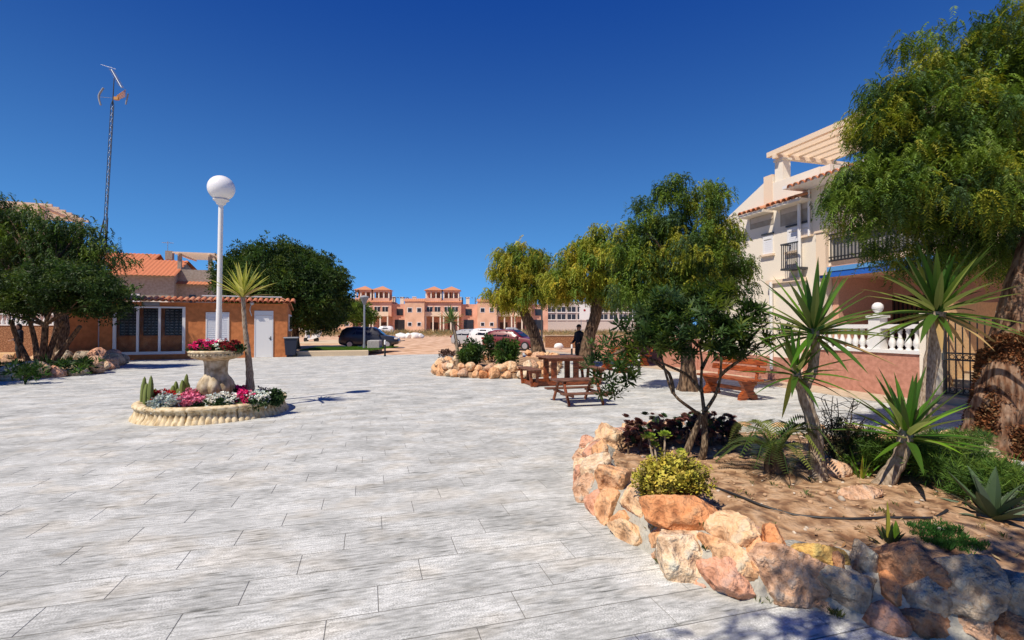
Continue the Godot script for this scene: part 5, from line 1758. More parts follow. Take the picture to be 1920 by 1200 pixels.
func build_house() -> void:
	rng.seed = 110
	var t := thing("terrace_house", "cream stucco house with roof pergola and shuttered windows behind the pink wall", "house", WALL, WTURN)
	# facade with its sloping parapet
	var f := MB.new()
	var poly := PackedVector2Array([Vector2(2.75, 0.0), Vector2(8.0, 0.0), Vector2(8.0, 4.75), Vector2(4.78, 6.18), Vector2(4.78, 6.28), Vector2(4.40, 6.28), Vector2(4.40, 6.08), Vector2(2.75, 6.08)])
	f.prism(poly, Vector3(0, 0, 0), Vector3(0, 0, -1), Vector3.UP, Vector3(0.3, 0, 0))
	obj("facade", f, M.cream_stucco, t)
	var chim := MB.new()
	span(chim, -0.02, 0.7, 5.0, 6.36, 4.42, 4.76)
	obj("party_pier", chim, M.peach_stucco, t)
	var body := MB.new()
	span(body, 1.3, 7.5, 3.2, 6.02, -3.6, 2.75)
	span(body, 0.31, 7.5, 0.0, 4.6, 2.76, 7.95)
	span(body, 0.31, 7.5, 4.62, 6.0, 2.77, 4.38)
	obj("body", body, M.cream_stucco, t)
	# return wall of the upper floor beside the balcony
	var par := MB.new()
	span(par, 0.02, 1.29, 3.2, 6.06, 2.45, 2.74)
	obj("return_wall", par, M.cream_stucco, t)
	# terrace: floor, back wall, ceiling with blue edge, balcony above
	var fl := MB.new()
	span(fl, 0.25, 3.4, 0.0, 0.92, 0.0, 2.74)
	obj("terrace_floor", fl, M.beige_concrete, t)
	var bw := MB.new()
	span(bw, 2.4, 2.7, 0.93, 3.0, -0.9, 2.74)
	span(bw, 0.4, 2.39, 0.93, 3.0, 2.55, 2.73)
	obj("terrace_wall", bw, M.terrace_stucco, t)
	var sl := MB.new()
	span(sl, 0.0, 2.9, 2.98, 3.28, -0.9, 2.74)
	obj("balcony_slab", sl, M.terrace_stucco, t)
	var fa := MB.new()
	span(fa, -0.04, -0.005, 2.98, 3.12, -0.9, 2.74)
	obj("fascia", fa, M.blue_paint, t)
	var fb := MB.new()
	span(fb, -0.06, -0.007, 3.13, 3.25, -0.9, 2.74)
	obj("fascia_top", fb, M.light_blue_paint, t)
	var slat := MB.new()
	var ts := on_wall(1700, 2.4)
	for k in 9: span(slat, 2.36, 2.39, 1.0, 2.5, ts - 0.5 + 0.12 * k, ts - 0.44 + 0.12 * k)
	stuff(obj("slatted_blind", slat, M.brown_shutter, t))
	var dkr := MB.new()
	span(dkr, 2.392, 2.399, 0.94, 2.5, ts - 0.55, ts + 0.6)
	obj("terrace_door", dkr, M.dark_window, t)
	# balcony railing
	var rail := MB.new()
	span(rail, 0.0, 0.05, 4.10, 4.15, -0.9, 2.5)
	span(rail, 0.01, 0.04, 4.00, 4.03, -0.9, 2.5)
	span(rail, 0.0, 0.05, 3.40, 3.44, -0.9, 2.5)
	span(rail, 0.01, 0.04, 3.50, 3.53, -0.9, 2.5)
	var ro := obj("balcony_railing", rail, M.black_iron, t)
	for k in 34:
		var b := MB.new()
		var x := -0.85 + k * 0.1
		b.box(Vector3(0.025, 3.76, -x), Vector3(0.022, 0.66, 0.022))
		obj("baluster", b, M.dark_metal, ro)
	var screen := MB.new()
	span(screen, 0.10, 0.12, 3.42, 4.05, -0.9, 2.5)
	obj("balcony_screen", screen, M.screen_grey, t)
	var cp := MB.new()
	span(cp, -0.10, 0.20, 3.05, 4.22, 2.50, 2.80)
	span(cp, -0.13, 0.23, 4.221, 4.28, 2.47, 2.83)
	obj("corner_post", cp, M.peach_stucco, t)
	# porch block with coping, down pipes
	var po := MB.new()
	span(po, -0.12, 0.001, 0.0, 2.95, 3.3, 4.45)
	obj("porch_wall", po, M.cream_stucco, t)
	var pc := MB.new()
	span(pc, -0.20, 0.0, 2.952, 3.06, 3.2, 4.52)
	obj("porch_coping", pc, M.peach_stucco, t)
	for q in [[1500, 0.0, 2.3, 5.35, -0.10], [1446, 0.0, 0.35, 3.0, -0.20]]:
		var x := on_wall(q[0], q[4])
		var pp := MB.new()
		if q[3] > 4: pp.tube([Vector3(q[4], q[2], -x), Vector3(q[4], q[3] - 0.12, -x), Vector3(q[4], q[3], -x - 0.1), Vector3(q[4] + 0.02, q[3] + 0.02, -x - 0.42), Vector3(0.02, q[3] + 0.12, -x - 0.45)], [0.05], 8)
		else: pp.tube([Vector3(q[4], q[2], -x), Vector3(q[4], q[3], -x)], [0.05, 0.05], 8)
		obj("drain_pipe", pp, M.white_paint, t)
	var pp2 := MB.new()
	var x2 := on_wall(1522)
	pp2.tube([Vector3(-0.07, 4.2, -x2), Vector3(-0.07, 5.5, -x2)], [0.035, 0.035], 8)
	obj("drain_pipe", pp2, M.white_paint, t)
	# windows
	for q in [[1432, 1451, 441, 476], [1478, 1500, 425, 470], [1505, 1523, 418, 440]]:
		var t1 := on_wall(q[0])
		var t0 := on_wall(q[1])
		var y1 := wall_y((q[0] + q[1]) * 0.5, q[2])
		var y0 := wall_y((q[0] + q[1]) * 0.5, q[3])
		var fr := MB.new()
		span(fr, -0.02, 0.02, y0, y1, t0, t0 + 0.05)
		span(fr, -0.02, 0.02, y0, y1, t1 - 0.05, t1)
		span(fr, -0.021, 0.02, y1 - 0.12, y1, t0 + 0.051, t1 - 0.051)
		var w := obj("window", fr, M.white_paint, t)
		var g := MB.new()
		var rows := int((y1 - y0 - 0.13) / 0.06)
		for r in rows: span(g, -0.012, 0.01, y0 + 0.01 + r * 0.06, y0 + 0.065 + r * 0.06, t0 + 0.05, t1 - 0.05)
		obj("shutter", g, M.white_shutter, w)
		var sl2 := MB.new()
		span(sl2, -0.09, -0.002, y0 - 0.07, y0 - 0.01, t0 - 0.06, t1 + 0.06)
		obj("sill", sl2, M.peach_stucco, w)
		var hd := MB.new()
		span(hd, -0.05, -0.002, y1 + 0.02, y1 + 0.07, t0 - 0.03, t1 + 0.03)
		obj("lintel", hd, M.dark_metal, w)
	# loggia openings under the tile canopies
	for q in [[1408, 1452, 403, 425], [1465, 1522, 382, 418]]:
		var t1 := on_wall(q[0])
		var t0 := on_wall(q[1])
		var y1 := wall_y((q[0] + q[1]) * 0.5, q[2])
		var y0 := wall_y((q[0] + q[1]) * 0.5, q[3])
		var g := MB.new()
		span(g, -0.012, -0.004, y0, y1, t0, t1)
		var w := obj("recess", g, M.grey_stucco, t)
		var r2 := MB.new()
		span(r2, -0.03, -0.014, y1 - 0.2, y1 - 0.03, t0 + 0.05, t1 - 0.05)
		obj("roller_box", r2, M.grey_wall, w)
	canopy(t, on_wall(1452), on_wall(1404), wall_y(1430, 398), 0.42, M.cream_stucco)
	canopy(t, on_wall(1524), on_wall(1460), wall_y(1492, 379), 0.42, M.cream_stucco)
	canopy(t, 0.9, on_wall(1482, -0.5), 5.62, 0.75, M.white_paint)
	# small iron balcony
	var bt1 := on_wall(1468, -0.3)
	var bt0 := on_wall(1500, -0.3)
	var ib := MB.new()
	span(ib, -0.38, -0.34, 4.02, 4.06, bt0, bt1)
	span(ib, -0.38, 0.0, 3.28, 3.34, bt0, bt1)
	span(ib, -0.379, 0.0, 4.02, 4.06, bt1 - 0.04, bt1 + 0.001)
	var io := obj("small_balcony", ib, M.dark_metal, t)
	for k in 9:
		var b := MB.new()
		b.box(Vector3(-0.36, 3.68, -lerpf(bt0 + 0.03, bt1 - 0.03, k / 8.0)), Vector3(0.018, 0.7, 0.018))
		obj("baluster", b, M.black_iron, io)
	# pergola
	for q in [[4.08, 0.05], [0.7, 0.05], [4.08, 2.2], [0.7, 2.2]]:
		var p := MB.new()
		span(p, q[1], q[1] + 0.3, 6.03, 6.72, q[0], q[0] + 0.3)
		span(p, q[1] - 0.03, q[1] + 0.33, 6.721, 6.78, q[0] - 0.03, q[0] + 0.33)
		obj("pergola_post", p, M.cream_stucco, t)
	for x in [4.16, 0.8]:
		var p := MB.new()
		span(p, -0.12, 2.8, 6.781, 6.90, x, x + 0.14)
		obj("pergola_beam", p, M.peach_stucco, t)
	for k in 6:
		var p := MB.new()
		span(p, -0.10 + k * 0.42, 0.03 + k * 0.42, 6.901, 7.05, 0.35, 4.55)
		obj("pergola_rafter", p, M.peach_stucco, t)

	# boundary wall with balustrade
	var w := thing("pink_wall", "rough pink rendered boundary wall topped by a white balustrade", "wall", WALL, WTURN)
	var m := MB.new()
	span(m, -0.12, 0.2, -0.05, 1.02, 0.12, 2.74)
	span(m, -0.06, -0.001, -0.05, 1.0, 2.741, 3.3)
	span(m, -0.16, -0.121, -0.05, 0.72, 3.301, 4.5)
	span(m, -0.06, -0.001, -0.05, 0.72, 4.501, 8.0)
	span(m, -0.1, 0.12, -0.05, 1.15, 8.001, 17.0)
	span(m, -0.12, 0.2, -0.05, 1.02, -7.0, -1.62)
	obj("plinth", m, M.pink_stucco, w)
	var led := MB.new()
	span(led, -0.16, 0.22, 1.021, 1.10, 0.10, 2.74)
	span(led, -0.16, 0.22, 1.021, 1.10, -7.0, -1.6)
	obj("ledge", led, M.white_cast, w)
	var tr := MB.new()
	span(tr, -0.09, 0.13, 1.60, 1.70, 0.15, 2.74)
	span(tr, -0.09, 0.13, 1.60, 1.70, -7.0, -1.62)
	obj("top_rail", tr, M.white_cast, w)
	var bal := MB.new()
	bal.lathe(Vector3.ZERO, [Vector2(0.055, 1.10), Vector2(0.055, 1.13), Vector2(0.04, 1.15), Vector2(0.075, 1.22), Vector2(0.07, 1.30), Vector2(0.04, 1.38), Vector2(0.035, 1.46), Vector2(0.05, 1.50), Vector2(0.04, 1.53), Vector2(0.055, 1.56), Vector2(0.055, 1.60)], 14)
	var bm := bal.mesh()
	var x := 0.27
	while x < 2.7:
		if absf(x - 1.17) > 0.17: obj("baluster", bm, M.white_cast, w, Vector3(0.02, 0, -x))
		x += 0.185
	x = -6.9
	while x < -1.7:
		obj("baluster", bm, M.white_cast, w, Vector3(0.02, 0, -x))
		x += 0.185
	var post := MB.new()
	span(post, -0.11, 0.15, 1.101, 1.86, 1.03, 1.31)
	span(post, -0.15, 0.19, 1.861, 1.92, 0.99, 1.35)
	post.lathe(Vector3(0.02, 0, -1.17), [Vector2(0.11, 1.92), Vector2(0.09, 1.96), Vector2(0.055, 1.99), Vector2(0.10, 2.04), Vector2(0.125, 2.11), Vector2(0.11, 2.18), Vector2(0.06, 2.23), Vector2(0.01, 2.24)], 20)
	obj("ball_post", post, M.white_cast, w)
	var pil := MB.new()
	span(pil, -0.13, 0.21, -0.05, 1.95, -0.22, 0.115)
	span(pil, -0.13, 0.21, -0.05, 1.95, -1.61, -1.30)
	obj("gate_pillar", pil, M.cream_stucco, w)
	var light := MB.new()
	light.box(Vector3(-0.16, 0.62, -on_wall(1536)), Vector3(0.08, 0.10, 0.16))
	obj("wall_light", light, M.white_paint, w)

	# gate
	var g := thing("iron_gate", "black wrought iron garden gate between cream pillars", "gate", WALL, WTURN)
	var fr := MB.new()
	var g0 := -0.27
	var g1 := -1.26
	for z in [g0, g1 + 0.04]: span(fr, 0.0, 0.05, 0.18, 1.84, z, z - 0.05)
	for y in [0.2, 0.92, 1.06, 1.80]: span(fr, 0.006, 0.044, y, y + 0.035, g1, g0)
	obj("frame", fr, M.black_iron, g)
	for k in 7:
		var b := MB.new()
		b.box(Vector3(0.025, 1.0, -lerpf(g0 - 0.1, g1 + 0.1, k / 6.0)), Vector3(0.018, 1.6, 0.018))
		obj("bar", b, M.black_iron, g)
	var sc := MB.new()
	for k in 6:
		var zc := lerpf(g0 - 0.16, g1 + 0.16, k / 5.0)
		for yy in [1.0, 0.3]:
			var pts := []
			for j in 13: pts.append(Vector3(0.025, yy + sin(j * TAU / 12) * 0.045, -zc + cos(j * TAU / 12) * 0.045))
			sc.tube(pts, [0.008], 5, false)
	stuff(obj("scrollwork", sc, M.black_iron, g))
	var lk := MB.new()
	lk.box(Vector3(-0.02, 1.0, -(g0 - 0.03)), Vector3(0.06, 0.16, 0.05))
	obj("lock", lk, M.dark_metal, g)
	# steps and yellow porch behind the gate
	var stp := thing("porch_steps", "cream stone steps climbing to a yellow porch behind the iron gate", "steps", WALL, WTURN)
	for k in 6:
		var b := MB.new()
		span(b, -0.3 + k * 0.34, 3.2, k * 0.165, 0.165 + k * 0.165 - 0.002, -1.295, -0.225)
		obj("step", b, M.beige_concrete, stp)
	var yw := MB.new()
	span(yw, 3.21, 3.4, 0.0, 3.2, -3.4, 0.0)
	span(yw, 0.3, 3.2, 0.0, 2.2, -0.20, -0.05)
	obj("porch_wall", yw, M.yellow_stucco, stp)
	var yl := MB.new()
	span(yl, 2.2, 2.9, 1.6, 1.66, -1.2, -0.5)
	obj("porch_ledge", yl, M.white_paint, stp)
	var fpot := thing("flower_pot", "terracotta pot standing on the steps behind the iron gate", "pot", WALL, WTURN)
	var pot := MB.new()
	pot.lathe(Vector3(0.95, 0.66, 0.95), [Vector2(0.10, 0.0), Vector2(0.14, 0.2), Vector2(0.16, 0.21), Vector2(0.16, 0.26), Vector2(0.12, 0.26), Vector2(0.02, 0.22)], 18)
	obj("pot", pot, M.roof_tile, fpot)

# ---------------------------------------------------------------- garden furniture
func board(mb: MB, at: Vector3, s: Vector3, b := Basis()) -> void:
	mb.cbox(at, s, 0.008, b)

func garden_bench(label: String, at: Vector3, turn: float, group: String) -> void:
	# runs along local x, the back is at -z
	var t := thing("wooden_bench", label, "bench", at, turn, group)
	for k in 3:
		var s := MB.new()
		board(s, Vector3(0, 0.45, 0.17 - k * 0.16), Vector3(1.75, 0.045, 0.14))
		obj("seat_board", s, M.bench_wood, t)
	var lean := Basis(Vector3.RIGHT, -0.22)
	for k in 2:
		var s := MB.new()
		board(s, Vector3(0, 0.66 + k * 0.17, -0.25 - k * 0.04), Vector3(1.75, 0.13, 0.04), lean)
		obj("back_board", s, M.bench_wood, t)
	for x in [-0.62, 0.62]:
		var s := MB.new()
		board(s, Vector3(x, 0.62, -0.27), Vector3(0.06, 0.62, 0.05), lean)
		obj("back_post", s, M.bench_wood, t)
		var l := MB.new()
		# waisted trestle: wide at foot and top
		var poly := PackedVector2Array([Vector2(-0.24, 0), Vector2(-0.10, 0), Vector2(0, 0.06), Vector2(0.10, 0), Vector2(0.24, 0), Vector2(0.22, 0.10), Vector2(0.12, 0.20), Vector2(0.13, 0.28), Vector2(0.22, 0.42), Vector2(-0.24, 0.42), Vector2(-0.13, 0.28), Vector2(-0.12, 0.20), Vector2(-0.22, 0.10)])
		l.prism(poly, Vector3(x - 0.05, 0, 0), Vector3(0, 0, 1), Vector3.UP, Vector3(0.10, 0, 0))
		obj("leg", l, M.bench_wood, t)
	var st := MB.new()
	board(st, Vector3(0, 0.22, 0), Vector3(1.3, 0.09, 0.04))
	obj("stretcher", st, M.bench_wood, t)

func build_furniture() -> void:
	rng.seed = 111
	# benches with their backs to the house
	garden_bench("orange stained wooden bench with curved legs beside the tall pepper tree", Vector3(5.12, 0, -11.75), WTURN + PI * 0.5 + PI, "benches along the house")
	garden_bench("wooden bench with splayed legs behind the picnic table", Vector3(3.75, 0, -18.2), WTURN + PI * 0.5 + PI, "benches along the house")
	garden_bench("far red brown bench standing before the pink wall", Vector3(5.3, 0, -21.2), WTURN + PI * 0.5 + PI, "benches along the house")

	# picnic table with benches fixed to it
	var t := thing("picnic_table", "square dark wooden picnic table with two fixed side benches", "picnic table", Vector3(1.40, 0, -14.25), TURN)
	for k in 6:
		var b := MB.new()
		board(b, Vector3(-0.475 + k * 0.19, 0.775, 0), Vector3(0.18, 0.045, 1.14))
		obj("top_board", b, M.weathered_wood, t)
	for z in [-0.42, 0.42]:
		var b := MB.new()
		board(b, Vector3(0, 0.72, z), Vector3(1.06, 0.08, 0.05))
		obj("top_batten", b, M.varnished_wood, t)
		for x in [-0.33, 0.33]:
			var l := MB.new()
			board(l, Vector3(x, 0.37, z * 0.76), Vector3(0.15, 0.70, 0.09))
			obj("leg", l, M.varnished_wood, t)
		var r := MB.new()
		board(r, Vector3(0, 0.07, z * 0.76 + signf(z) * 0.075), Vector3(2.1, 0.12, 0.05))
		obj("ground_rail", r, M.varnished_wood, t)
	for x in [-0.95, 0.95]:
		for k in 2:
			var b := MB.new()
			board(b, Vector3(x + (k - 0.5) * 0.17, 0.46, 0), Vector3(0.16, 0.045, 1.16))
			obj("seat_board", b, M.weathered_wood, t)
		for z in [-0.42, 0.42]:
			for s in [-1.0, 1.0]:
				var l := MB.new()
				board(l, Vector3(x + s * 0.09, 0.22, z), Vector3(0.07, 0.43, 0.08), Basis(Vector3.BACK, -s * 0.10))
				obj("bench_leg", l, M.varnished_wood, t)
			var c := MB.new()
			board(c, Vector3(x, 0.40, z + signf(z) * 0.065), Vector3(0.36, 0.07, 0.04))
			obj("bench_batten", c, M.varnished_wood, t)
		var f := MB.new()
		board(f, Vector3(x, 0.06, 0), Vector3(0.09, 0.10, 1.1))
		obj("bench_rail", f, M.varnished_wood, t)

	# child's picnic table in front of it
	t = thing("small_picnic_table", "low child size wooden picnic table with splayed legs", "picnic table", Vector3(1.42, 0, -10.75), TURN - 0.02)
	for k in 3:
		var b := MB.new()
		board(b, Vector3(0, 0.50, -0.16 + k * 0.16), Vector3(1.12, 0.035, 0.15))
		obj("top_board", b, M.weathered_wood, t)
	for z in [-0.5, 0.5]:
		var b := MB.new()
		board(b, Vector3(0.0, 0.265, z), Vector3(1.12, 0.035, 0.2))
		obj("seat_board", b, M.weathered_wood, t)
	for x in [-0.38, 0.38]:
		for s in [-1.0, 1.0]:
			var l := MB.new()
			var a := Vector3(x, 0.48, s * 0.14)
			var e := Vector3(x, 0.03, s * 0.46)
			var dir := (e - a).normalized()
			board(l, (a + e) * 0.5, Vector3(0.045, (e - a).length() + 0.04, 0.07), Basis(Vector3.RIGHT, atan2(-dir.z, -dir.y)))
			obj("leg", l, M.varnished_wood, t)
		var c := MB.new()
		board(c, Vector3(x + 0.046, 0.225, 0), Vector3(0.04, 0.06, 1.16))
		obj("seat_bearer", c, M.varnished_wood, t)
		var c2 := MB.new()
		board(c2, Vector3(x + 0.046, 0.455, 0), Vector3(0.04, 0.05, 0.5))
		obj("top_batten", c2, M.varnished_wood, t)

	# posts
	for q in [[1198, 703, 0.68, "short dark post with pale cap on the paving beside the benches"], [722, 668, 0.9, "black bollard with white cap at the plaza edge"], [1072, 672, 0.72, "short dark post beside the dark dressed person"]]:
		var p := ground_at(q[0], q[1])
		t = thing("bollard", q[3], "bollard", p, 0.0, "posts of the plaza")
		var b := MB.new()
		b.lathe(Vector3.ZERO, [Vector2(0.07, -0.02), Vector2(0.07, 0.04), Vector2(0.05, 0.06), Vector2(0.05, q[2] * 0.72)], 14)
		obj("post", b, M.plastic_black, t)
		var c := MB.new()
		c.lathe(Vector3.ZERO, [Vector2(0.052, q[2] * 0.72), Vector2(0.052, q[2] * 0.94), Vector2(0.035, q[2]), Vector2(0.005, q[2] * 1.01)], 14)
		obj("cap", c, M.white_paint, t)
	# litter bin by the hut
	var p := ground_at(546, 669)
	t = thing("wheeled_bin", "dark wheeled litter bin standing against the hut corner", "bin", p, 0.3)
	var b := MB.new()
	b.prism(PackedVector2Array([Vector2(-0.24, 0.12), Vector2(0.24, 0.12), Vector2(0.31, 1.0), Vector2(-0.31, 1.0)]), Vector3(0, 0, -0.3), Vector3.RIGHT, Vector3.UP, Vector3(0, 0, 0.6))
	b.box(Vector3(-0.15, 0.06, 0), Vector3(0.1, 0.14, 0.4))
	obj("body", b, M.plastic_navy, t)
	b = MB.new()
	b.cbox(Vector3(0.02, 1.04, 0), Vector3(0.74, 0.07, 0.7), 0.02)
	obj("lid", b, M.grey_cloth, t)
	for z in [-0.22, 0.22]:
		var w := MB.new()
		w.tube([Vector3(0.2, 0.1, z - 0.03), Vector3(0.2, 0.1, z + 0.03)], [0.1, 0.1], 14)
		obj("wheel", w, M.tyre, t)
	# concrete block and the second lamp
	p = ground_at(698, 661)
	b = MB.new()
	b.cbox(p + Vector3(0, 0.38, -0.6), Vector3(0.75, 0.76, 1.5), 0.03, Basis(Vector3.UP, 0.15))
	tag(obj("concrete_block", b, M.concrete), "grey concrete block at the end of the lawn strip", "block")
	p = ground_at(683, 661)
	t = thing("street_lamp", "slim grey street lamp with conical head beside the lawn", "lamp post", p)
	b = MB.new()
	b.lathe(Vector3.ZERO, [Vector2(0.09, -0.02), Vector2(0.09, 0.5), Vector2(0.065, 0.55), Vector2(0.055, 3.05)], 12)
	obj("pole", b, M.galvanised, t)
	b = MB.new()
	b.lathe(Vector3.ZERO, [Vector2(0.06, 3.02), Vector2(0.1, 3.1), Vector2(0.25, 3.42), Vector2(0.29, 3.48), Vector2(0.28, 3.53), Vector2(0.1, 3.60), Vector2(0.02, 3.61)], 18)
	obj("lantern", b, M.grey_cloth, t)
	p = ground_at(1016, 655)
	t = thing("street_lamp", "dark slender lamp post beside the small pepper tree trunk", "lamp post", p)
	b = MB.new()
	b.lathe(Vector3.ZERO, [Vector2(0.09, -0.02), Vector2(0.08, 0.5), Vector2(0.06, 0.55), Vector2(0.05, 4.0)], 10)
	obj("pole", b, M.dark_metal, t)
	b = MB.new()
	b.lathe(Vector3.ZERO, [Vector2(0.06, 4.0), Vector2(0.2, 4.1), Vector2(0.24, 4.4), Vector2(0.1, 4.55), Vector2(0.01, 4.6)], 14)
	obj("lantern", b, M.dark_metal, t)
	# notice board beyond the trees
	p = at_depth(1096, 612, 44.0); p.y = 0
	t = thing("notice_sign", "white rectangular notice sign with a small dark emblem on posts", "sign", p)
	b = MB.new()
	b.cbox(Vector3(0, 2.96, 0), Vector3(0.92, 1.42, 0.05), 0.01)
	obj("panel", b, M.white_paint, t)
	b = MB.new()
	b.lathe(Vector3.ZERO, [Vector2(0.10, 0.0), Vector2(0.10, 0.01)], 14)
	var em := obj("emblem", b, M.red_lens, t, Vector3(0, 3.08, 0.028))
	em.rotation.x = PI / 2
	for x in [-0.3, 0.3]:
		b = MB.new()
		b.tube([Vector3(x, 0, -0.05), Vector3(x, 3.5, -0.05)], [0.03, 0.03], 8)
		obj("post", b, M.galvanised, t)

# ---------------------------------------------------------------- vehicles
func car(label: String, at: Vector3, turn: float, L: float, W: float, H: float, paint: Material, suv: bool, group: String) -> void:
	# local +x is the front, the ground is y = 0
	var t := thing("parked_car", label, "car", at, turn, group)
	var hw := W * 0.5
	# stations along the length: x, half width, sill, belt, roof (equal to belt on bonnet and tail), half width of the roof
	var st := [[0.0, 0.80, 0.42, 0.70, 0.72, 0.70], [0.02, 0.90, 0.30, 0.82, 0.88, 0.74], [0.05, 0.96, 0.24, 0.92, 1.02, 0.74], [0.12, 0.99, 0.20, 0.96, 1.36, 0.70], [0.22, 1.0, 0.19, 0.96, 1.47, 0.70], [0.40, 1.0, 0.18, 0.95, 1.50, 0.70], [0.55, 1.0, 0.18, 0.93, 1.46, 0.69], [0.64, 1.0, 0.19, 0.92, 1.28, 0.70], [0.72, 1.0, 0.19, 0.90, 1.00, 0.76], [0.76, 0.99, 0.20, 0.89, 0.92, 0.80], [0.88, 0.97, 0.22, 0.82, 0.84, 0.80], [0.96, 0.90, 0.28, 0.70, 0.72, 0.74], [0.99, 0.80, 0.36, 0.58, 0.60, 0.70], [1.0, 0.70, 0.42, 0.52, 0.54, 0.62]]
	if suv:
		st[2][4] = 1.30; st[3][4] = 1.48; st[4][4] = 1.52; st[1][4] = 1.0; st[6][4] = 1.50; st[7][4] = 1.36
	var rows := []
	for q in st:
		var x: float = (q[0] - 0.5) * L
		var k := H / 1.5
		var w: float = q[1] * hw
		var c: float = q[5] * hw
		var sill: float = q[2] * k
		var belt: float = q[3] * k
		var roof: float = q[4] * k
		var half := [Vector2(w * 0.6, sill), Vector2(w * 0.94, sill + 0.02), Vector2(w, sill + 0.14), Vector2(w, (sill + belt) * 0.55), Vector2(w * 0.965, belt), Vector2(lerpf(w * 0.95, c, 0.5), lerpf(belt, roof, 0.55)), Vector2(c, roof - 0.04), Vector2(c * 0.8, roof), Vector2(c * 0.3, roof + 0.012)]
		var line := PackedVector3Array()
		for h in half: line.append(Vector3(x, h.y, h.x))
		for i in half.size(): line.append(Vector3(x, half[half.size() - 1 - i].y, -half[half.size() - 1 - i].x))
		rows.append(line)
	var b := MB.new()
	b.skin(rows, true)
	b.fan(rows[0], Vector3(-1, 0, 0))
	b.fan(rows[-1], Vector3(1, 0, 0))
	obj("body", b, paint, t)
	# glazing laid just proud of the cabin
	var side := func(x: float, f: float, s: float) -> Vector3:
		var i := 0
		var u := x / L + 0.5
		while i < st.size() - 2 and st[i + 1][0] < u: i += 1
		var g: float = (u - st[i][0]) / (st[i + 1][0] - st[i][0])
		var k := H / 1.5
		var w: float = lerpf(st[i][1], st[i + 1][1], g) * hw
		var c: float = lerpf(st[i][5], st[i + 1][5], g) * hw
		var belt: float = lerpf(st[i][3], st[i + 1][3], g) * k
		var roof: float = lerpf(st[i][4], st[i + 1][4], g) * k
		return Vector3(x, lerpf(belt, roof - 0.04, f), (lerpf(w * 0.965, c, f) + 0.012) * s)
	for s in [-1.0, 1.0]:
		for q in [[-0.36 if not suv else -0.42, -0.22], [-0.21, -0.02], [-0.005, 0.17]]:
			var g := MB.new()
			var x0: float = q[0] * L
			var x1: float = q[1] * L
			var sl := 0.06 * L if q[1] > 0.1 else 0.0
			var r := [PackedVector3Array([side.call(x0, 0.08, s), side.call(x1 + sl * 0.6, 0.08, s)]), PackedVector3Array([side.call(x0, 0.5, s), side.call(x1, 0.5, s)]), PackedVector3Array([side.call(x0 + 0.03 * L, 0.88, s), side.call(x1 - sl, 0.88, s)])]
			g.skin(r, false, Vector3(0, 0.3, s))
			obj("side_window", g, M.car_glass, t)
	var k2 := H / 1.5
	var ws := MB.new()
	ws.quad(Vector3(0.235 * L, 0.985 * k2 + 0.02, -hw * 0.72), Vector3(0.235 * L, 0.985 * k2 + 0.02, hw * 0.72), Vector3(0.075 * L, (1.46 if not suv else 1.49) * k2 + 0.005, hw * 0.60), Vector3(0.075 * L, (1.46 if not suv else 1.49) * k2 + 0.005, -hw * 0.60))
	obj("windscreen", ws, M.car_glass, t)
	var rw := MB.new()
	var ry0 := (1.02 if not suv else 1.02) * k2
	rw.quad(Vector3(-0.478 * L - 0.02, ry0, hw * 0.70), Vector3(-0.478 * L - 0.02, ry0, -hw * 0.70), Vector3((-0.385 if not suv else -0.40) * L - 0.02, 1.36 * k2 + 0.01, -hw * 0.62), Vector3((-0.385 if not suv else -0.40) * L - 0.02, 1.36 * k2 + 0.01, hw * 0.62))
	obj("rear_window", rw, M.car_glass, t)
	for s in [-1.0, 1.0]:
		var tl := MB.new()
		tl.cbox(Vector3(-0.487 * L, 0.86 * k2, s * hw * 0.76), Vector3(0.12, 0.16, 0.34), 0.03)
		obj("tail_light", tl, M.red_lens, t)
		var hl := MB.new()
		hl.cbox(Vector3(0.45 * L, 0.70 * k2, s * hw * 0.72), Vector3(0.28, 0.13, 0.36), 0.03)
		obj("headlight", hl, M.clear_lens, t)
		var mr := MB.new()
		mr.cbox(Vector3(0.17 * L, 0.98 * k2, s * (hw + 0.09)), Vector3(0.12, 0.13, 0.18), 0.03)
		obj("mirror", mr, paint, t)
		for x in [-0.31, 0.31]:
			var w := MB.new()
			w.tube([Vector3(x * L, 0.32, s * (hw - 0.2)), Vector3(x * L, 0.32, s * (hw - 0.02)), Vector3(x * L, 0.32, s * (hw + 0.015))], [0.32, 0.32, 0.29], 22)
			var wo := obj("wheel", w, M.tyre, t)
			var r := MB.new()
			r.tube([Vector3(x * L, 0.32, s * (hw + 0.005)), Vector3(x * L, 0.32, s * (hw + 0.022))], [0.21, 0.19], 18)
			obj("rim", r, M.rim, wo)
	var pl := MB.new()
	pl.box(Vector3(-0.5 * L - 0.012, 0.62 * k2, 0), Vector3(0.02, 0.11, 0.5))
	obj("number_plate", pl, M.white_paint, t)

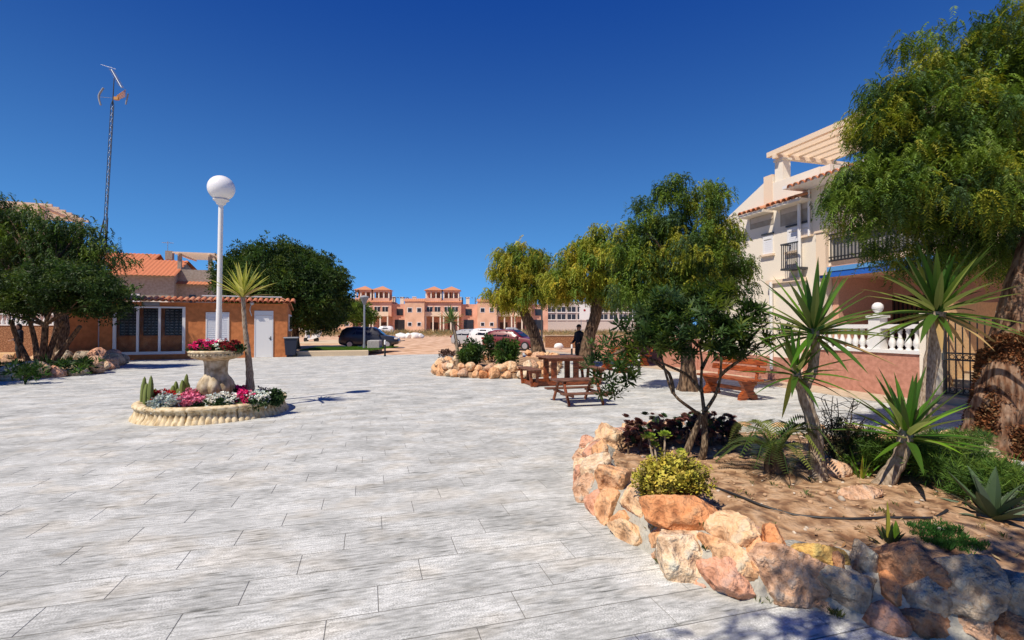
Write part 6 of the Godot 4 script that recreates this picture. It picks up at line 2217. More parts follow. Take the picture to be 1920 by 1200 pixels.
func build_vehicles() -> void:
	rng.seed = 112
	var grp := "cars parked on the earth lot"
	car("dark red hatchback parked on the earth beyond the rock bed", Vector3(0.05, -0.03, -35.6), -0.42, 4.2, 1.78, 1.46, M.red_paint, false, grp)
	car("white hatchback parked between the silver and the red car", Vector3(-1.45, -0.03, -38.6), -0.75, 4.3, 1.8, 1.52, M.white_car, true, grp)
	car("silver grey car parked behind the white hatchback", Vector3(-2.9, -0.03, -40.6), -0.55, 4.2, 1.78, 1.46, M.silver_car, false, grp)
	car("black estate car parked beside the lawn strip in tree shade", Vector3(-11.0, -0.03, -38.6), 0.10, 4.5, 1.85, 1.62, M.black_car, true, grp)
	car("white van like car parked before the terracotta flats", Vector3(-26.5, -0.03, -102.0), PI + 0.1, 4.4, 1.9, 1.75, M.white_car, true, grp)
	car("silver car parked before the flats near the trees", Vector3(0.3, -0.03, -98.0), 0.2, 4.2, 1.8, 1.5, M.silver_car, false, grp)
	# scooter
	var p := ground_at(585, 634)
	p = at_depth(584, 634, 52.0); p.y = -0.03
	var t := thing("motor_scooter", "white motor scooter parked under the round tree", "scooter", p, PI - 0.3)
	for x in [-0.62, 0.66]:
		var w := MB.new()
		w.tube([Vector3(x, 0.28, -0.06), Vector3(x, 0.28, 0.06)], [0.28, 0.28], 18)
		obj("wheel", w, M.tyre, t)
	var b := MB.new()
	b.prism(PackedVector2Array([Vector2(-0.95, 0.55), Vector2(-0.3, 0.35), Vector2(0.3, 0.28), Vector2(0.45, 0.5), Vector2(0.72, 0.5), Vector2(0.56, 1.05), Vector2(0.42, 1.08), Vector2(0.3, 0.45), Vector2(-0.1, 0.5), Vector2(-0.2, 0.78), Vector2(-0.95, 0.85)]), Vector3(0, 0, -0.2), Vector3.RIGHT, Vector3.UP, Vector3(0, 0, 0.4))
	obj("fairing", b, M.white_car, t)
	b = MB.new()
	b.cbox(Vector3(-0.5, 0.88, 0), Vector3(0.8, 0.12, 0.34), 0.03)
	obj("seat", b, M.plastic_black, t)
	b = MB.new()
	b.prism(PackedVector2Array([Vector2(0, 0), Vector2(0.12, 0), Vector2(-0.02, 0.55), Vector2(-0.1, 0.55)]), Vector3(0.48, 1.0, -0.25), Vector3.RIGHT, Vector3.UP, Vector3(0, 0, 0.5))
	obj("windshield", b, M.white_panel, t)
	b = MB.new()
	b.tube([Vector3(0.42, 1.08, -0.36), Vector3(0.46, 1.08, 0), Vector3(0.42, 1.08, 0.36)], [0.03, 0.03, 0.03], 7)
	obj("handlebar", b, M.dark_metal, t)
	b = MB.new()
	b.cbox(Vector3(-0.95, 1.05, 0), Vector3(0.4, 0.34, 0.42), 0.05)
	obj("top_box", b, M.white_car, t)

# ---------------------------------------------------------------- people
func person(label: String, at: Vector3, turn: float, cap: bool, big: float) -> void:
	# local +z is the way the figure faces; the right arm is bent and reaches forward
	var t := thing("person", label, "person", at, turn)
	t.scale = Vector3.ONE * big
	var V := func(x, y, z): return Vector3(x, y, z)
	var body := flesh([[V.call(0, 0.95, 0), V.call(0, 1.38, 0), 0.12, 0.12], [V.call(0, 1.38, 0), V.call(0, 1.52, 0.02), 0.06, 0.055], [V.call(0, 1.60, 0.03), V.call(0, 1.66, 0.02), 0.088, 0.098], [V.call(0, 1.545, 0.06), V.call(0, 1.56, 0.06), 0.055, 0.06], [V.call(0, 1.60, 0.115), V.call(0, 1.575, 0.13), 0.016, 0.02], [V.call(-0.095, 1.6, 0.02), V.call(-0.095, 1.63, 0.02), 0.018, 0.02], [V.call(0.095, 1.6, 0.02), V.call(0.095, 1.63, 0.02), 0.018, 0.02],
		[V.call(-0.09, 0.92, 0), V.call(-0.10, 0.50, 0.02), 0.09, 0.06], [V.call(-0.10, 0.50, 0.02), V.call(-0.10, 0.10, -0.02), 0.058, 0.04], [V.call(0.09, 0.92, 0), V.call(0.11, 0.50, 0.06), 0.09, 0.06], [V.call(0.11, 0.50, 0.06), V.call(0.11, 0.10, 0.0), 0.058, 0.04],
		[V.call(-0.2, 1.38, 0), V.call(-0.27, 1.10, -0.02), 0.055, 0.045], [V.call(-0.27, 1.10, -0.02), V.call(-0.22, 0.98, 0.2), 0.042, 0.032], [V.call(-0.22, 0.98, 0.2), V.call(-0.2, 0.97, 0.28), 0.03, 0.026], [V.call(0.2, 1.38, 0), V.call(0.28, 1.10, 0.0), 0.055, 0.045], [V.call(0.28, 1.10, 0.0), V.call(0.26, 0.98, 0.24), 0.042, 0.032], [V.call(0.26, 0.98, 0.24), V.call(0.25, 0.98, 0.31), 0.03, 0.026]], 0.03, 0.022)
	var bo := obj("body", body, M.skin, t)
	# fingers of both hands
	var fb := []
	for s in [-1.0, 1.0]:
		var h := Vector3(-0.2, 0.97, 0.28) if s < 0 else Vector3(0.25, 0.98, 0.31)
		for k in 4:
			var o := Vector3((k - 1.5) * 0.019, 0.0, 0.02)
			var len: float = [0.05, 0.058, 0.054, 0.042][k]
			fb.append([h + o, h + o + Vector3(0, -0.012, len * 0.55), 0.0105, 0.0095])
			fb.append([h + o + Vector3(0, -0.012, len * 0.55), h + o + Vector3(0, -0.04, len * 0.85), 0.0095, 0.008])
		fb.append([h + Vector3(-s * 0.02, 0.005, -0.01), h + Vector3(-s * 0.045, -0.005, 0.025), 0.012, 0.009])
	obj("hands", flesh(fb, 0.004, 0.007), M.skin, bo)
	var jacket := flesh([[V.call(0, 0.94, 0), V.call(0, 1.36, 0), 0.165, 0.165], [V.call(-0.17, 1.37, 0), V.call(0.17, 1.37, 0), 0.085, 0.085], [V.call(-0.2, 1.37, 0), V.call(-0.275, 1.10, -0.02), 0.078, 0.066], [V.call(-0.275, 1.10, -0.02), V.call(-0.225, 0.985, 0.18), 0.063, 0.052], [V.call(0.2, 1.37, 0), V.call(0.285, 1.10, 0.0), 0.078, 0.066], [V.call(0.285, 1.10, 0.0), V.call(0.262, 0.985, 0.21), 0.063, 0.052], [V.call(0, 1.42, 0), V.call(0, 1.47, 0.01), 0.085, 0.07]], 0.04, 0.02)
	obj("jacket", jacket, M.navy_cloth, t)
	var trousers := flesh([[V.call(-0.06, 0.93, 0), V.call(0.06, 0.93, 0), 0.155, 0.155], [V.call(-0.09, 0.88, 0), V.call(-0.11, 0.52, 0.02), 0.115, 0.10], [V.call(0.09, 0.88, 0), V.call(0.12, 0.52, 0.05), 0.115, 0.10], [V.call(-0.11, 0.52, 0.02), V.call(-0.11, 0.16, -0.01), 0.085, 0.072], [V.call(0.12, 0.52, 0.05), V.call(0.12, 0.16, 0.0), 0.085, 0.072]], 0.04, 0.022)
	obj("trousers", trousers, M.dark_cloth, t)
	for x in [-0.11, 0.12]:
		var s := flesh([[V.call(x, 0.06, -0.06), V.call(x, 0.045, 0.13), 0.048, 0.042]], 0.02, 0.015)
		obj("shoe", s, M.plastic_black, t)
	if cap:
		var c := flesh([[V.call(0, 1.70, 0.01), V.call(0, 1.705, 0.02), 0.10, 0.10], [V.call(-0.05, 1.685, 0.1), V.call(0.05, 1.685, 0.1), 0.022, 0.022], [V.call(-0.04, 1.675, 0.15), V.call(0.04, 1.675, 0.15), 0.015, 0.015]], 0.03, 0.014)
		obj("cap", c, M.dark_cloth, t)
	else:
		obj("hair", flesh([[V.call(0, 1.66, -0.01), V.call(0, 1.69, 0.0), 0.107, 0.10], [V.call(0, 1.6, -0.04), V.call(0, 1.55, -0.05), 0.08, 0.06]], 0.04, 0.014), M.dark_cloth, t)

# ---------------------------------------------------------------- surroundings
func build_middle() -> void:
	rng.seed = 113
	# rock edged bed behind the picnic table
	make_sphere(2)
	var ring := ring_of([Vector2(-2.6, 17.6), Vector2(-2.35, 16.6), Vector2(-1.2, 15.9), Vector2(0.1, 15.7), Vector2(1.0, 16.4), Vector2(1.6, 18.5), Vector2(1.9, 22.0), Vector2(1.0, 24.2), Vector2(-0.8, 23.0), Vector2(-2.2, 20.0)], 8)
	var c := Vector3(-0.4, 0, -19)
	var t := thing("rock_edging", "ring of loose peach coloured boulders round the far planting bed", "rocks", c)
	var local := PackedVector2Array()
	for p in ring: local.append(p)
	rock_ring(t, local, 0.41, [0, 1, 2, 0, 8, 5, 1], c)
	rock_ring(t, local, 0.34, [0, 1, 1, 8, 5], c + Vector3(0.0, -0.22, 0.22))
	var soil := MB.new()
	var pts := PackedVector3Array()
	for p in ring: pts.append(Vector3(p.x, 0.16, -p.y))
	soil.fan(pts, Vector3.UP)
	for k in pts.size():
		var e0 := pts[k]
		var e1 := pts[(k + 1) % pts.size()]
		var dn := Vector3(0, 0.22, 0)
		soil.quad(e0 - dn, e1 - dn, e1, e0)
	structure("bed_soil", soil, M.soil)
	var clump := leaf_clump(16, 0.14, 0.10, 0.045)
	var g1c := Color(0.030, 0.07, 0.018)
	var g2c := Color(0.065, 0.14, 0.022)
	for q in [[884, 658, 22, 20, 18.6, "dark glossy shrub in the far rock bed beside the thin yucca", [g1c, g1c, g2c], 420], [950, 658, 20, 17, 18.2, "bright green shrub in the far rock bed near the picnic table", [g2c, g2c, g1c], 380], [920, 640, 9, 8, 20.5, "small shrub between the two larger ones in the far rock bed", [g2c, g1c], 90]]:
		var p := at_depth(q[0], q[1], q[4])
		var o := thing("shrub", q[5], "shrub", Vector3(p.x, 0.16, p.z), 0.0, "shrubs of the far rock bed")
		crown(o, "foliage", [[Vector3(0, p.y - 0.16, 0), Vector3(q[2] * q[4] / FOCAL, q[3] * q[4] / FOCAL, 0.5)], [Vector3(0, (p.y - 0.16) * 0.5, 0), Vector3(0.3, 0.3, 0.3)]], clump, M.leaves, q[7], q[6], false, 0.07, 0.3, 8)
		var st := MB.new()
		for k in 6: limb(st, [Vector3(rng.randfn() * 0.05, -0.05, rng.randfn() * 0.05), Vector3(rng.randfn() * 0.15, 0.35, rng.randfn() * 0.15), Vector3(rng.randfn() * 0.3, 0.7, rng.randfn() * 0.25)], 0.03, 0.012, 5, 5)
		obj("stems", st, M.bark, o)
	# thin yucca
	var ya := plain("thin_yucca_leaf", S(0.045, 0.12, 0.028), 0.4)
	var yb := plain("thin_yucca_leaf_light", S(0.10, 0.18, 0.04), 0.4)
	var yp := at_depth(858, 668, 19.4); yp.y = 0.14
	t = thing("yucca", "thin stemmed yucca with a tuft of leaves in the far rock bed", "yucca", yp)
	set_place(yp)
	obj("trunk", stem_of([Vector3(0, -0.05, 0), loc(857, 650), loc(852, 620), loc(848, 598)], [0.09, 0.07, 0.06, 0.06]), M.bark_pale, t)
	leaf_head(t, loc(846, 600), Vector3(-0.05, 1, 0), 40, 0.66, 0.07, [ya, ya, yb], 1.8)
	# small brown plant
	crown(tag(thing("dry_plant", "low dark dry plant among the far rocks", "plant", ground_at(842, 680)), "low dark dry plant among the far rocks", "plant"), "foliage", [[Vector3(0, 0.4, 0), Vector3(0.3, 0.14, 0.2)]], clump, M.leaves_dull, 40, [Color(0.08, 0.04, 0.03)], false, 0.08)

	# left bed
	ring = ring_of([Vector2(-14.9, 17.9), Vector2(-14.75, 17.0), Vector2(-15.0, 15.8), Vector2(-15.8, 14.6), Vector2(-17.5, 13.8), Vector2(-21, 13.6), Vector2(-25, 16), Vector2(-24, 21), Vector2(-20, 22.4), Vector2(-17.2, 21.4), Vector2(-15.6, 19.4)], 9)
	c = Vector3(-18, 0, -18)
	t = thing("rock_edging", "ring of large grey brown rocks round the shaded bed under the clipped tree", "rocks", c)
	rock_ring(t, ring, 0.72, [6, 8, 6, 3, 1, 5], c)
	soil = MB.new()
	pts = PackedVector3Array()
	for p in ring: pts.append(Vector3(p.x, 0.2, -p.y))
	soil.fan(pts, Vector3.UP)
	for k in pts.size():
		var e0 := pts[k]
		var e1 := pts[(k + 1) % pts.size()]
		var dn := Vector3(0, 0.22, 0)
		soil.quad(e0 - dn, e1 - dn, e1, e0)
	structure("shaded_soil", soil, M.soil)
	var big_tuft := leaf_clump(14, 0.2, 0.2, 0.05, 0.8)
	for q in [[20, 690, 0.8, "low leafy plant in the shaded bed at the view edge"], [95, 688, 0.9, "broad leaved plant at the foot of the clipped tree"], [150, 686, 0.7, "dark low plant at the shaded bed end"], [55, 700, 0.7, "green ground plant behind the shaded rocks"]]:
		var p := ground_at(q[0], q[1] + 6, 0.2)
		var o := thing("bed_plant", q[3], "plant", p)
		crown(o, "foliage", [[Vector3(0, 0.1, 0), Vector3(q[2] * 0.7, 0.14, 0.5)]], big_tuft, M.leaves, 26, [g1c, g2c], false, 0.1, 0.2, 4)

	# boundary wall with balustrade at the left, yellow kerb before it
	var w0 := at_depth(-60, 612, 27.5); w0.y = 0
	var w1 := at_depth(168, 612, 28.0); w1.y = 0
	t = thing("brick_wall", "rough brown brick boundary wall with a white balustrade behind the shaded trees", "wall", w0, atan2(-(w1 - w0).z, (w1 - w0).x))
	var len := w0.distance_to(w1)
	var mb := MB.new()
	mb.box(Vector3(len * 0.5, 0.85, 0), Vector3(len, 1.7, 0.25))
	obj("brickwork", mb, M.brick, t)
	mb = MB.new()
	mb.box(Vector3(len * 0.5, 1.74, 0), Vector3(len, 0.08, 0.32))
	mb.box(Vector3(len * 0.5, 2.34, 0), Vector3(len, 0.1, 0.26))
	obj("rails", mb, M.white_cast, t)
	var bal := MB.new()
	bal.lathe(Vector3.ZERO, [Vector2(0.06, 1.78), Vector2(0.09, 1.92), Vector2(0.045, 2.08), Vector2(0.05, 2.2), Vector2(0.06, 2.29)], 10)
	var bm := bal.mesh()
	for k in int(len / 0.24): obj("baluster", bm, M.white_cast, t, Vector3(0.12 + k * 0.24, 0, 0))
	var kb := MB.new()
	kb.cbox(at_depth(-10, 661, 25.5) * Vector3(1, 0, 1) + Vector3(0, 0.15, 0), Vector3(2.6, 0.3, 0.5), 0.02)
	tag(obj("yellow_step", kb, M.yellow_stucco), "yellow painted low step in front of the brick wall", "step")
	person("person in dark clothes standing under the clipped tree by the brick wall", ground_at(36, 675) + Vector3(0, 0, 0), -0.6, false, 1.0)
	person("person in a dark jacket and cap standing beside the leaning pepper tree", ground_at(1086, 683) * Vector3(1, 0, 1), -0.9, true, 0.97)

	# lawn strip with kerb at the plaza's far edge
	var k0 := ground_at(549, 668.5)
	var k1 := ground_at(689, 666.5)
	kb = MB.new()
	var dir := (k1 - k0)
	var yaw := atan2(-dir.z, dir.x)
	kb.cbox((k0 + k1) * 0.5 + Vector3(0, 0.12, -0.25), Vector3(dir.length(), 0.34, 0.5), 0.03, Basis(Vector3.UP, yaw))
	var ko := structure("kerb", kb, M.kerb)
	mb = MB.new()
	var q0 := k0 + Vector3(0, 0.24, -0.5)
	var q1 := k1 + Vector3(0, 0.24, -0.5)
	mb.quad(q0, q1, q1 + Vector3(0.4, 0, -5.5), q0 + Vector3(-1.0, 0, -5.5))
	structure("lawn_soil", mb, M.soil)
	var places := []
	var tints := []
	for k in 9000:
		var a := rng.randf()
		var b := rng.randf()
		var p := q0.lerp(q1, a) + Vector3(lerpf(-1.0, 0.4, a) * b, 0, -5.4 * b)
		places.append(Transform3D(Basis(Vector3.UP, rng.randf() * TAU).scaled(Vector3.ONE * rng.randf_range(0.7, 1.2)), p))
		var j := rng.randf_range(0.7, 1.3)
		tints.append(Color(0.09 * j, 0.20 * j, 0.02 * j))
	tag(scatter("lawn", grass_tuft(8, 0.09, 0.02, 0.09), M.needles, self, places, tints), "strip of short green lawn behind the pale kerb", "lawn")
	# low dark hedge behind the lawn and pale pavement beyond
	mb = MB.new()
	mb.box(Vector3(-17.0, 0.02, -52), Vector3(9.0, 0.1, 12.0))
	structure("pavement", mb, M.kerb)

	# brush, low brick wall and rubble beyond the lot
	var dry := leaf_clump(20, 0.35, 0.35, 0.02, 1.0)
	places = []
	tints = []
	for k in 3600:
		var x := rng.randf_range(-46, 34)
		var d := rng.randf_range(78, 99)
		if noise.get_noise_2d(x * 3.0, d * 2.0) < -0.08: continue
		places.append(Transform3D(Basis(Vector3.UP, rng.randf() * TAU).scaled(Vector3.ONE * rng.randf_range(0.9, 2.6)), Vector3(x, 0.2, -d)))
		var j := rng.randf_range(0.7, 1.3)
		tints.append(Color(0.34 * j, 0.24 * j, 0.11 * j) if rng.randf() < 0.68 else Color(0.13 * j, 0.17 * j, 0.08 * j))
	tag(scatter("brush", dry, M.dry_leaves, self, places, tints), "dry straw coloured brush on the waste ground before the flats", "brush")
	places = []
	tints = []
	for k in 900:
		var x := rng.randf_range(1.5, 13)
		var d := rng.randf_range(42, 56)
		places.append(Transform3D(Basis(Vector3.UP, rng.randf() * TAU).scaled(Vector3.ONE * rng.randf_range(0.5, 1.1)), Vector3(x, 0.25, -d)))
		var j := rng.randf_range(0.7, 1.3)
		tints.append(Color(0.42 * j, 0.28 * j, 0.12 * j))
	tag(scatter("straw", dry, M.dry_leaves, self, places, tints), "golden dry grass behind the low brick wall", "grass")
	mb = MB.new()
	mb.box(Vector3(0, 0.45, 0), Vector3(6.0, 0.9, 0.25))
	t = thing("low_brick_wall", "low orange brick wall behind the trees", "wall", Vector3(5.6, 0, -39.0), 0.05)
	obj("brickwork", mb, M.brick, t)
	var mc := MB.new()
	mc.box(Vector3(0, 0.93, 0), Vector3(6.1, 0.06, 0.33))
	obj("coping", mc, M.beige_concrete, t)
	make_sphere(2)
	var wr := obj("white_boulder", stone_mesh(Vector3(0.75, 0.5, 0.5), 9), M.white_cast, self, ground_at(1047, 654) + Vector3(0, 0.2, 0))
	tag(wr, "white boulder lying before the low brick wall", "rock")
	for q in [[752, 629, 1.3, "rubble bag"], [765, 627, 1.1, ""], [777, 628, 1.2, ""], [788, 630, 0.9, ""]]:
		var o := obj("rubble_heap", stone_mesh(Vector3(q[2] * 1.4, q[2] * 0.9, q[2]), 9), M.white_cast, self, at_depth(q[0], 612, 70) * Vector3(1, 0, 1) + Vector3(0, 0.3, 0))
		tag(o, "white rubble lump dumped on the earth lot", "rubble", "white rubble on the earth lot")

# ---------------------------------------------------------------- far buildings
func flats(label: String, px: float, d: float, mirror: float) -> void:
	var o := at_depth(px, 612, d); o.y = -0.03
	var t := thing("terracotta_flats", label, "building", o, 0.06, "terracotta flats across the waste ground")
	var b := MB.new()
	b.box(Vector3(0, 5.95, -5), Vector3(9.2, 3.7, 9))
	b.box(Vector3(0, 2.04, -6.2), Vector3(9.2, 4.1, 6.6))
	b.box(Vector3(-6.75, 3.7, -4.2), Vector3(4.3, 7.4, 9))
	b.box(Vector3(6.75, 3.6, -6.0), Vector3(4.3, 7.2, 8))
	obj("wall", b, M.salmon_wall, t)
	b = MB.new()
	b.box(Vector3(-6.4 * mirror, 3.9, 0.8), Vector3(4.6, 7.8, 2.6))
	obj("stair_block", b, M.orange_wall, t)
	for x in [-2.15, 2.15]:
		var tw := MB.new()
		tw.box(Vector3(x, 8.2, -2.4), Vector3(3.9, 0.8, 3.9))
		tw.box(Vector3(x, 10.3, -2.4), Vector3(3.9, 0.5, 3.9))
		var to := obj("tower", tw, M.salmon_wall, t)
		for k in 8:
			var cm := MB.new()
			cm.box(Vector3(x - 1.8 + (k % 4) * 1.2, 9.3, -0.62 if k < 4 else -4.18), Vector3(0.28, 1.398, 0.28))
			obj("tower_column", cm, M.cream_stucco, to)
		var dk := MB.new()
		dk.box(Vector3(x, 9.3, -3.6), Vector3(3.9, 1.6, 0.2))
		dk.box(Vector3(x, 9.3, -2.6), Vector3(0.2, 1.6, 1.8))
		obj("tower_room", dk, M.salmon_wall, to)
		var rf := MB.new()
		var e := 2.35
		var c := Vector3(x, 10.55, -2.4)
		var pk := c + Vector3(0, 1.1, 0)
		var cs := [c + Vector3(-e, 0, e), c + Vector3(e, 0, e), c + Vector3(e, 0, -e), c + Vector3(-e, 0, -e)]
		for k in 4: rf.tri(cs[k], cs[(k + 1) % 4], pk)
		rf.quad(cs[3], cs[2], cs[1], cs[0])
		obj("tower_roof", rf, M.roof_tile_pale, to)
		# first floor windows and balconies, ground floor arches
		for k in 2:
			var wx: float = x - 0.95 + k * 1.9
			var w := MB.new()
			w.box(Vector3(wx, 5.5, -0.47), Vector3(1.3, 1.9, 0.08))
			var wo := obj("window", w, M.dark_window, t)
			var fr := MB.new()
			fr.box(Vector3(wx, 6.5, -0.42), Vector3(1.5, 0.12, 0.12))
			fr.box(Vector3(wx, 5.5, -0.41), Vector3(0.08, 1.9, 0.06))
			obj("frame", fr, M.white_paint, wo)
		var bc := MB.new()
		bc.box(Vector3(x, 4.25, 0.1), Vector3(3.9, 0.25, 1.3))
		bc.box(Vector3(x, 4.8, 0.7), Vector3(3.9, 0.85, 0.1))
		obj("balcony", bc, M.peach_stucco, t)
		var gr := MB.new()
		gr.box(Vector3(x, 1.5, -2.86), Vector3(1.9, 2.4, 0.08))
		obj("porch_door", gr, M.brown_shutter, t)
		for k in 3:
			var cl := MB.new()
			cl.box(Vector3(x - 1.75 + k * 1.75, 2.05, 0.55), Vector3(0.3, 4.1, 0.3))
			obj("column", cl, M.cream_stucco, t)
	var ed := MB.new()
	tiled_plane(ed, Vector3(-4.8, 7.6, -0.1), Vector3(9.6, 0, 0), Vector3(0, 0.55, -0.9), 0.5, 0.1)
	obj("eaves", ed, M.roof_tile_pale, t)
	var ee := MB.new()
	tiled_plane(ee, Vector3(-6.4 * mirror - 2.5, 7.65, 2.3), Vector3(5.0, 0, 0), Vector3(0, 0.7, -1.4), 0.5, 0.1)
	obj("stair_eaves", ee, M.roof_tile_pale, t)
	for q in [[-1.1, 5.6, 0.9], [1.1, 5.6, 0.9], [-1.1, 2.2, 0.75], [1.1, 2.2, 0.75]]:
		var w := MB.new()
		var wx: float = -6.4 * mirror + q[0]
		w.box(Vector3(wx, q[1], 2.11), Vector3(q[2] + 0.3, q[2] + 0.3, 0.06))
		var wo := obj("window", w, M.white_paint, t)
		var g := MB.new()
		g.box(Vector3(wx, q[1], 2.15), Vector3(q[2], q[2], 0.06))
		obj("pane", g, M.dark_window, wo)
	for q in [[-3.9, -6.0], [3.9, -7.0], [6.0, -8.0], [-7.6, -6.5]]:
		var ch := MB.new()
		ch.box(Vector3(q[0], 8.3, q[1]), Vector3(0.9, 1.6, 0.9))
		ch.box(Vector3(q[0], 9.2, q[1]), Vector3(1.1, 0.18, 1.1))
		obj("chimney", ch, M.cream_stucco, t)
	var wing := MB.new()
	wing.box(Vector3(6.4 * mirror, 5.2, -1.9), Vector3(1.5, 1.6, 0.1))
	wing.box(Vector3(6.4 * mirror, 2.0, -1.9), Vector3(2.4, 2.6, 0.1))
	obj("window", wing, M.dark_window, t)
	var pg := MB.new()
	for k in 5: pg.box(Vector3(6.4 * mirror - 1.6 + k * 0.8, 8.9, -4.0), Vector3(0.12, 0.12, 3.4))
	for x in [-1.6, 1.6]:
		for z in [-2.4, -5.6]: pg.box(Vector3(6.4 * mirror + x, 8.1, z), Vector3(0.14, 1.6, 0.14))
	obj("roof_pergola", pg, M.brown_timber, t)

func villa(label: String, at: Vector3, turn: float, wall_m: Material, s: float) -> void:
	var t := thing("villa", label, "house", at, turn, "villas beyond the hut")
	t.scale = Vector3.ONE * s
	var b := MB.new()
	b.box(Vector3(0, 2.2, -3.5), Vector3(5.6, 7.4, 7.0))
	b.prism(PackedVector2Array([Vector2(0.4, 5.902), Vector2(-6.9, 5.902), Vector2(-6.9, 7.0), Vector2(-3.6, 7.75)]), Vector3(2.79, 0, 0), Vector3(0, 0, 1), Vector3.UP, Vector3(-5.58, 0, 0))
	obj("wall", b, wall_m, t)
	b = MB.new()
	tiled_plane(b, Vector3(-3.1, 5.75, 0.7), Vector3(6.2, 0, 0), Vector3(0, 2.15, -4.4), 0.4, 0.08)
	tiled_plane(b, Vector3(-3.1, 7.2, -7.2), Vector3(6.2, 0, 0), Vector3(0, 0.7, 3.5), 0.4, 0.08)
	obj("roof", b, M.orange_roof, t)
	b = MB.new()
	b.box(Vector3(-4.8, 2.7, -6), Vector3(4.0, 7.8, 6.0))
	obj("rear_block", b, wall_m, t)
	b = MB.new()
	tiled_plane(b, Vector3(-7.0, 7.0, -2.6), Vector3(6.4, 0, 0), Vector3(0, 1.9, -4.0), 0.4, 0.08)
	tiled_plane(b, Vector3(-7.0, 7.0, -10.6), Vector3(6.4, 0, 0), Vector3(0, 1.9, 4.0), 0.4, 0.08)
	obj("rear_roof", b, M.orange_roof, t)
	# terrace tower with a pergola on the right
	b = MB.new()
	b.box(Vector3(4.4, 2.15, -4.2), Vector3(3.2, 7.3, 6.0))
	b.box(Vector3(4.4, 6.25, -1.35), Vector3(3.2, 0.9, 0.25))
	b.box(Vector3(5.9, 6.25, -4.2), Vector3(0.25, 0.9, 5.6))
	for z in [-1.4, -6.6]: b.box(Vector3(5.85, 7.5, z), Vector3(0.35, 1.7, 0.35))
	b.box(Vector3(2.9, 7.2, -1.4), Vector3(0.35, 2.6, 0.35))
	obj("terrace_block", b, wall_m, t)
	for k in 7:
		var r := MB.new()
		r.box(Vector3(4.4, 8.5, -1.0 - k * 0.9), Vector3(4.2, 0.16, 0.16))
		obj("pergola_rafter", r, M.peach_stucco, t)
	for x in [2.9, 5.85]:
		var r := MB.new()
		r.box(Vector3(x, 8.38, -3.9), Vector3(0.18, 0.14, 6.4))
		obj("pergola_beam", r, M.peach_stucco, t)
	b = MB.new()
	tiled_plane(b, Vector3(2.7, 5.0, -0.5), Vector3(3.6, 0, 0), Vector3(0, 0.4, -0.8), 0.35, 0.07)
	obj("porch_tiles", b, M.roof_tile, t)
	for q in [[-0.8, 3.2, 1.0, 1.3], [4.2, 3.2, 0.6, 1.4], [4.9, 1.2, 1.3, 2.2]]:
		var w := MB.new()
		w.box(Vector3(q[0], q[1], 0.03 if q[0] < 2 else -1.17), Vector3(q[2], q[3], 0.06))
		var wo := obj("window", w, M.white_shutter if q[0] < 0 else M.dark_window, t)
		var f := MB.new()
		f.box(Vector3(q[0], q[1] - q[3] * 0.5 - 0.05, 0.06 if q[0] < 2 else -1.14), Vector3(q[2] + 0.3, 0.1, 0.16))
		obj("sill", f, M.cream_stucco, wo)
	b = MB.new()
	b.box(Vector3(1.6, 2.6, 0.25), Vector3(1.6, 1.7, 0.5))
	obj("utility_box", b, M.cream_stucco, t)
	b = MB.new()
	b.tube([Vector3(0.6, 8.2, -5), Vector3(0.6, 10.3, -5)], [0.03, 0.03], 5)
	for k in 5: b.tube([Vector3(0.2 + k * 0.2, 10.1, -5.3), Vector3(0.2 + k * 0.2, 10.1, -4.7)], [0.02, 0.02], 4)
	b.tube([Vector3(0.0, 10.1, -5), Vector3(1.2, 10.1, -5)], [0.02, 0.02], 4)
	obj("antenna", b, M.galvanised, t)
	b = MB.new()
	b.box(Vector3(0.9, 8.6, -4.7), Vector3(0.7, 1.0, 0.7))
	obj("chimney", b, M.grey_stucco, t)

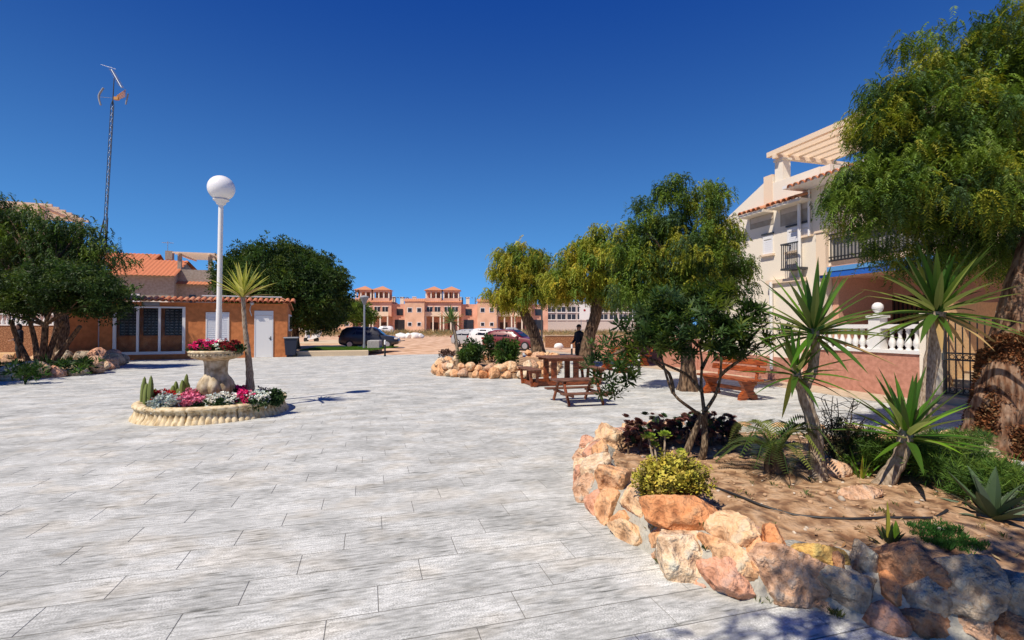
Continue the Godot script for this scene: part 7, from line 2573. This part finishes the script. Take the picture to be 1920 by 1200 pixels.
func build_far() -> void:
	rng.seed = 114
	flats("terracotta flats with twin tiled roof towers beside the street lamp", 697, 120, 1.0)
	flats("terracotta flats with twin roof towers behind the thin yucca", 829, 121, 1.0)
	flats("terracotta flats partly hidden behind the small pepper tree", 962, 122, 1.0)
	flats("terracotta flats mostly hidden behind the round dark tree", 566, 121, 1.0)
	# pale flats further right
	for q in [[1062, 76, "pale grey flats with framed dark balconies beside the notice sign"], [1150, 90, "grey flats seen between the shrub tree and the leaning pepper tree"], [1245, 90, "grey flats behind the tall pepper tree"]]:
		var d := 140.0
		var o := at_depth(q[0], 612, d); o.y = 0
		var t := thing("pale_flats", q[2], "building", o, 0.0, "pale flats on the far side")
		var W: float = q[1] * d / FOCAL
		var b := MB.new()
		b.box(Vector3(0, 4.2, -4), Vector3(W, 8.4, 8))
		obj("wall", b, M.grey_wall, t)
		var n := int(W / 2.3)
		for k in n:
			for f in 2:
				var w := MB.new()
				w.box(Vector3(-W * 0.5 + (k + 0.5) * W / n, 4.3 + f * 2.1, 0.02), Vector3(W / n - 0.6, 1.5, 0.08))
				var wo := obj("window", w, M.dark_window, t)
				var fr := MB.new()
				fr.box(Vector3(-W * 0.5 + (k + 0.5) * W / n, 3.5 + f * 2.1, 0.1), Vector3(W / n - 0.3, 0.25, 0.2))
				fr.box(Vector3(-W * 0.5 + (k + 0.5) * W / n, 4.3 + f * 2.1, 0.06), Vector3(0.12, 1.5, 0.1))
				obj("frame", fr, M.white_paint, wo)
		var c := MB.new()
		c.box(Vector3(0, 8.5, -4), Vector3(W + 0.3, 0.3, 8.3))
		obj("parapet", c, M.cream_stucco, t)
	# villas beyond the hut
	var p := at_depth(268, 612, 47); p.y = 1.25
	villa("grey rendered villa with bright orange tile roof beyond the hut", p, 0.30, M.grey_stucco, 0.9)
	p = at_depth(-172, 612, 43); p.y = 1.2
	villa("villa with pale roof showing above the dark pepper tree", p, 0.35, M.peach_stucco, 1.42)
	p = at_depth(395, 612, 66); p.y = 1.0
	villa("orange roofed villa glimpsed behind the lamp post", p, 0.30, M.grey_stucco, 0.85)

func _ready() -> void:
	rng.seed = 20240611
	noise.seed = 7
	noise.frequency = 0.1
	# ---- camera
	var cam := Camera3D.new()
	cam.name = "camera"
	cam.fov = rad_to_deg(2.0 * atan(600.0 / FOCAL))
	cam.near = 0.05
	cam.far = 1200.0
	add_child(cam)
	cam.position = Vector3(0, EYE, 0)
	cam.rotation.x = atan((HORIZON - 600.0) / FOCAL)
	cam.current = true
	# ---- sky and exposure
	var sky := ProceduralSkyMaterial.new()
	sky.sky_top_color = Color(0.0, 0.205, 0.55)
	sky.sky_horizon_color = Color(0.43, 0.73, 1.0)
	sky.sky_curve = 0.17
	sky.ground_bottom_color = Color(0.35, 0.3, 0.25)
	sky.ground_horizon_color = Color(0.56, 0.72, 0.9)
	sky.sun_angle_max = 1.0
	var s := Sky.new()
	s.sky_material = sky
	var env := Environment.new()
	env.background_mode = Environment.BG_SKY
	env.sky = s
	env.tonemap_mode = Environment.TONE_MAPPER_LINEAR
	env.tonemap_exposure = 1.04
	env.sdfgi_enabled = true
	env.ssao_enabled = true
	env.ssil_enabled = true
	var we := WorldEnvironment.new()
	we.name = "environment"
	we.environment = env
	add_child(we)
	# ---- sun: behind the viewer's left shoulder, 55 degrees high
	var sun := DirectionalLight3D.new()
	sun.name = "sun"
	sun.light_energy = 1.6
	sun.light_color = Color(1.0, 0.955, 0.89)
	sun.light_angular_distance = 0.53
	sun.shadow_enabled = true
	add_child(sun)
	sun.look_at_from_position(Vector3.ZERO, Vector3(0.68 * cos(deg_to_rad(55)), -sin(deg_to_rad(55)), -0.733 * cos(deg_to_rad(55))))

	make_materials()
	plain("dead_leaf", S(0.34, 0.23, 0.10), 0.7, 0.3)
	print("materials ", Time.get_ticks_msec())
	bed = ring_of([Vector2(0.67, 5.3), Vector2(0.71, 4.54), Vector2(0.85, 4.0), Vector2(1.05, 3.51), Vector2(1.2, 3.18), Vector2(1.455, 3.01), Vector2(1.8, 2.91), Vector2(2.05, 2.72), Vector2(2.5, 2.55), Vector2(3.2, 2.55), Vector2(4.0, 3.0), Vector2(4.8, 4.0), Vector2(5.2, 5.0), Vector2(5.85, 6.1), Vector2(5.6, 6.9), Vector2(4.5, 7.1), Vector2(3.3, 7.3), Vector2(2.2, 7.4), Vector2(1.5, 7.1), Vector2(1.0, 6.4), Vector2(0.75, 5.8)], 5)
	build_plaza()
	print("plaza ", Time.get_ticks_msec())
	build_far()
	build_house()
	build_hut()
	print("buildings ", Time.get_ticks_msec())
	build_bed()
	print("bed ", Time.get_ticks_msec())
	build_trees()
	print("trees ", Time.get_ticks_msec())
	build_middle()
	print("middle ", Time.get_ticks_msec())
	build_vehicles()
	build_furniture()
	build_planter()
	build_bed_plants()
	print("done ", Time.get_ticks_msec())
